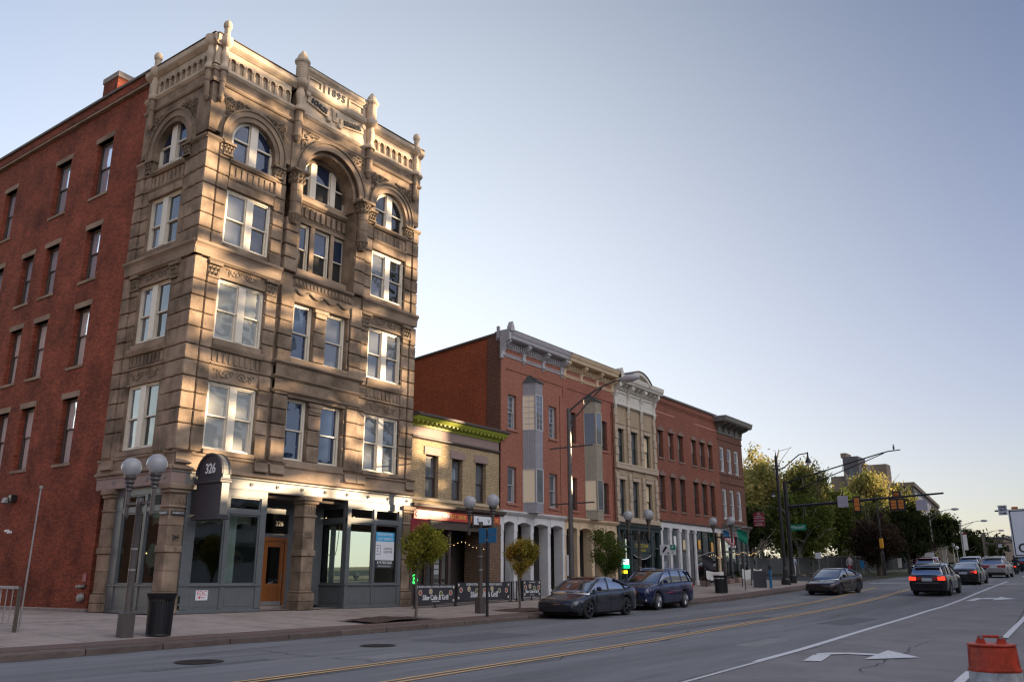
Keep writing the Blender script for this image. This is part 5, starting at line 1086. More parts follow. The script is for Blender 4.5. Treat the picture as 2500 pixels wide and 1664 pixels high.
valm.build('awning_valance', greend, Cb); MB().tube([(48.2 + 2.3 * i / 16, 25.96, 2.35 + .25 * ((2.3 * i / 16 - 1.15) / 1.15) ** 2) for i in range(17)], .02, 5).build('awning_piping', wpaint, Cb)
t = thing('open_light_sign', 'small lit window sign, white over green over yellow, in the dark green shopfront', 'sign', (47.0, 25.95, 1.9))
for m_, z0, z1, x1 in ((mat('lit_white', (.6, .9, .85), emit=.5), 2.0, 2.32, 47.62), (mat('lit_green', (.0, .75, .25), emit=.4), 1.78, 1.99, 47.68), (mat('lit_yellow', (.9, .75, .02), emit=.4), 1.48, 1.66, 47.4)): MB().box((46.98, 25.99, z0), (x1, 26.02, z1)).build('light_panel', m_, t)
# ---------------------------------------------------------------- deep red brick building
D = thing('deep_red_building', 'wide deep red brick building with pedimented windows and white shop columns', 'building', (52.05, 26, 0))
cols = [(52.25, 53.04), (53.9, 54.66), (55.38, 56.2), (57.62, 58.4), (59.05, 59.9), (60.5, 61.3)]; hs = [(a, b, z0, z1) for a, b in cols for z0, z1 in ((5.62, 7.86), (9.08, 10.92))]
MB(F).wall(52.02, 62.42, 4.9, 13.3, hs, -.4, .0).build('wall', brick_d, D); MB().box((52.1, 26.4, 4.3), (62.4, 44, 13.3)).build('roof_block', brick_d, D)
MB(F).box((52.0, -.4, 13.3), (62.44, .08, 13.46), .01).build('coping', capm, D); MB(F).box((52.02, -.1, 12.95), (62.42, .06, 13.02)).box((52.02, -.1, 12.72), (62.42, .03, 12.78)).build('brick_band', brick_d, D)
mb = MB(F)
for k in range(52): u = 52.05 + .2 * k; mb.box((u, .0, 12.78), (u + .1, .05, 12.95))
mb.build('brick_dentils', brick_d, D)['kind'] = 'stuff'; MB(F).box((52.1, -.1, 12.14), (55.0, .012, 12.22)).box((58.4, -.1, 12.14), (62.3, .012, 12.22)).build('stone_line', mat('pinkish_stone', (.42, .20, .15), .9), D)
sgs = mat('weathered_lintel', (.20, .13, .10), .85, noise=.2)
for i, (a, b, z0, z1) in enumerate(hs):
    sash(F, a, b, z0, z1, -.22, brownp, None, D, None, (z0 + z1) / 2, fw=.06, gms=[(glass_g, glass_w, glass_g, glass_wb)[i % 4]], proud=.02); MB(F).box((a - .06, -.2, z0 - .12), (b + .06, .06, z0), .01).build('window_sill', sgs, D)
    c = (a + b) / 2; MB(F).prism([(a - .12, z1), (b + .12, z1), (b + .12, z1 + .12), (c + .2, z1 + .2), (c, z1 + .38), (c - .2, z1 + .2), (a - .12, z1 + .12)], -.1, .08).build('pediment_lintel', sgs, D)
MB(F).box((52.02, -.3, 4.45), (61.9, .05, 4.80), .01).build('shop_lintel', wpaint, D); mould2(D, 52.0, 62.0, [(.05, 4.78), (.14, 4.82), (.14, 4.88), (.0, 4.92)], brownp, 'shop_cornice', F); MB(F).box((61.9, -.3, 4.45), (62.42, .05, 4.9)).build('shop_lintel', greyw, D)
for a, b in ((52.02, 52.3), (53.3, 53.62), (54.78, 55.06), (56.0, 56.3), (57.22, 57.5), (61.3, 61.6)):
    g = G(a, 26) - .1; MB(F).box((a, -.2, g), (b, .04, 4.45)).box((a - .05, -.2, 4.25), (b + .05, .08, 4.45)).box((a - .04, -.2, g), (b + .04, .08, g + .4)).build('column', wpaint if a != 61.3 else peach, D)
gshop(D, 52.3, 57.3, [(52.3, 52.36), (53.45, 53.5), (54.9, 54.95), (56.1, 56.15), (57.2, 57.3)], brownp, 4.45, 2.95, -.1, glass_g, .7, head=.02)
gshop(D, 57.5, 61.3, [(57.5, 57.6), (58.7, 58.8), (59.9, 60.0), (61.2, 61.3)], blackm, 4.45, 2.9, -.1, glass_s, .6, head=.02)
for x, z, m_ in ((58.0, 3.5, lettery), (60.2, 3.4, lettery), (54.1, 3.6, letterw), (55.5, 3.4, glass_y)): MB().box((x, 26.06, z - .3), (x + .35, 26.08, z + .35)).build('window_poster', m_, D)
for k in range(10): fixn(MB().lathe((57.9 + .36 * k, 25.7, 2.75 - .12 * sin(k)), [(.001, -.025), (.018, 0), (.001, .025)], 6).build('bulb', bulbm, D))
# ---------------------------------------------------------------- brown end building
E_ = thing('brown_end_building', 'brown brick building at the corner with heavy grey cornice', 'building', (62.42, 26, 0))
cols = [(62.76, 63.56), (64.2, 65.02), (65.62, 66.5)]; hs = [(a, b, z0, z1) for a, b in cols for z0, z1 in ((5.56, 7.84), (9.14, 11.06))]
MB(F).wall(62.42, 67.3, 5.1, 12.3, hs, -.4, .0).build('wall', brick_b, E_); MB().box((62.5, 26.4, 4.6), (67.28, 44, 12.8)).build('roof_block', brick_b, E_)
for a, b, z0, z1 in hs: sash(F, a, b, z0, z1, -.12, wpaint, None, E_, None, (z0 + z1) / 2, fw=.11, gms=[glass_g]); MB(F).box((a - .1, -.1, z0 - .1), (b + .1, .06, z0), .01).build('window_sill', mauve, E_)
for z in (8.3, 8.9, 11.6): MB(F).box((62.42, -.1, z), (67.32, .05, z + .1)).build('brick_band', brick_b, E_)
crm = mat('weathered_grey_cornice', (.17, .16, .14), .7, noise=.25, nscale=4)
mould2(E_, 62.4, 67.34, [(.0, 12.08), (.08, 12.12), (.08, 12.22), (.0, 12.26)], crm, 'frieze_moulding', F); MB(F).box((62.4, -.2, 12.2), (67.32, .02, 12.9)).build('frieze', crm, E_)
for k in range(5): u = 62.55 + 1.13 * k; MB(F).prism([(.0, 12.2), (.12, 12.26), (.2, 12.6), (.5, 12.7), (.72, 12.8), (.72, 12.89), (.0, 12.89)], u - .12, u + .12, axis=0).build('bracket', crm, E_)
for k in range(8): u = 62.9 + .56 * k; MB(F).prism([(.0, 12.6), (.3, 12.7), (.55, 12.8), (.55, 12.89), (.0, 12.89)], u - .05, u + .05, axis=0).build('modillion', crm, E_)
mould2(E_, 61.9, 67.45, [(.0, 12.88), (.85, 12.88), (.95, 12.98), (1.0, 13.2), (1.02, 13.26)], crm, 'cornice', F); MB(F).box((61.9, -.5, 13.26), (67.45, 1.04, 13.30)).build('coping', wpaint, E_)
mould2(E_, 62.3, 67.5, [(.0, 4.6), (.2, 4.95), (.35, 5.05), (.38, 5.18), (.0, 5.22)], crm, 'shop_cornice', F); MB(F).box((62.42, -.2, 4.3), (67.3, .06, 4.7)).build('shop_fascia', greyw, E_)
gshop(E_, 62.42, 67.3, [(62.42, 62.7), (63.8, 63.95), (65.1, 65.25), (66.2, 66.3), (67.1, 67.3)], slateg, 4.4, 3.1, -.05, glass_s, .5, head=.06)
for k in range(16): fixn(MB().lathe((62.6 + .3 * k, 25.3, 3.05 - .1 * sin(k * .8)), [(.001, -.025), (.018, 0), (.001, .025)], 6).build('bulb', bulbm, E_))
for x in (63.0, 64.1): MB().box((x, 26.04, 3.5), (x + .7, 26.06, 3.66)).build('window_print', letterw, E_)
t = thing('hanging_sign', 'maroon hanging signboard with white lettering on the end building', 'sign', (67.4, 25, 5.0))
mb = MB(); ya, yb = 24.62, 25.5; mb.prism([(ya, 5.18), (yb, 5.22), (yb, 6.2), ((ya + yb) / 2, 6.38), (ya, 6.16)], 67.44, 67.52, axis=0); mb.build('board', maroon, t); MB().tube([(67.48, 26.0, 6.55), (67.48, 24.5, 6.50)], .03, 6).tube([(67.48, 25.4, 6.5), (67.48, 25.4, 6.2)], .015, 5).build('bracket', blackm, t)
for s_, z, sz in (('332', 6.18, .16), ('COLUMBUS', 6.0, .11), ('Wedding Chapel', 5.86, .14), ('LAW OFFICES', 5.62, .14), ('ATTORNEYS', 5.42, .10), ('BAIL BONDS', 5.30, .13)): text(s_, sz, letterw, (67.435, 25.06, z), rot=RW, parent=t, ext=.004, sx=.9)
# ---------------------------------------------------------------- street lamps with paired globes (arms across the pavement)
def globe_lamp(x, y, label, m, box=True):
    g = G(x, y); t = thing('globe_street_lamp', label, 'street lamp', (x, y, g), group='twin-globe street lamps along the kerb'); b = Vector((x, y, g)); P = lambda *p: (b.x + p[0], b.y + p[1], b.z + p[2])
    if box: MB().box(P(-.15, -.15, -.02), P(.15, .15, .58), .02).build('base_box', polem, t)
    MB().lathe(P(0, 0, 0), [(.11, .0), (.10, .6), (.085, 1.2), (.075, 3.1), (.085, 3.12), (.085, 3.3), (.05, 3.36)], 16).build('pole', m, t, smooth=True)
    rg = MB()
    for z in (1.55, 2.05): rg.lathe(P(0, 0, 0), [(.082, z), (.088, z + .01), (.088, z + .035), (.082, z + .045)], 16)
    rg.build('pole_ring', steel, t)
    MB().box(P(-.035, -.62, 3.16), P(.035, .62, 3.23), .008).box(P(-.05, -.07, 3.05), P(.05, .07, 3.36), .01).build('cross_arm', blackm, t)
    for q in (-1, 1):
        MB().lathe(P(0, q * .575, 0), [(.03, 2.86), (.055, 2.9), (.055, 3.52), (.075, 3.56), (.06, 3.60), (.10, 3.66), (.08, 3.70), (.13, 3.76), (.11, 3.80), (.155, 3.87), (.155, 3.92)], 14).build('globe_holder', m, t)
        gl = MB().lathe(P(0, q * .575, 4.14), [(.255 * sin(a), -.255 * cos(a)) for a in [.52 + (pi - .53) * i / 12 for i in range(13)]], 24).build('globe', frosted, t, smooth=True)
        MB().lathe(P(0, q * .575, 4.14), [(.02, -.22), (.03, .02), (.001, .04)], 8).build('lamp_bulb', signwhite, gl)
    return t
globe_lamp(12.15, 20.5, 'grey-brown twin-globe lamp beside the black litter bin, nearest of all', polem)
globe_lamp(26.54, 20.88, 'dark twin-globe lamp beside the pole with blue signs', bronze)
globe_lamp(39.6, 21.0, 'dark twin-globe lamp by the dark green shopfront behind the blue parked car', bronze, False)
globe_lamp(50.3, 21.0, 'dark twin-globe lamp beside the far litter bin and flag', bronze, False)
# frosted globes: let the world shine through a little
gm_ = MATS['frosted_globe']; pn = gm_.node_tree.nodes['Principled BSDF']; pn.inputs['Transmission Weight'].default_value = .42; pn.inputs['Roughness'].default_value = .12; pn.inputs['IOR'].default_value = 1.12
# litter bins
def bin_(x, y, h, r, label, sc=1):
    g = G(x, y); t = thing('litter_bin', label, 'litter bin', (x, y, g), group='black slatted litter bins')
    MB().lathe((x, y, g), [(r * .78, .03), (r * .82, h * .8)], 20).build('liner', signblack, t); n = 30
    MB().lathe((x, y, g), [(r * .86, .0), (r * .88, .03), (r * .84, .06)], 24).lathe((x, y, g), [(r * .90, h * .86), (r * 1.0, h * .93), (r * 1.04, h), (r * .72, h * .99), (r * .62, h * .9)], 24).build('rim', blackm, t)
    for k in range(n):
        a = 2 * pi * k / n; ca, sa = cos(a), sin(a); m = MB(); w = .015
        for z0, z1, r0, r1 in ((.04, h * .84, r * .87, r * .93), (h * .84, h, r * .93, r * 1.08)):
            A_ = [(x + r0 * ca - w * sa, y + r0 * sa + w * ca, g + z0), (x + r0 * ca + w * sa, y + r0 * sa - w * ca, g + z0), (x + r1 * ca + w * sa, y + r1 * sa - w * ca, g + z1), (x + r1 * ca - w * sa, y + r1 * sa + w * ca, g + z1)]
            B_ = [(p[0] - .012 * ca, p[1] - .012 * sa, p[2]) for p in A_]; i = len(m.v); m.v += A_ + B_; m.f += [tuple(i + j for j in f) for f in ((0, 1, 2, 3), (7, 6, 5, 4), (0, 4, 5, 1), (1, 5, 6, 2), (2, 6, 7, 3), (3, 7, 4, 0))]
        m.build('slat', blackm, t)
bin_(12.95, 20.35, 1.02, .34, 'black slatted litter bin beside the nearest lamp post'); bin_(49.55, 21.0, 1.0, .40, 'far black litter bin in front of the white banner, beside a lamp post')
# pole with two blue signs seen from behind
g = G(25.34, 19.62); t = thing('blue_sign_pole', 'black pole carrying two blank blue sign panels in front of the cafe', 'sign', (25.34, 19.62, g)); MB().lathe((25.34, 19.62, g), [(.055, 0), (.05, 3.0), (.055, 3.01), (.001, 3.05)], 12).build('pole', blackm, t)
for z in (2.37, 2.64):
    for y0, y1 in ((19.18, 19.58), (19.66, 19.98)): MB().box((25.28, y0, z), (25.30, y1, z + .26), .004).build('sign_panel', bluesign, t)
for z in (2.45, 2.85): MB().box((25.26, 19.56, z), (25.42, 19.68, z + .04), .01).build('bracket', steel, t)
# tall curved street lamp
def mast_lamp(x, y, h, reach, label, rise=1.2, m=polem, r=.12, bars=(), group='tall cobra-head street lamps'):
    g = G(x, y); t = thing('tall_street_lamp', label, 'street lamp', (x, y, g), group=group)
    MB().lathe((x, y, g), [(r * 1.5, 0), (r * 1.5, .3), (r, .34), (r * .8, h), (.02, h + .02)], 14).build('pole', m, t, smooth=False)
    P = [(x, y - reach * s_, g + h - .15 + rise * (1 - (1 - s_) ** 1.8)) for s_ in [i / 10 for i in range(11)]]; Q = [(x, y - reach * .62 * s_, g + h - .75 + (rise * .78 + .6) * s_ ** .95) for s_ in [i / 6 for i in range(7)]]
    MB().tube(P, .05, 7, .03).tube(Q, .035, 6).tube([(x, y - reach * .28, g + h - .5 + (rise * .78 + .6) * .42), (x, y - reach * .28, g + h - .15 + rise * .45)], .02, 5).build('arm', m, t)
    hx = P[-1]; MB().lathe((hx[0], hx[1] - .35, hx[2]), [(.001, -.5), (.10, -.42), (.17, -.1), (.17, .2), (.08, .42), (.001, .45)], 10, axis='y').build('lamp_head', grey_p, t, smooth=True)
    for z in bars: MB().tube([(x, y + 1.05, z), (x, y - 1.25, z + .0)], .035, 6).build('banner_arm', m, t)
    return t
mast_lamp(33.2, 21.0, 8.75, 2.9, 'tall brown street lamp standing between the two arcades', 1.15, bars=(6.95, 4.40))
mast_lamp(125, 23.4, 6.6, 2.8, 'tall street lamp rising out of the dark far trees', .8, steel, .10)
mast_lamp(140, 22.3, 5.6, 2.8, 'tall street lamp behind the far street banner', .7, steel, .12)
mast_lamp(170, 23.8, 4.9, 2.6, 'taller of the two farthest lamps near the horizon', .6, bronze, .16)
mast_lamp(185, 23.8, 3.9, 2.4, 'shorter of the two farthest lamps near the horizon', .6, bronze, .10)
# small street trees
def leaves(c, rx, rz, n, s, m, t, name='crown', zsq=1, seed=1, shell=.55, clumps=14, up=0, cl=.42):
    """crown of leaf-sized faces gathered in clumps through an uneven volume"""
    r = np.random.default_rng(seed); C_ = []
    while len(C_) < clumps:
        p = r.uniform(-1, 1, 3)
        if .25 < np.linalg.norm(p) < .95: C_.append(p)
    C_ = np.array(C_); k = r.integers(0, clumps, n); P = C_[k] * .78 + r.normal(0, cl * .5, (n, 3)); d = np.linalg.norm(P, axis=1); P = P[d < 1.12 + .1 * np.sin(P[:, 0] * 9)[:]]
    n = len(P); P = P * np.array([rx, rx, rz]) + np.array(c); a = r.normal(0, 1, (n, 3)); a /= np.linalg.norm(a, axis=1)[:, None]; b = r.normal(0, 1, (n, 3)); b -= (b * a).sum(1)[:, None] * a; b /= np.linalg.norm(b, axis=1)[:, None]
    L1 = s * r.uniform(.6, 1.3, (n, 1)); W1 = L1 * .45; V = np.stack([P - a * L1, P + b * W1, P + a * L1, P - b * W1], 1).reshape(-1, 3) - np.array(org(t))
    me = bpy.data.meshes.new(name); me.from_pydata(V.tolist(), [], np.arange(n * 4).reshape(-1, 4).tolist()); me.materials.append(m); o = bpy.data.objects.new(name, me); link(o, t); return o
def small_tree(x, y, zc, rx, rz, m, label, seed, n=5200):
    g = G(x, y); t = thing('street_tree', label, 'tree', (x, y, g), group='small trees in the pavement'); r = random.Random(seed); zb = zc - rz
    mb = MB().tube([(x, y, g), (x + .02, y, g + .5), (x - .02, y + .02, zb + .15), (x, y, zb + .4)], .05, 8, .038)
    for k in range(11):
        a = 2 * pi * k / 11 + r.random(); e = rx * r.uniform(.4, .8); mb.tube([(x, y, zb + .1 + .03 * k), (x + e * .4 * cos(a), y + e * .4 * sin(a), zb + .55 + .05 * k), (x + e * cos(a), y + e * sin(a), zc + rz * r.uniform(-.1, .6))], .024, 5, .006)
    mb.build('trunk', bark, t); rr = r
    # heart-shaped crown: narrower towards the bottom
    o = leaves((x + (.26 if x < 25 else .08), y - (.15 if x < 25 else .05), zc), rx, rz, n, .05, m, t, seed=seed, clumps=20, cl=.30); me = o.data; co = np.empty(len(me.vertices) * 3); me.vertices.foreach_get('co', co); co = co.reshape(-1, 3); zz = (co[:, 2] + t.location.z - (zc - rz)) / (2 * rz); f = np.clip(.42 + 1.1 * zz, .35, 1.05); cx0, cy0 = (.26, -.15) if x < 25 else (.08, -.05); co[:, 0] = (co[:, 0] - cx0) * f + cx0 * np.clip(zz * 1.4, 0, 1); co[:, 1] = (co[:, 1] - cy0) * f + cy0 * np.clip(zz * 1.4, 0, 1); me.vertices.foreach_set('co', co.ravel()); me.update(); return t
small_tree(22.34, 20.3, 2.0, .84, 1.02, leaf_st, 'small green-gold street tree in front of the letting poster pier, nearest', 3, 9000)
small_tree(29.4, 21.1, 1.95, .74, .94, leaf_st2, 'small orange-tinged street tree right of the pole with blue signs', 5, 8000)
small_tree(36.2, 21.0, 2.35, 1.42, 1.2, leaf_gr, 'small dark green street tree behind the parked grey sedan', 8, 8000)
g = G(53.1, 20.9); t = thing('young_tree', 'thin leafless young tree beside the chalk board', 'tree', (53.1, 20.9, g)); mb = MB().tube([(53.1, 20.9, g), (53.1, 20.9, g + 1.6), (53.12, 20.9, g + 2.6)], .035, 6, .012)
for k in range(16): a = k * 2.4; z = g + 1.2 + .09 * k; mb.tube([(53.1, 20.9, z), (53.1 + .35 * cos(a), 20.9 + .35 * sin(a), z + .35), (53.1 + .55 * cos(a), 20.9 + .55 * sin(a), z + .75)], .012, 4, .004)
mb.build('trunk', bark, t)
# railing, post and slanted pole at the left edge
t = thing('pavement_railing', 'steel barred railing with pale back board at the left edge', 'railing', (10.6, 22.8, -.15)); mb = MB(); 
mb.tube([(6.2, 23.6, .98), (10.62, 22.85, .86)], .025, 6).tube([(6.2, 23.9, 1.02), (10.62, 22.9, .90)], .015, 6).tube([(6.2, 23.6, .02), (10.62, 22.85, -.0)], .02, 6); mb.build('rail', steel, t)
for k in range(34): s_ = k / 34; MB().box((6.2 + 4.42 * s_ - .01, 23.6 - .75 * s_ - .01, .02), (6.2 + 4.42 * s_ + .01, 23.6 - .75 * s_ + .01, .96 - .1 * s_)).build('bar', steel, t)
MB().prism([(6.2, 23.66), (10.28, 22.97), (10.28, 23.0), (6.2, 23.69)], .10, .74, axis=2).build('board', creamcloth, t); MB().box((10.60, 22.80, -.18), (10.68, 22.88, .90), .01).build('end_post', bronze, t)
t = thing('thin_pole', 'thin pale pole standing against the brick wall at the left', 'pole', (10.78, 22.92, -.17)); MB().tube([(10.78, 22.92, -.17), (10.86, 23.0, 3.35)], .024, 8, .02).lathe((10.86, 23.0, 3.33), [(.05, 0), (.05, .06), (.001, .08)], 8).build('shaft', steel, t)
# parking sign on post
x, y = 42.2, 20.6; g = G(x, y); t = thing('parking_sign', 'white and green parking sign on a post before the green shopfront', 'sign', (x, y, g)); MB().lathe((x, y, g), [(.03, 0), (.03, 2.95)], 8).build('post', steel, t)
MB().box((x - .03, y - .05, 2.35), (x - .015, y + .55, 2.88), .003).build('panel', signwhite, t); MB().box((x - .03, y - .36, 2.35), (x - .015, y - .055, 2.88), .003).build('panel', signwhite, t); MB().box((x - .034, y - .35, 2.60), (x - .03, y - .06, 2.87)).build('panel', greensign, t)
text('P', .26, letterw, (x - .036, y - .2, 2.735), rot=RW, parent=t, ext=.003); MB().box((x - .036, y - .22, 2.42), (x - .03, y - .18, 2.56)).build('arrow', greensign, t)
MB().prism([(y + .42, 2.50), (y + .34, 2.48), (y + .12, 2.72), (y + .18, 2.80), (y + .24, 2.80)], x - .036, x - .03, axis=0).build('hand_symbol', letterk, t); MB().lathe((x - .034, y + .08, 2.45), [(.05, -.002), (.05, .002)], 10, axis='x').build('coin_symbol', letterk, t)
# white banner on barrier, sandwich boards, planters, meter
def cloth_banner(x0, x1, y, z0, z1, label, m=whitecloth):
    t = thing('cloth_banner', label, 'banner', (x0, y, z0)); mb = MB(); n = 12
    for i in range(n):
        a, b = i / n, (i + 1) / n; f = lambda s_: -.10 * sin(pi * s_); mb.poly([(x0 + (x1 - x0) * a, y + .05 * sin(7 * a), z0 + f(a) + (.12 * (i % 2 == 0))), (x0 + (x1 - x0) * b, y + .05 * sin(7 * b), z0 + f(b)), (x0 + (x1 - x0) * b, y, z1 + f(b)), (x0 + (x1 - x0) * a, y, z1 + f(a))])
    mb.build('cloth', m, t)
    for x in (x0, x1): MB().box((x - .02, y - .0, G(x, y)), (x + .02, y + .04, z1 + .03)).build('post', blackm, t)
    return t
t = cloth_banner(54.8, 58.2, 24.2, 1.15, 1.72, 'white cloth banner tied to a rail left of the far litter bin'); text('COCKTAILS', .2, mauve, (56.3, 24.12, 1.45), parent=t, ext=.003)
cloth_banner(57.0, 58.6, 22.6, 1.2, 1.85, 'first pale cloth banner right of the far lamp post'); cloth_banner(59.6, 61.2, 22.8, 1.25, 1.9, 'second pale cloth banner, beside the chalk board')
def aboard(x, y, h, w, m, label, rz=0):
    g = G(x, y); t = thing('sandwich_board', label, 'board', (x, y, g), rz)
    for q in (-1, 1):
        mb = MB(); mb.v = [(q * .28, -w / 2, 0), (q * .28, w / 2, 0), (q * .03, w / 2, h), (q * .03, -w / 2, h), (q * .28 + .03, -w / 2, 0), (q * .28 + .03, w / 2, 0), (q * .03 + .03, w / 2, h), (q * .03 + .03, -w / 2, h)]; mb.f = [(0, 1, 2, 3), (7, 6, 5, 4), (0, 4, 5, 1), (1, 5, 6, 2), (2, 6, 7, 3), (3, 7, 4, 0)]
        o = bpy.data.objects.new('leaf_panel', mb.mesh('leaf_panel', m)); link(o, t)
aboard(56.7, 21.3, 1.05, .8, signblack, 'black chalk sandwich board near the street corner', .3); aboard(66.5, 19.9, .9, .6, wood_o, 'small wooden sandwich board behind the oncoming car', .2)
for k, x in enumerate((56.2, 58.4, 60.4, 62.0)):
    t = thing('planter', ('green planter under the white cloth banner', 'green planter between lamp post and cloth banner', 'green planter beneath the second pale banner', 'green planter nearest the street corner')[k], 'plant', (x, 24.9, G(x, 24.9))); MB().box((x - .4, 24.7, G(x, 24.9)), (x + .4, 25.1, G(x, 24.9) + .35), .02).build('trough', mauve, t); leaves((x, 24.9, G(x, 24.9) + .55), .48, .3, 500, .05, leaf_dk if k % 2 else leaf_br, t, 'foliage', seed=k + 20, clumps=8)
x, y = 56.2, 20.4; g = G(x, y); t = thing('parking_meter', 'slim blue parking meter post at the kerb near the traffic lights', 'parking meter', (x, y, g)); MB().box((x - .07, y - .07, g), (x + .07, y + .07, g + 1.15), .02).build('post', bluesign, t); MB().box((x - .1, y - .1, g + 1.15), (x + .1, y + .1, g + 1.45), .04).build('meter_head', signblack, t)
# flags
def flag(x, y, z, label, kind):
    t = thing('flag', label, 'flag', (x, y, z)); MB().tube([(x, 26.0, z - .3), (x, y, z)], .02, 6).build('flagpole', signwhite, t)
    n = 13; stripes = 13 if kind == 'us' else 1
    for k in range(stripes):
        mb = MB(); w = 1.15 / stripes
        for i in range(6):
            a, b = i / 6, (i + 1) / 6; yy = lambda v: y + .1 + (1.0 - .25 * v) * 0 ; P = lambda u, v: (x + .08 * sin(5 * v + u), y + .9 * u * (1 - .3 * v), z - .1 - .95 * v - .35 * (1 - u))
            u0, u1 = k / stripes, (k + 1) / stripes; mb.poly([P(u0, a), P(u1, a), P(u1, b), P(u0, b)])
        mb.build('stripe' if stripes > 1 else 'cloth', {'us': [letterr, whitecloth][k % 2], 'green': greensign, 'dark': signblack}[kind], t)
    if kind == 'us':
        mb = MB()
        for i in range(3): a, b = i / 6, (i + 1) / 6; P = lambda u, v: (x + .08 * sin(5 * v + u) - .012, y + .9 * u * (1 - .3 * v), z - .1 - .95 * v - .35 * (1 - u)); mb.poly([P(.46, a), P(1, a), P(1, b), P(.46, b)])
        mb.build('canton', bluesign, t)
flag(60.3, 24.3, 4.75, 'red and white striped flag beside the lit globe lamp', 'us'); flag(63.6, 24.6, 5.0, 'plain green flag hanging from the end building', 'green'); flag(57.6, 24.9, 3.0, 'dark draped cloth flag in the shop entrance', 'dark')
# orange and white traffic drum
x, y = 13.22, 1.93; g = G(x, y); dz = .25 - .98; g = .25 - .97
t = thing('traffic_drum', 'orange and white striped traffic drum in the right foreground', 'traffic drum', (x, y, g)); om = mat('orange_plastic', (.46, .045, .014), .5, noise=.28, nscale=14, dark=(.55, 5), bump=.15, bscale=12); wm = mat('reflective_white', (.46, .47, .49), .5, noise=.22, nscale=16, dark=(.5, 7), bump=.12, bscale=14)
def lr(n, pr, m, nm): fixn(MB().lathe((x, y, g), pr, 28).build(nm, m, t))
lr(0, [(.36, 0), (.36, .06), (.30, .08)], blackm, 'rubber_base')
lr(0, [(.27, .93), (.29, .955), (.285, .97), (.25, .975), (.10, .97)], om, 'lid'); lr(0, [(.302, .67), (.298, .70), (.284, .93), (.27, .93)], om, 'orange_band')
lr(0, [(.31, .635), (.315, .65), (.315, .67), (.302, .675)], om, 'ridge'); lr(0, [(.311, .49), (.307, .635)], wm, 'white_band'); lr(0, [(.318, .45), (.32, .47), (.315, .49)], om, 'ridge'); lr(0, [(.318, .30), (.314, .45)], om, 'orange_band'); lr(0, [(.322, .15), (.318, .30)], wm, 'white_band'); lr(0, [(.325, .07), (.322, .15)], om, 'orange_band')
hx = []
mb = MB(); ca, sa = cos(-1.3), sin(-1.3)
for q in (-1, 1): mb.prism([(q * .30 * .62, .965), (q * .30 * .20, .965), (q * .30 * .30, 1.07), (q * .30 * .46, 1.07)], -.035, .035); 
mb.box((-.12, -.02, 1.04), (.12, .02, 1.075), .008)
mb.v = [(x + a * ca - b * sa, y + a * sa + b * ca, g + c) for a, b, c in mb.v]; mb.build('handle', om, t)
for q in (-1, 1): mb = MB().lathe((q * .115, 0, 1.05), [(.025, -.045), (.025, .045)], 8, axis='y'); mb.v = [(x + a * ca - b * sa, y + a * sa + b * ca, g + c) for a, b, c in mb.v]; mb.build('handle_bolt', steel, t)
# ONE WAY-lane sign at the right edge: ahead-only arrow
x, y = 19.95, 1.86; t = thing('only_lane_sign', 'big white sign with black upward arrow and ONLY, cut by the right edge', 'sign', (x, y, G(x, y))); zb, zt = 1.49, 2.41; w = .84; rzz = 0
MB().box((x, y - w / 2, zb), (x + .012, y + w / 2, zt), .0).build('plate', signwhite, t)
mb = MB(); s_ = .018; ya, yb = y - w / 2 + .02, y + w / 2 - .02; mb.box((x - .004, ya, zb + .02), (x, yb, zb + .02 + s_)).box((x - .004, ya, zt - .02 - s_), (x, yb, zt - .02)).box((x - .004, ya, zb + .02 + s_), (x, ya + s_, zt - .02 - s_)).box((x - .004, yb - s_, zb + .02 + s_), (x, yb, zt - .02 - s_)); mb.build('border', letterk, t)
MB().prism([(y - .05, zb + .30), (y + .05, zb + .30), (y + .05, zt - .28), (y + .17, zt - .30), (y + .0, zt - .08), (y - .17, zt - .30), (y - .05, zt - .28)], x - .004, x, axis=0).build('arrow', letterk, t); text('ONLY', .25, letterk, (x - .003, y, zb + .16), rot=RW, parent=t, ext=.002, bold=.004)
MB().box((x + .013, y - .47, G(x, y)), (x + .05, y - .42, zt + .05)).box((x + .014, y - .45, zb + .2), (x + .03, y + .3, zb + .24)).build('post', steel, t)
# ---------------------------------------------------------------- traffic signals
sigo = mat('signal_orange', (.62, .20, .03), .5, noise=.08)
x, y = 63.6, 21.45; g = G(x, y)
t = thing('signal_mast', 'black traffic signal mast with long arm over the street and street lamp arm', 'traffic light', (x, y, g)); MB().lathe((x, y, g), [(.28, 0), (.28, .5), (.22, .6), (.17, 1.2), (.15, 7.2), (.001, 7.22)], 14).build('pole', blackm, t)
MB().tube([(x, y - s_ * 10.6, 6.28 + .40 * s_) for s_ in [i / 6 for i in range(7)]], .11, 8, .06).build('mast_arm', blackm, t)
MB().tube([(x, y - .1, 8.05), (x, 14.6, 9.62), (x, 14.0, 9.74), (x, 13.2, 9.78)], .05, 7, .035).tube([(x, y - .1, 7.2), (x, 15.5, 9.2), (x, 14.3, 9.63)], .04, 6, .03).build('lamp_arm', blackm, t)
for yy, za, zb in ((20.1, 7.6, 8.32), (18.7, 8.1, 8.65), (17.2, 8.62, 9.0)): MB().tube([(x, yy, za), (x, yy, zb)], .02, 5).build('arm_strut', steel, t)
MB().tube([(x, y, 7.2), (x, y, 8.15)], .12, 10).build('pole_top', blackm, t)
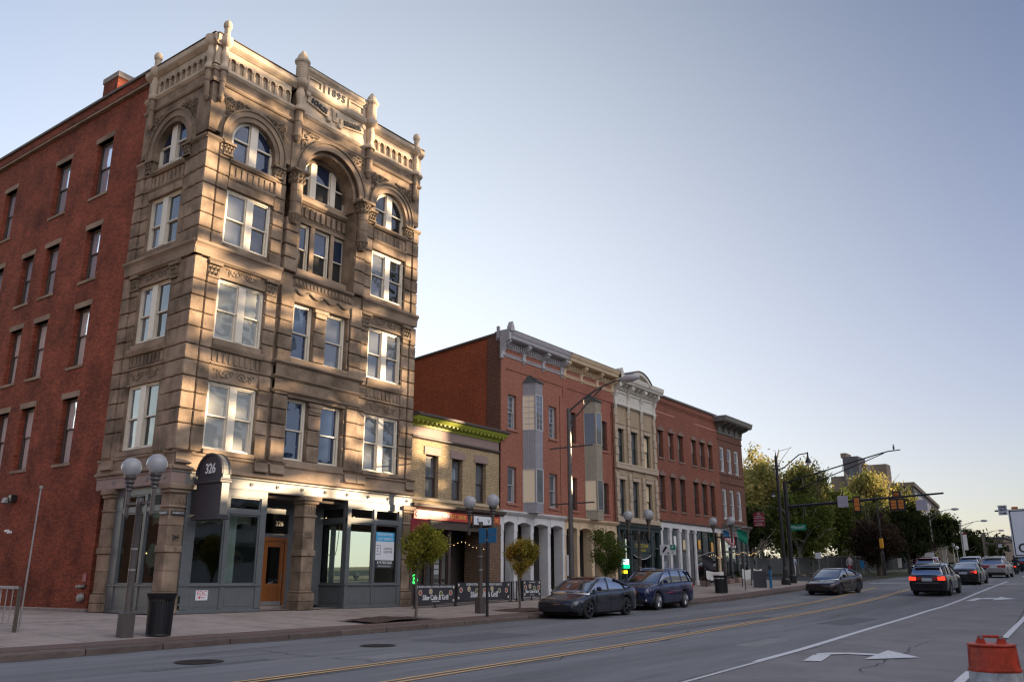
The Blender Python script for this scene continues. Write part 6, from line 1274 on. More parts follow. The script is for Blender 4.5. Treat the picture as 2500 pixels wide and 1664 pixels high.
def signal(yy, z0, z1, n=1, up=False):
    sg = bpy.data.objects.new('signal_head', MB().box((x - .30, yy - .26 * n, z0), (x - .26, yy + .26 * n, z1), .01).box((x - .26, yy - .26 * n, z0), (x - .1, yy + .26 * n, z0 + .05)).mesh('signal_head', blackm, Vector((x, y, g)))); link(sg, t)
    for k in range(n):
        c = yy + (k - (n - 1) / 2) * .46; b = MB(); 
        for i in range(3): zz = z0 + .12 + (z1 - z0 - .2) * i / 3; b.box((x - .33, c - .17, zz), (x - .30, c + .17, zz + (z1 - z0 - .2) / 3 - .03), .01)
        b.build('signal_back', sigo, sg)
signal(16.4, 5.65, 6.75); signal(13.75, 5.65, 6.45, 2); signal(13.75, 6.5, 6.95, 1)
MB().box((x - .2, 17.0, 6.05), (x - .18, 17.72, 6.85), .003).box((x - .19, 17.33, 6.2), (x - .1, 17.38, 6.7)).build('sign_back', mat('sign_back', (.42, .40, .46), .5, noise=.1), t); MB().box((x - .2, 11.9, 5.6), (x - .18, 12.6, 6.3), .003).build('sign_back', MATS['sign_back'], t)
t2 = thing('mound_street_sign', 'green street name sign reading Mound on the signal pole', 'sign', (x, 20.8, 4.6)); MB().box((x - .02, 20.15, 4.58), (x + .02, 21.35, 4.99), .01).build('plate', greensign, t2); text('Mound', .30, letterw, (x - .03, 20.78, 4.79), rot=RW, parent=t2, ext=.003); text('E', .12, letterw, (x - .03, 21.2, 4.84), rot=RW, parent=t2, ext=.003); text('ST', .12, letterw, (x - .03, 20.3, 4.84), rot=RW, parent=t2, ext=.003)
# bird
t = thing('bird', 'small dark bird perched on the lamp arm of the signal mast', 'bird', (x, 13.62, 9.8)); mb = MB().lathe((x, 13.62, 9.8), [(.001, 0), (.05, .05), (.075, .14), (.06, .24), (.035, .28), (.05, .33), (.03, .38), (.001, .40)], 8, sy=.9); mb.tube([(x, 13.62, 9.86), (x + .02, 13.72, 9.74)], .025, 5, .012).tube([(x - .02, 13.60, 10.14), (x - .02, 13.54, 10.13)], .015, 4, .002); mb.build('bird_body', signblack, t)
# black decorative lamp pole
x, y = 61.4, 21.2; g = G(x, y); t = thing('ornamental_street_lamp', 'black fluted street lamp with curved arm left of the signal mast', 'street lamp', (x, y, g)); MB().lathe((x, y, g), [(.32, 0), (.32, .3), (.2, .45), (.18, 1.0), (.12, 1.2), (.10, 8.9), (.04, 9.0), (.001, 9.4)], 14).build('pole', blackm, t)
MB().tube([(x, y + .35, 8.80), (x, y, 8.78), (x, y - .5, 8.85), (x, y - 1.1, 9.3), (x, y - 1.7, 9.72), (x, y - 2.3, 9.78)], .04, 6).build('arm', blackm, t); MB().lathe((x, y - 2.3, 0), [(.001, 9.9), (.05, 9.8), (.06, 9.5), (.16, 9.3), (.22, 9.15), (.22, 9.1)][::-1], 12).build('lamp_shade', blackm, t); MB().lathe((x, y - 2.3, 0), [(.001, 8.92), (.12, 8.97), (.16, 9.1)], 12).build('lamp_glass', signwhite, t)
MB().tube([(x, y, 7.2), (x, y + .3, 7.3), (x, y + .4, 7.2)], .03, 5).lathe((x, y + .4, 0), [(.16, 6.98), (.1, 7.1), (.04, 7.25)], 10).build('side_lamp', blackm, t); MB().lathe((x, y + .4, 0), [(.001, 6.82), (.12, 6.88), (.13, 6.98)], 10).build('lamp_glass', signwhite, t)
# second mast, thin, with yellow pedestrian box, third curved lamp
x, y = 84, 20.0; g = G(x, y); t = thing('signal_pole', 'slim dark pole with yellow signal box before the round brown tree', 'traffic light', (x, y, g)); MB().lathe((x, y, g), [(.16, 0), (.16, 2.0), (.08, 2.1), (.05, 7.4)], 10).build('pole', blackm, t); MB().box((x - .1, y - .18, 3.9), (x + .1, y + .14, 4.75), .03).build('signal_box', mat('signal_yellow', (.65, .30, .02), .5), t)
MB().tube([(x, y - .2, 7.6), (x, y - .9, 8.3), (x, y - 1.5, 8.75), (x, y - 2.1, 8.8)], .04, 6).lathe((x, y - 2.1, 0), [(.2, 8.3), (.15, 8.5), (.05, 8.85)], 10).build('lamp_arm', blackm, t)
# right-hand mast over the street with ONE WAY sign
x = 64.0; t = thing('one_way_mast', 'signal mast arm entering from the right with a white one way sign', 'traffic light', (x, -1.5, G(x, -1.5))); MB().lathe((x, -1.5, G(x, -1.5)), [(.2, 0), (.14, 6)], 12).build('pole', blackm, t); MB().tube([(x, 8.05, 5.40), (x, -1.5, 5.55)], .05, 8, .12).build('mast_arm', blackm, t)
MB().box((x - .1, 7.32, 5.12), (x - .08, 7.84, 5.74), .003).build('sign_plate', signwhite, t); text('ONE', .17, letterk, (x - .11, 7.57, 5.62), rot=RW, parent=t, ext=.003, bold=.006); text('WAY', .17, letterk, (x - .11, 7.57, 5.44), rot=RW, parent=t, ext=.003, bold=.006); MB().prism([(7.76, 5.20), (7.76, 5.25), (7.5, 5.25), (7.5, 5.31), (7.38, 5.225), (7.5, 5.14), (7.5, 5.20)], x - .11, x - .1, axis=0).build('arrow', letterk, t)
MB().box((x - .3, 6.69, 5.42), (x - .26, 7.05, 5.60)).build('signal_back', sigo, t)
# farthest mast with signals, banner
x = 172; g = G(x, 23.8); t = thing('far_signal_mast', 'farthest signal mast arm across the street near the horizon', 'traffic light', (x, 23.9, g)); MB().lathe((x, 23.9, g), [(.2, 0), (.15, 5)], 8).build('pole', bronze, t); MB().tube([(x, 23.9, 7.30), (x, 11, 7.6)], .10, 6).build('mast_arm', bronze, t)
for yy in (20.3, 18.3): MB().box((x, yy, 5.9), (x + .3, yy + .35, 7.0)).build('signal_head', blackm, t)
MB().box((x, 21.3, 6.6), (x + .05, 21.9, 7.2)).build('sign_back', MATS['sign_back'], t)
t = thing('street_banner', 'long pale street banner hanging by the far dark trees', 'banner', (140, 21.9, 6)); MB().box((139.9, 21.6, 5.3), (139.95, 22.15, 7.45)).build('cloth', whitecloth, t); MB().box((139.88, 21.6, 7.45), (139.97, 22.15, 7.65)).build('header', maroon, t)
t = thing('far_globe_lamp', 'cluster of white globes in front of the farthest dark tree', 'street lamp', (148, 25, G(148, 25)))
for yy, z in ((25.9, 6.2), (24.9, 6.35), (24.4, 5.9), (23.4, 5.95)): MB().lathe((147.8, yy, z), [(.3 * sin(a), -.3 * cos(a)) for a in [pi * i / 8 for i in range(9)]], 12).tube([(147.8, yy, z), (147.8, yy, G(148, 25))], .04, 5).build('globe', signwhite, t)
# ---------------------------------------------------------------- cars: nose towards -x in local space, wheels on z = 0
def carpaint(n, c, met=.3): 
    m = mat(n, c, .22, metal=met, coat=.9, noise=.05, nscale=30); return m
tyre = mat('tyre_rubber', (.018, .018, .019), .85, noise=.2); rimd = mat('dark_alloy', (.10, .10, .11), .3, metal=.8); riml = mat('silver_alloy', (.42, .42, .43), .25, metal=.8)
headm = mat('headlamp', (.45, .48, .52), .08, coat=1, metal=.4); taill = mat('lit_tail_lamp', (1, .035, .015), emit=.55); tailr = mat('tail_lamp', (.35, .01, .012), .2, coat=1); platem = mat('number_plate', (.5, .52, .56), .5); undm = mat('underbody', (.012, .012, .012), .9); chromem = mat('chrome', (.6, .62, .65), .12, metal=1)
def interp(T, x):
    X = [a for a, _ in T]; return ip(x, X, [b for _, b in T])
def car(name, label, cat, loc, rz, P, group='cars on the street'):
    """P: L, W, H, wheel x positions, wheel radius, deck (x, z) top line of bonnet/boot, sill, roof line"""
    L, Wd, wr = P['L'], P['W'] / 2, P['wr']; t = thing(name, label, cat, loc, rz, group); pm = P['paint']; gw = []
    def add(mb, nm, m, par=t, smooth=False):
        o = bpy.data.objects.new(nm, mb.mesh(nm, m, smooth=smooth)); link(o, par); gw.append(o); return o
    xs = [L * i / 56 for i in range(57)]; NB = 13; mb = MB()
    def station(x):
        e = min(1, max(0, x / .55)); f = min(1, max(0, (L - x) / .45)); rnd = (1 - (1 - e) ** 2.4) ** .5; rnb = (1 - (1 - f) ** 2.6) ** .5
        w = Wd * min(.74 + .26 * rnd, .80 + .20 * rnb); zt = interp(P['deck'], x); zb = P['sill'] + .12 * (1 - min(e, f)) ** 2
        for wx in P['wx']:
            d = abs(x - wx); R = wr + .07
            if d < R: zb = max(zb, wr + sqrt(R * R - d * d))
        return w, zt, zb
    def ring(x):
        w, zt, zb = station(x); sh = zt - .07; zb = min(zb, sh - .16); zm = zb + (sh - zb) * .45
        r = [(w * .80, zb), (w * .97, zb + .015), (w * .995, zb + (zm - zb) * .5), (w, zm), (w * .985, zm + (sh - zm) * .55), (w * .955, sh), (w * .90, zt - .02), (w * .78, zt + .005), (w * .5, zt + .02), (0, zt + .03)]
        return [(x, -a, b) for a, b in r] + [(x, a, b) for a, b in r[-2::-1]]
    for x in xs: mb.v += ring(x)
    n = len(ring(1))
    for i in range(len(xs) - 1):
        for j in range(n - 1): mb.f.append((i * n + j, i * n + j + 1, (i + 1) * n + j + 1, (i + 1) * n + j))
        mb.f.append((i * n + n - 1, i * n, (i + 1) * n, (i + 1) * n + n - 1))
    mb.f.append(tuple(range(n))); mb.f.append(tuple(len(mb.v) - 1 - k for k in range(n))); body = fixn(add(mb, 'body', pm)); body.data.shade_smooth()
    # glasshouse
    roof = P['roof']; x0, x1 = roof[0][0], roof[-1][0]; m2 = 22; gs_ = [x0 + (x1 - x0) * i / m2 for i in range(m2 + 1)]
    def gring(x, k=1.0, off=0):
        zt = interp(roof, x) + off; zb = interp(P['deck'], x) - .02; h = max(.004, zt - zb); wb = Wd * .90; tt = h / (P['H'] - 1.0 + .08); wt = wb - (.20 * Wd) * min(1.1, tt) ** .9
        return zt, zb, wb, wt
    mb = MB()
    for x in gs_:
        zt, zb, wb, wt = gring(x); r = [(wb, zb), (wb + (wt - wb) * .5 + .012, zb + (zt - zb) * .5), (wt, zt - .035 * min(1, (zt - zb) / .2)), (wt * .8, zt), (0, zt + .015)]; mb.v += [(x, -a, b) for a, b in r] + [(x, a, b) for a, b in r[-2::-1]]
    n = 9
    for i in range(m2):
        for j in range(n - 1): mb.f.append((i * n + j, i * n + j + 1, (i + 1) * n + j + 1, (i + 1) * n + j))
    mb.f.append(tuple(range(n))); mb.f.append(tuple(len(mb.v) - 1 - k for k in range(n))); gh = fixn(add(mb, 'window_glass', glass_c)); gh.data.shade_smooth()
    # roof skin and pillars
    mb = MB(); rx0, rx1 = P['roofskin']; k = 10
    for i in range(k + 1):
        x = rx0 + (rx1 - rx0) * i / k; zt, zb, wb, wt = gring(x, off=.012); mb.v += [(x, s_ * a, b) for s_, a, b in ((-1, wt + .012, zt - .06), (-1, wt * .97, zt - .012), (-1, wt * .7, zt + .008), (1, 0, zt + .02), (1, wt * .7, zt + .008), (1, wt * .97, zt - .012), (1, wt + .012, zt - .06))]
    for i in range(k):
        for j in range(6): mb.f.append((i * 7 + j, i * 7 + j + 1, (i + 1) * 7 + j + 1, (i + 1) * 7 + j))
    rs = fixn(add(mb, 'roof', P.get('roofm', pm))); rs.data.shade_smooth()
    mb = MB()
    for s_ in (-1, 1):
        # front and rear pillars follow the corner of the glasshouse
        for a, b in ((x0, rx0), (rx1, x1)):
            pts = []
            for i in range(5):
                x = a + (b - a) * i / 4; zt, zb, wb, wt = gring(x); pts.append((x, s_ * (wt + .004), zt - .01))
            mb.tube(pts, .042, 6)
        for px, tx in P['pillars']:
            zt, zb, wb, wt = gring(tx); zt2, zb2, wb2, wt2 = gring(px); mb.tube([(px, s_ * (wb2 + .006), zb2 + .02), (tx + (px - tx) * .5, s_ * ((wb2 + wt) / 2 + .016), (zb2 + zt) / 2), (tx, s_ * (wt + .006), zt - .03)], P.get('pw', .032), 5)
        pts = [(x, s_ * (gring(x)[2] + .012), gring(x)[1] + .03) for x in [x0 + .1 + (x1 - x0 - .2) * i / 8 for i in range(9)]]; mb.tube(pts, .014, 4)
    add(mb, 'pillar', P.get('pillm', pm))
    # wheels
    for i, wx in enumerate(P['wx']):
        for s_ in (-1, 1):
            yc = s_ * (Wd - .12); w = MB().lathe((wx, yc, wr), [(wr * .62, -.105), (wr * .92, -.11), (wr, -.07), (wr, .07), (wr * .92, .11), (wr * .62, .105)], 24, axis='y'); wo_ = add(w, 'wheel', tyre); fixn(wo_)
            r_ = MB().lathe((wx, yc + s_ * .06, wr), [(wr * .66, s_ * .045), (wr * .62, s_ * .04), (wr * .60, -s_ * .03), (.001, -s_ * .03)], 20, axis='y')
            ri = add(r_, 'rim', undm, wo_); sp = MB(); nsp = P.get('spokes', 5)
            for q in range(nsp):
                a = 2 * pi * q / nsp; 
                for da in ((-.11, .11) if nsp > 5 else (0,)): sp.tube([(wx + .03 * cos(a), yc + s_ * .095, wr + .03 * sin(a)), (wx + wr * .62 * cos(a + da), yc + s_ * .105, wr + wr * .62 * sin(a + da))], .028 if nsp > 5 else .042, 5)
            sp.lathe((wx, yc + s_ * .1, wr), [(wr * .66, -.012), (wr * .67, .012), (wr * .61, .012), (wr * .61, -.012)], 20, axis='y'); add(sp, 'spokes', P.get('rim', riml), wo_)
    add(MB().box((.35, -Wd * .82, P['sill'] - .06), (L - .35, Wd * .82, P['sill'] + .25)).box((P['wx'][0] - .4, -Wd * .6, .3), (P['wx'][1] + .4, Wd * .6, .6)), 'underbody', undm)
    # details: door lines, handles, mirrors
    for s_ in (-1, 1):
        dl = MB()
        for x in P['doors']:
            w, zt, zb = station(x); sh = zt - .07; dl.tube([(x, s_ * (w * .997), zb + .04), (x, s_ * (w + .003), (zb + sh) * .47), (x + .02, s_ * (w * .99), sh - .1), (x + .03, s_ * (w * .95), sh)], .006, 4)
        add(dl, 'door_seam', undm)
        for x in P['doors'][1:]: w, zt, zb = station(x); add(MB().box((x - .28, s_ * w * .955 - .01, zt - .20), (x - .10, s_ * w * .955 + s_ * .035, zt - .165), .005), 'door_handle', P.get('hand', pm))
        xm = P['mirror']; zt, zb, wb, wt = gring(xm); fixn(add(MB().lathe((xm, s_ * (wb + .13), zb + .10), [(.001, -.11), (.06, -.09), (.085, 0), (.06, .09), (.001, .10)], 8, axis='y', sx=.9, sy=1.0), 'mirror', pm))
    w0 = Wd * .72; F_ = P.get('front'); zf = P['deck'][0][1]
    if F_ == 'sedan':
        for s_ in (-1, 1): mb = MB(); mb.v = [(.10, s_ * .52, zf - .12), (.16, s_ * .86 * Wd / .92, zf - .03), (.55, s_ * Wd * .93, zf + .06), (.30, s_ * .62, zf + .045)]; mb.v += [(a + .01, b, c - .05) for a, b, c in mb.v]; mb.f = [(0, 1, 2, 3), (7, 6, 5, 4), (0, 4, 5, 1), (1, 5, 6, 2), (2, 6, 7, 3), (3, 7, 4, 0)]; add(mb, 'headlight', headm)
        add(MB().box((-.012, -.55, P['sill'] + .06), (.03, .55, P['sill'] + .17), .01), 'lower_grille', undm); add(MB().tube([(.04, -.5, zf - .17), (.0, 0, zf - .165), (.04, .5, zf - .17)], .012, 4), 'bumper_line', undm)
    if F_ == 'suv':
        for s_ in (-1, 1): mb = MB(); mb.v = [(.03, s_ * .42, zf - .12), (.16, s_ * .84, zf - .09), (.50, s_ * Wd * .97, zf + .03), (.14, s_ * .5, zf - .01)]; mb.v += [(a - .02, b * 1.01, c - .07) for a, b, c in mb.v]; mb.f = [(0, 1, 2, 3), (7, 6, 5, 4), (0, 4, 5, 1), (1, 5, 6, 2), (2, 6, 7, 3), (3, 7, 4, 0)]; add(mb, 'headlight', headm)
        add(MB().box((-.02, -.46, zf - .36), (.05, .46, zf - .06), .02), 'grille', undm); add(MB().tube([(-.03, -.36, zf - .06), (-.05, -.2, zf - .30), (-.05, .2, zf - .30), (-.03, .36, zf - .06)], .028, 6), 'grille_trim', chromem)
        add(MB().box((-.015, -.6, P['sill'] + .0), (.06, .6, P['sill'] + .2), .02), 'lower_grille', undm); add(MB().box((-.03, -.62, P['sill'] - .04), (.05, .62, P['sill'] - .01), .01), 'skid_trim', chromem); add(MB().box((-.035, -.18, zf - .50), (-.02, .18, zf - .38), .003), 'number_plate', platem)
        for s_ in (-1, 1): fixn(add(MB().lathe((.04, s_ * .72, P['sill'] + .16), [(.001, -.02), (.05, -.015), (.06, .02)], 10, axis='x'), 'fog_lamp', headm))
    B_ = P.get('back'); zr = P['deck'][-1][1]
    tm = taill if P.get('lit') else tailr
    if B_:
        if B_ == 'suv':
            for s_ in (-1, 1):
                add(MB().box((L - .12, s_ * .55, zr - .26), (L - .015 + .03, s_ * (Wd * .93), zr - .06), .02), 'taillight', tm); add(MB().box((L - .1, s_ * .30, zr - .24), (L + .01, s_ * .54, zr - .08), .01), 'inner_taillight', tailr)
            add(MB().box((L - .02, -.26, zr - .30), (L + .02, .26, zr - .14), .004), 'number_plate', platem); add(MB().box((L - .1, -Wd * .84, P['sill'] + .02), (L + .03, Wd * .84, P['sill'] + .2), .03), 'bumper_trim', undm); add(MB().box((L - .02, -.6, zr - .40), (L + .025, .6, zr - .385)), 'bumper_line', chromem)
        else:
            for s_ in (-1, 1): add(MB().box((L - .25, s_ * .46, zr - .22), (L - .0, s_ * (Wd * .90), zr - .05), .02), 'taillight', tm)
            add(MB().box((L - .01, -.26, zr - .26), (L + .02, .26, zr - .12), .004), 'number_plate', platem); add(MB().box((L - .1, -Wd * .78, P['sill'] + .0), (L + .02, Wd * .78, P['sill'] + .14), .03), 'bumper_trim', undm)
    if P.get('rails'):
        for s_ in (-1, 1): a, b = rx0 + .25, rx1 - .15; zz = lambda x: interp(roof, x); add(MB().tube([(a - .12, s_ * Wd * .64, zz(a) + .0), (a, s_ * Wd * .64, zz(a) + .06), ((a + b) / 2, s_ * Wd * .64, zz((a + b) / 2) + .07), (b, s_ * Wd * .64, zz(b) + .06), (b + .12, s_ * Wd * .64, zz(b) + .0)], .022, 6), 'roof_rail', P.get('railm', chromem))
    if P.get('spoiler'): add(MB().box((L - .42, -Wd * .68, P['H'] - .13), (L - .14, Wd * .68, P['H'] - .08), .015), 'spoiler', pm)
    if P.get('wiper'): add(MB().tube([(1.10, .1, 1.0), (1.45, -.30, 1.20)], .01, 4), 'wiper', undm)
    return t
SED = dict(L=4.70, W=1.85, H=1.44, wr=.34, wx=(.90, 3.77), sill=.19, deck=[(0, .62), (.25, .70), (.8, .80), (1.25, .92), (1.5, .95), (3.6, .98), (4.1, 1.06), (4.55, 1.05), (4.70, .98)], roof=[(.98, .90), (1.30, 1.07), (1.75, 1.30), (2.15, 1.42), (2.5, 1.445), (2.9, 1.42), (3.4, 1.32), (3.9, 1.16), (4.25, 1.06)], roofskin=(2.02, 3.15), pillars=((2.45, 2.5), (3.75, 3.5)), doors=(1.42, 2.48, 3.45), mirror=1.55, front='sedan', rim=rimd, spokes=5)
SUV = dict(L=4.69, W=1.84, H=1.70, wr=.36, wx=(.93, 3.63), sill=.26, deck=[(0, .86), (.15, .95), (.6, 1.02), (1.2, 1.08), (1.5, 1.10), (3.6, 1.14), (4.3, 1.16), (4.69, 1.10)], roof=[(1.02, 1.07), (1.35, 1.30), (1.75, 1.52), (2.05, 1.64), (2.6, 1.69), (3.3, 1.68), (4.0, 1.65), (4.38, 1.56), (4.62, 1.14)], roofskin=(1.98, 4.30), pillars=((2.42, 2.45), (3.42, 3.45), (4.25, 3.95)), doors=(1.38, 2.42, 3.42), mirror=1.55, front='suv', back='suv', rim=riml, spokes=10, rails=True, spoiler=True)
def on(x, y): return (x, y, G(x, y))
def slope(o, x0, x1, y):   # lean the car with the road
    a = math.atan((G(x1, y) - G(x0, y)) / (x1 - x0)); o.rotation_euler = (0, -a if x1 > x0 else a, o.rotation_euler[2]); return o
ch = carpaint('midnight_grey_paint', (.020, .022, .034)); bl = carpaint('deep_blue_paint', (.012, .018, .065)); bk = carpaint('black_paint', (.008, .007, .008), .1); br = carpaint('brown_black_paint', (.022, .011, .010)); sv = carpaint('silver_paint', (.42, .40, .41), .4); gy = carpaint('grey_paint_metal', (.10, .11, .13)); rd = carpaint('red_paint', (.18, .012, .012)); dk = carpaint('dark_blue_paint', (.010, .014, .028))
GP = 'cars parked along the left kerb'; GD = 'cars driving away up the street'
slope(car('parked_car', 'dark grey fastback sedan parked at the kerb facing left, nearest car', 'car', on(27.35, 18.03), 0, dict(SED, paint=ch, roofm=glass_c, pillm=ch, wiper=True, back='sedan'), GP), 27, 32, 18)
slope(car('parked_car', 'dark blue sport utility car with silver roof rails parked behind the grey sedan', 'car', on(34.35, 18.75), 0, dict(SUV, paint=bl), GP), 34, 39, 18.7)
slope(car('oncoming_car', 'dark brown sedan facing the camera in the middle distance, in the oncoming lane', 'car', on(51.9, 16.05), -.10, dict(SED, paint=br, rim=rimd), 'cars on the street'), 52, 57, 16)
slope(car('driving_car', 'large black sport utility car seen from behind with lit tail lamps', 'car', on(57.75, 10.45), pi, dict(SUV, W=1.96, H=1.78, L=4.75, paint=bk, lit=True, rim=rimd, back='suv', wr=.38, railm=blackm), GD), 58, 53, 10)
slope(car('driving_car', 'black sedan with lit tail lamps ahead of the large black car', 'car', on(72.4, 11.0), pi, dict(SED, paint=bk, lit=True, back='sedan'), GD), 72, 67, 11)
slope(car('driving_car', 'silver sport utility car ahead of the black sedan', 'car', on(88.0, 11.2), pi, dict(SUV, paint=sv, W=1.9, H=1.78), GD), 88, 83, 11)
slope(car('driving_car', 'grey car half hidden between the black sedan and the silver car', 'car', on(92, 13.6), pi, dict(SUV, paint=gy, W=1.85, L=4.6, rails=False), GD), 92, 87, 13)
slope(car('driving_car', 'red pickup-like car half hidden behind the roof of the large black car', 'car', on(88, 16.4), pi, dict(SUV, paint=rd, rails=False), GD), 88, 83, 16)
slope(car('driving_car', 'dark blue car at the right edge beyond the motorcyclist', 'car', on(110.5, 10.9), pi, dict(SUV, paint=dk, W=1.95, rails=False), GD), 110, 106, 11)
# ---------------------------------------------------------------- people
def person(label, loc, rz, joints, edges, rad, clothes, group=None):
    """one continuous skinned body; clothing colours are chosen per region of the surface"""
    t = thing('person', label, 'person', loc, rz, group); me = bpy.data.meshes.new('body'); me.from_pydata(joints, edges, []); o = bpy.data.objects.new('body', me); link(o, t)
    sk_ = o.modifiers.new('skin', 'SKIN')
    for v, r in zip(me.skin_vertices[0].data, rad): v.radius = (r, r)
    me.skin_vertices[0].data[0].use_root = True; ss = o.modifiers.new('sub', 'SUBSURF'); ss.levels = ss.render_levels = 1
    dg = bpy.context.evaluated_depsgraph_get(); m2 = bpy.data.meshes.new_from_object(o.evaluated_get(dg)); o.modifiers.clear(); o.data = m2; m2.name = 'body'
    m2.materials.clear(); ms = [mat('skin', (.45, .27, .19), .6)] + [c for c in clothes[:2]]
    for m in ms: m2.materials.append(m)
    for p in m2.polygons: p.material_index = 0 if p.center.z > clothes[2] or clothes[4](p.center) else (1 if p.center.z > clothes[3] else 2)
    m2.shade_smooth(); return t
def standing(label, loc, rz, top, leg, stride=.12, group=None):
    J = [(0, 0, .95), (0, 0, 1.15), (0, 0, 1.40), (0, 0, 1.52), (-.01, 0, 1.60), (0, 0, 1.72), (0, .18, 1.42), (.05, .25, 1.15), (-.08, .27, .93), (-.12, .27, .84), (0, -.18, 1.42), (-.05, -.25, 1.15), (.10, -.27, .95), (.14, -.27, .86), (0, .09, .88), (-stride, .10, .50), (-stride * .9, .10, .10), (-stride - .14, .10, .04), (0, -.09, .88), (stride, -.10, .50), (stride * 1.6, -.10, .12), (stride * 1.2 - .08, -.10, .04)]
    E = [(0, 1), (1, 2), (2, 3), (3, 4), (4, 5), (2, 6), (6, 7), (7, 8), (8, 9), (2, 10), (10, 11), (11, 12), (12, 13), (0, 14), (14, 15), (15, 16), (16, 17), (0, 18), (18, 19), (19, 20), (20, 21)]
    R_ = [.15, .14, .15, .06, .085, .09, .06, .045, .035, .035, .06, .045, .035, .035, .085, .06, .045, .04, .085, .06, .045, .04]
    t = person(label, loc, rz, J, E, R_, (top, leg, 1.50, .92, lambda c: abs(c.y) > .2 and c.z < .95), group)
    h = MB().lathe((.01, 0, 1.70), [(.001, .13), (.07, .11), (.10, .04), (.10, -.02), (.085, -.06)], 12); o = bpy.data.objects.new('hair', h.mesh('hair', mat('dark_hair', (.03, .02, .015), .7), smooth=True)); link(o, t)
    f = MB()
    for q in (-.032, .032): f.lathe((-.088, q, 1.69), [(.012, -.006), (.012, .006)], 6, axis='x')
    f.box((-.115, -.012, 1.645), (-.09, .012, 1.685), .004).box((-.095, -.025, 1.615), (-.088, .025, 1.622)); o = bpy.data.objects.new('face_features', f.mesh('face_features', mat('face_shadow_skin', (.20, .10, .08), .6))); link(o, t); return t
standing('pedestrian in pale blue-white clothes walking by the park fence near the signal mast', on(75.8, 25.4), .3, mat('pale_blue_cloth', (.36, .42, .50), .8), mat('white_trousers', (.55, .57, .60), .8))
standing('pedestrian in grey shirt and red shorts behind the oncoming brown sedan', on(82.0, 22.4), .6, mat('grey_shirt', (.28, .26, .29), .8), mat('red_shorts', (.30, .02, .03), .8), .18)
# rider on a motorcycle
x, y = 96, 11.0; J = [(0, 0, .82), (.02, 0, 1.02), (-.02, 0, 1.28), (-.05, 0, 1.40), (-.08, 0, 1.48), (-.08, 0, 1.60), (-.02, .20, 1.30), (.12, .30, 1.08), (.38, .28, 1.0), (-.02, -.20, 1.30), (.12, -.30, 1.08), (.38, -.28, 1.0), (.02, .13, .80), (.38, .20, .66), (.22, .20, .28), (.34, .20, .22), (.02, -.13, .80), (.38, -.20, .66), (.22, -.20, .28), (.34, -.20, .22)]
E = [(0, 1), (1, 2), (2, 3), (3, 4), (4, 5), (2, 6), (6, 7), (7, 8), (2, 9), (9, 10), (10, 11), (0, 12), (12, 13), (13, 14), (14, 15), (0, 16), (16, 17), (17, 18), (18, 19)]
t = person('motorcyclist in dark jacket and black helmet seen from behind', on(x, y), 0, J, E, [.16, .15, .17, .07, .09, .10, .08, .06, .045, .08, .06, .045, .10, .08, .055, .05, .10, .08, .055, .05], (mat('navy_jacket', (.012, .014, .03), .7), mat('dark_jeans', (.015, .018, .03), .8), 9, .85, lambda c: False))
h = MB().lathe((-.06, 0, 1.58), [(.001, .16), (.09, .14), (.135, .06), (.14, -.03), (.11, -.1)], 14); o = bpy.data.objects.new('helmet', h.mesh('helmet', blackm, smooth=True)); link(o, t)
t = thing('motorcycle', 'dark motorcycle with red tail light under the rider', 'motorcycle', on(x, y)); g = G(x, y)
for wx in (-.62, .82): fixn(MB().lathe((x + wx, y, g + .31), [(.20, -.05), (.29, -.06), (.31, -.03), (.31, .03), (.29, .06), (.20, .05)], 20, axis='y').build('wheel', tyre, t)); MB().lathe((x + wx, y, g + .31), [(.20, -.03), (.20, .03)], 14, axis='y').build('rim', rimd, t)
MB().box((x - .3, y - .16, g + .28), (x + .4, y + .16, g + .58), .05).box((x + .1, y - .14, g + .6), (x + .5, y + .14, g + .86), .06).build('engine_and_tank', blackm, t); MB().box((x - .5, y - .14, g + .66), (x + .15, y + .14, g + .80), .04).build('seat', signblack, t); MB().tube([(x + .8, y - .08, g + .31), (x + .55, y - .08, g + .95)], .03, 6).tube([(x + .8, y + .08, g + .31), (x + .55, y + .08, g + .95)], .03, 6).tube([(x + .42, y - .36, g + 1.0), (x + .55, y, g + .98), (x + .42, y + .36, g + 1.0)], .018, 6).build('handlebar', chromem, t)
MB().box((x - .62, y - .08, g + .66), (x - .54, y + .08, g + .74), .01).build('taillight', taill, t); MB().box((x - .68, y - .09, g + .42), (x - .66, y + .09, g + .56)).build('number_plate', platem, t); MB().prism([(x - .9, g + .62), (x - .4, g + .68), (x - .4, g + .63), (x - .88, g + .5)], y - .08, y + .08).build('rear_mudguard', blackm, t)
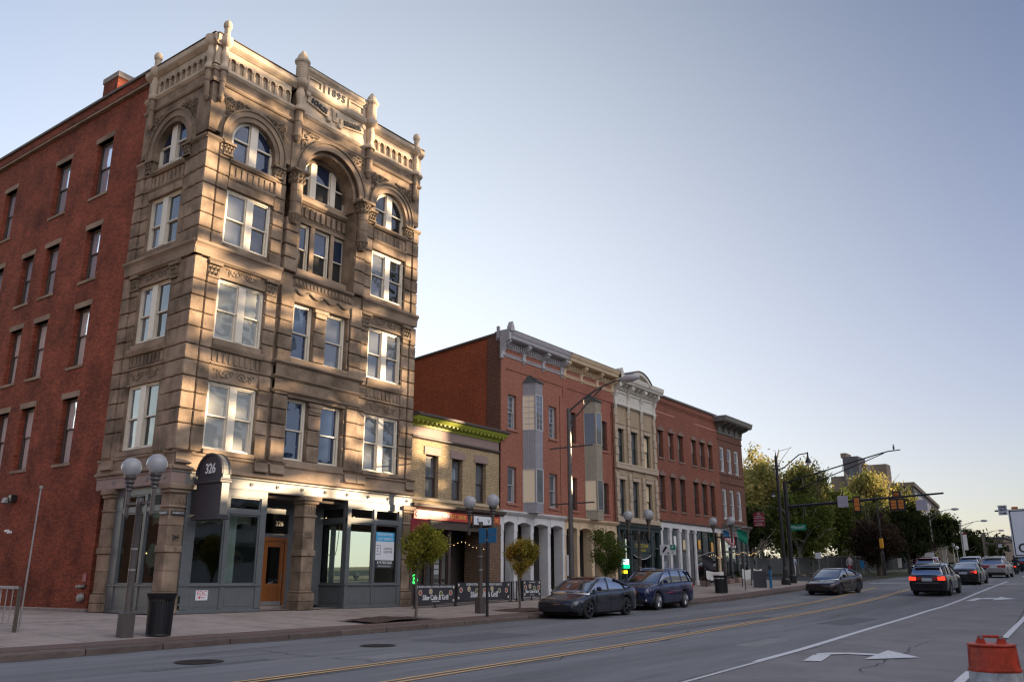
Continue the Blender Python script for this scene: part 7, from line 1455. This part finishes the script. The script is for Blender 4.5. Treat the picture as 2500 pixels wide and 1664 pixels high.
# ---------------------------------------------------------------- park trees
def big_tree(x, y, top, cz, rx, rz, m, label, seed, n=16000, s=.17, tm=bark_p, clumps=60, trunk=.26, cl=.20, group='park trees beyond the corner'):
    g = G(x, y); t = thing('tree', label, 'tree', (x, y, g), group=group); r = random.Random(seed); mb = MB(); k = 0
    zb = max(g + 1.4, cz - rz * .75)
    mb.tube([(x, y, g - .2), (x + .15, y, (g + zb) / 2), (x - .1, y + .1, zb + .6)], trunk, 9, trunk * .7)
    for k in range(9):
        a = k * 2.4 + r.random(); e = rx * r.uniform(.45, .85); h = cz + rz * r.uniform(-.3, .75); mb.tube([(x, y, zb + .08 * k), (x + e * .35 * cos(a), y + e * .35 * sin(a), zb + (h - zb) * .5), (x + e * .8 * cos(a), y + e * .8 * sin(a), h)], trunk * .5, 6, .03)
        for q in range(2): b = a + r.uniform(-.8, .8); mb.tube([(x + e * .35 * cos(a), y + e * .35 * sin(a), zb + (h - zb) * .5), (x + e * .7 * cos(b), y + e * .7 * sin(b), h - rz * .2 * q), (x + e * 1.05 * cos(b), y + e * 1.05 * sin(b), h + rz * .05)], trunk * .25, 5, .02)
    mb.build('trunk', tm, t); leaves((x, y, cz), rx, rz, int(n * .8), s * 1.05, m, t, seed=seed, clumps=clumps, cl=cl); return t
TR = [
 (89.0, 33.0, 0, 9.6, 4.3, 6.3, leaf_go, 'tall golden-green tree right of the brown end building, highest of the park', 11, 20000, .17),
 (84.0, 33.5, 0, 8.4, 3.6, 5.2, leaf_go, 'golden-green tree touching the brown end building', 12, 14000, .17),
 (93.5, 29.5, 0, 8.6, 3.8, 5.9, leaf_gg, 'olive-gold tree standing right of the tallest park tree', 13, 16000, .17),
 (86.0, 28.0, 0, 6.4, 4.2, 4.0, leaf_gr, 'green tree low behind the green street sign', 14, 15000, .16),
 (97.0, 33.0, 0, 6.9, 4.5, 4.5, leaf_gr, 'green spreading tree behind the fence, centre of the park', 15, 14000, .17),
 (112., 36.0, 0, 10.0, 5.0, 6.6, leaf_go, 'golden tree below the far office tower', 16, 20000, .22),
 (120., 29.5, 0, 10.2, 5.0, 6.0, leaf_go, 'golden tree right of the far office tower', 17, 22000, .23),
 (124., 26.5, 0, 9.4, 3.2, 5.0, leaf_gg, 'thin gold tree reaching above the signal arm', 18, 13000, .20),
 (104., 26.5, 0, 6.6, 4.0, 4.2, leaf_gg, 'olive tree between fence and round brown tree', 19, 12000, .17),
 (90.5, 22.0, 0, 5.2, 3.1, 3.2, leaf_br, 'round brown-leaved tree over the pavement', 20, 18000, .12),
 (98.5, 20.9, 0, 5.9, 3.1, 3.7, leaf_dk, 'round dark green tree behind the brown-leaved one', 21, 16000, .14),
 (106., 21.5, 0, 5.2, 2.6, 2.8, leaf_br, 'russet tree at the right end of the pavement row', 22, 8000, .14),
 (146., 26.0, 0, 8.6, 3.2, 3.6, leaf_dk, 'loose dark evergreen beyond the far white office block', 23, 8000, .20),
 (152., 24.0, 0, 6.6, 2.6, 3.0, leaf_dk, 'low dark evergreen behind the white globes', 24, 6000, .20),
 (98.5, 31.5, 0, 8.6, 4.2, 5.4, leaf_gg, 'full olive tree filling the middle of the park below the tower', 26, 20000, .18),
 (101., 28.5, 0, 7.4, 3.6, 4.6, leaf_gr, 'green tree right of the full olive tree', 27, 16000, .18),
 (80.0, 30.5, 0, 5.2, 3.2, 3.2, leaf_dk, 'dark tree low beside the hanging maroon sign', 25, 9000, .15)]
for x, y, _, cz, rx, rz, m, lab, sd_, n, s in TR: big_tree(x, y, 0, cz, rx, rz, m, lab, sd_, n, s, bark if sd_ in (20, 21, 22) else bark_p)
# undergrowth behind the fence and a far tree line
t = node('undergrowth'); tag(t, kind='stuff')
for k in range(12): leaves((82 + 3.2 * k, 36 - .4 * k + (k % 3), 2.3 + .05 * k), 2.2, 1.5, 1500, .16, leaf_dk, t, 'foliage', seed=60 + k, clumps=12)
t = node('far_treeline'); tag(t, kind='stuff')
for k in range(26):
    x = 190 + 9 * k; y = 27 + (k % 4) * 3 + k * .35; leaves((x, y, G(x, y) + 2.6), 4.5, 3.2, 700, .45, leaf_br if k % 3 else leaf_dk, t, 'foliage', seed=90 + k, clumps=10)
for k in range(20): x = 330 + 12 * k; y = 24 - 3.2 * k; leaves((x, y, G(x, 20) + 2.0), 7, 3.4, 500, .7, leaf_br, t, 'foliage', seed=130 + k, clumps=10)
# park fence of chain-link panels
fm_ = mat('fence_screen', (.065, .07, .078), .8, noise=.2, nscale=1.5); f = thing('park_fence', 'long grey screened fence along the park beyond the crossing', 'fence', (79.5, 30, G(79.5, 30)))
pts = [(76, 31.4), (79.5, 30.1), (85, 28.0), (91, 25.6), (97.5, 23.3), (104, 23.2), (112, 23.2)]
for (a, b), (c, d) in zip(pts, pts[1:]):
    for i in range(3):
        x0, y0, x1, y1 = a + (c - a) * i / 3, b + (d - b) * i / 3, a + (c - a) * (i + 1) / 3, b + (d - b) * (i + 1) / 3; g0, g1 = G(x0, y0), G(x1, y1)
        mb = MB(); mb.v = [(x0, y0, g0 + .08), (x1, y1, g1 + .08), (x1, y1, g1 + 1.5), (x0, y0, g0 + 1.5), (x0, y0 + .02, g0 + .08), (x1, y1 + .02, g1 + .08), (x1, y1 + .02, g1 + 1.5), (x0, y0 + .02, g0 + 1.5)]; mb.f = [(0, 1, 2, 3), (7, 6, 5, 4), (0, 4, 5, 1), (1, 5, 6, 2), (2, 6, 7, 3), (3, 7, 4, 0)]; mb.build('screen_panel', fm_, f)
        MB().tube([(x0, y0, g0), (x0, y0, g0 + 1.6)], .035, 6).tube([(x0, y0, g0 + 1.55), (x1, y1, g1 + 1.55)], .02, 5).build('fence_post', steel, f)
def signlet(x, y, z0, z1, w, m, label):
    t = thing('post_sign', label, 'sign', (x, y, G(x, y))); MB().box((x, y - w / 2, z0), (x + .03, y + w / 2, z1), .003).build('plate', m, t); MB().tube([(x + .05, y, G(x, y)), (x + .05, y, z1)], .03, 6).build('post', steel, t)
signlet(99, 19.4, 3.0, 3.9, 1.7, signwhite, 'pale double notice board at the end of the park fence'); signlet(77, 23.6, 2.9, 3.4, .5, signwhite, 'small white notice on a post beside the signal mast'); signlet(92, 20.4, 2.3, 3.2, .35, signwhite, 'small pale pay machine sign on the pavement'); signlet(86.5, 22.5, 2.2, 2.9, .35, bluesign, 'narrow blue and white sign behind the brown sedan')
# ---------------------------------------------------------------- far buildings
def tower(name, label, x0, x1, y0, y1, z1, m, wins, wm, face='x', extra=None):
    g = 2; t = thing(name, label, 'building', (x0, y0, g)); MB().box((x0, y0, g), (x1, y1, z1)).build('wall', m, t)
    nx, nz, ww_, hh, z0 = wins
    for i in range(nx):
        for k in range(nz):
            z = z0 + (z1 - 2 - z0) * k / max(1, nz)
            y_ = y0 + (y1 - y0) * (i + .5) / nx; MB().box((x0 - .06, y_ - ww_ / 2, z), (x0, y_ + ww_ / 2, z + hh)).build('window', wm, t)
    return t
gstone = mat('far_grey_stone', (.11, .10, .105), .9, noise=.1, nscale=.3); tstone = mat('far_tan_stone', (.19, .145, .11), .9, noise=.08, nscale=.3); wstone = mat('far_white_stone', (.62, .57, .55), .9, noise=.06, nscale=.3)
t = tower('office_tower', 'stepped grey-brown office tower rising behind the golden trees', 193, 199, 48.8, 52, 27.0, gstone, (1, 3, .8, 3, 14), glass_d); MB().box((193.5, 52, 4), (199, 55, 23.0)).box((194, 51.4, 27.0), (198, 52.6, 28.0)).box((196, 48.0, 4), (200, 48.8, 25.6)).build('wing', tstone, t)
t = tower('tan_block', 'plain tan block behind the golden trees, left of the white office block', 223, 227, 49.9, 57, 28.6, tstone, (5, 5, .8, 1.6, 8), glass_d)
t = thing('white_office_block', 'white office block with tall dark window strips beyond the trees', 'building', (225, 44.6, 4)); MB().prism([(225, 44.8), (225, 50), (300, 60), (300, 53.2)], 4, 23.0, axis=2).build('wall', gstone, t); 
mb = MB(); a, b = Vector((225, 44.8)), Vector((300, 53.2)); dv = (b - a); nrm = Vector((dv.y, -dv.x)).normalized()
for k in range(14):
    p0 = a + dv * ((k + .15) / 14); p1 = a + dv * ((k + .62) / 14); P = [(p0.x, p0.y), (p1.x, p1.y), (p1.x + nrm.x * .35, p1.y + nrm.y * .35), (p0.x + nrm.x * .35, p0.y + nrm.y * .35)]; MB().prism(P, 4, 21.5, axis=2).build('pale_fin', wstone, t)
MB().prism([(224.6, 44.4), (224.6, 50.2), (300, 60.4), (300, 52.8)], 23.0, 24.0, axis=2).build('roof_slab', tstone, t)
for k, (x, y, w, h, lab) in enumerate(((205, 27, 14, 4.5, 'low pale shed far down the street on the left'), (230, 20.5, 8, 3.4, 'low brown block at the end of the street'), (175, 30.5, 12, 4.5, 'low white-roofed shelter behind the far globes'))):
    g = G(x, y); t = thing('low_building', lab, 'building', (x, y, g)); MB().box((x, y - 2, g), (x + w, y + 3, g + h), .1).build('wall', tstone, t); MB().box((x - .3, y - 2.3, g + h), (x + w, y + 3.3, g + h + .3)).build('roof', gstone, t)
    for i in range(3): MB().box((x - .05, y - 1.5 + 1.5 * i, g + 1), (x, y - .6 + 1.5 * i, g + 2.2)).build('window', glass_d, t)
# ---------------------------------------------------------------- the far side of the street (outside the frame): mirrored in the windows; podium, long block and trees are added to shade the sun
OW = mat('opposite_white_concrete', (.62, .61, .58), .7, noise=.05); OD = mat('opposite_pale_stone', (.58, .52, .45), .9, noise=.1)
t = thing('opposite_office', 'white banded office building on the other side of the street, seen only mirrored in windows', 'building', (41, -16, 0)); MB().box((40, -32, -1), (55.5, -16.2, 33)).build('wall', OW, t)
for k in range(9): MB().box((40.5, -16.2, 2.6 + 3.4 * k), (55, -16.05, 4.2 + 3.4 * k)).build('window_band', glass_d, t); MB().box((40, -16.2, 4.5 + 3.4 * k), (55.5, -15.7, 4.8 + 3.4 * k)).build('balcony_slab', OW, t)
t = thing('sun_block_podium', 'low brown building added out of view opposite to block low sun, mirrored in windows', 'building', (20, -15, 0)); MB().box((-30, -30, -1), (40, -15.6, 9)).prism([(55.5, -15.2), (83.3, -15.2), (102.6, -29.9), (55.5, -29.9)], -1, 12.7, axis=2).build('wall', mat('opposite_brown_brick', (.13, .09, .07), .9, noise=.2), t)  # unseen, added to keep low sun off the street and darken shop reflections
for k in range(12): MB().box((-28 + 5.5 * k, -15.6, 1), (-25 + 5.5 * k, -15.5, 7)).build('window', glass_d, t)
t = thing('added_shade_block', 'long pale office block added out of view opposite to keep the street in shade', 'building', (83, -15, 0)); MB().prism([(83.0, -15), (150, -15), (150, -30), (102.2, -30)], 0, 23.5, axis=2).box((150, -30, 0), (245, -15, 19)).box((245, -30, 0), (460, -15, 44)).build('wall', OD, t)  # unseen, end slanted along the sun; tall far part added to shade distant blocks
for k in range(20):
    for j in range(4): MB().box((85 + 3.2 * k, -15, 3 + 4.5 * j), (87 + 3.2 * k, -14.9, 6 + 4.5 * j)).build('window', glass_d, t)

t = thing('side_street_building', 'brick building across the side street at the left, seen only mirrored in windows', 'building', (-14, 26, 0)); MB().box((-14, 26, -1), (-3, 74, 8)).build('wall', brickmat('orange_brick', (.48, .20, .11), (.42, .17, .09), (.3, .2, .14)), t)
for k in range(9):
    for j in range(2): MB().box((-3, 28 + 5 * k, 1.5 + 4 * j), (-2.94, 29.4 + 5 * k, 3.6 + 4 * j)).build('window', glass_d, t)
# unseen tall trees added opposite, their gaps dapple the sun on the sandstone front
def shade_tree(x, y, r, z0, z1, n, seed):
    g = G(x, y); t = thing('added_dapple_tree', ('first tall tree added out of view across the street to dapple the sun, mirrored in windows', 'second tall tree added out of view across the street to dapple the sun, mirrored in windows', 'third tall tree added out of view across the street to dapple the sun, mirrored in windows')[seed - 200], 'tree', (x, y, g), group='trees added across the street to dapple the sun'); q = np.random.default_rng(seed)
    MB().tube([(x, y, g), (x, y, z0 + 4), (x + .3, y, z1 - 2)], .22, 8, .06).build('trunk', bark, t)
    P = np.stack([q.uniform(-r, r, n) + x, q.uniform(-r * .5, r * .5, n) + y, q.uniform(z0, z1, n)], 1)
    nv = np.array([sd.x, sd.y, sd.z]); h = np.array([sd.y, -sd.x, 0.]); h /= np.linalg.norm(h); v = np.cross(h, nv); V = []
    for p in P:
        k = 7; a = q.uniform(.6, 1.7); b = q.uniform(.16, .42); ph = q.uniform(-.35, .35); rr = q.uniform(.75, 1.15, k); tl = q.normal(0, .25, k)
        for i in range(k):
            th = 2 * pi * i / k; e, f_ = a * rr[i] * cos(th), b * rr[i] * sin(th); e, f_ = e * cos(ph) - f_ * sin(ph), e * sin(ph) + f_ * cos(ph); V.append(p + h * e + v * f_ + nv * tl[i])
    V = np.array(V) - np.array(org(t)); me = bpy.data.meshes.new('crown'); me.from_pydata(V.tolist(), [], np.arange(len(V)).reshape(-1, 7).tolist()); me.materials.append(leaf_dk); link(bpy.data.objects.new('crown', me), t)
for k in range(3): shade_tree(69.0 + 5.3 * k, -13.4 - .4 * k, 3.0, 8.5, 39, 128, 200 + k)
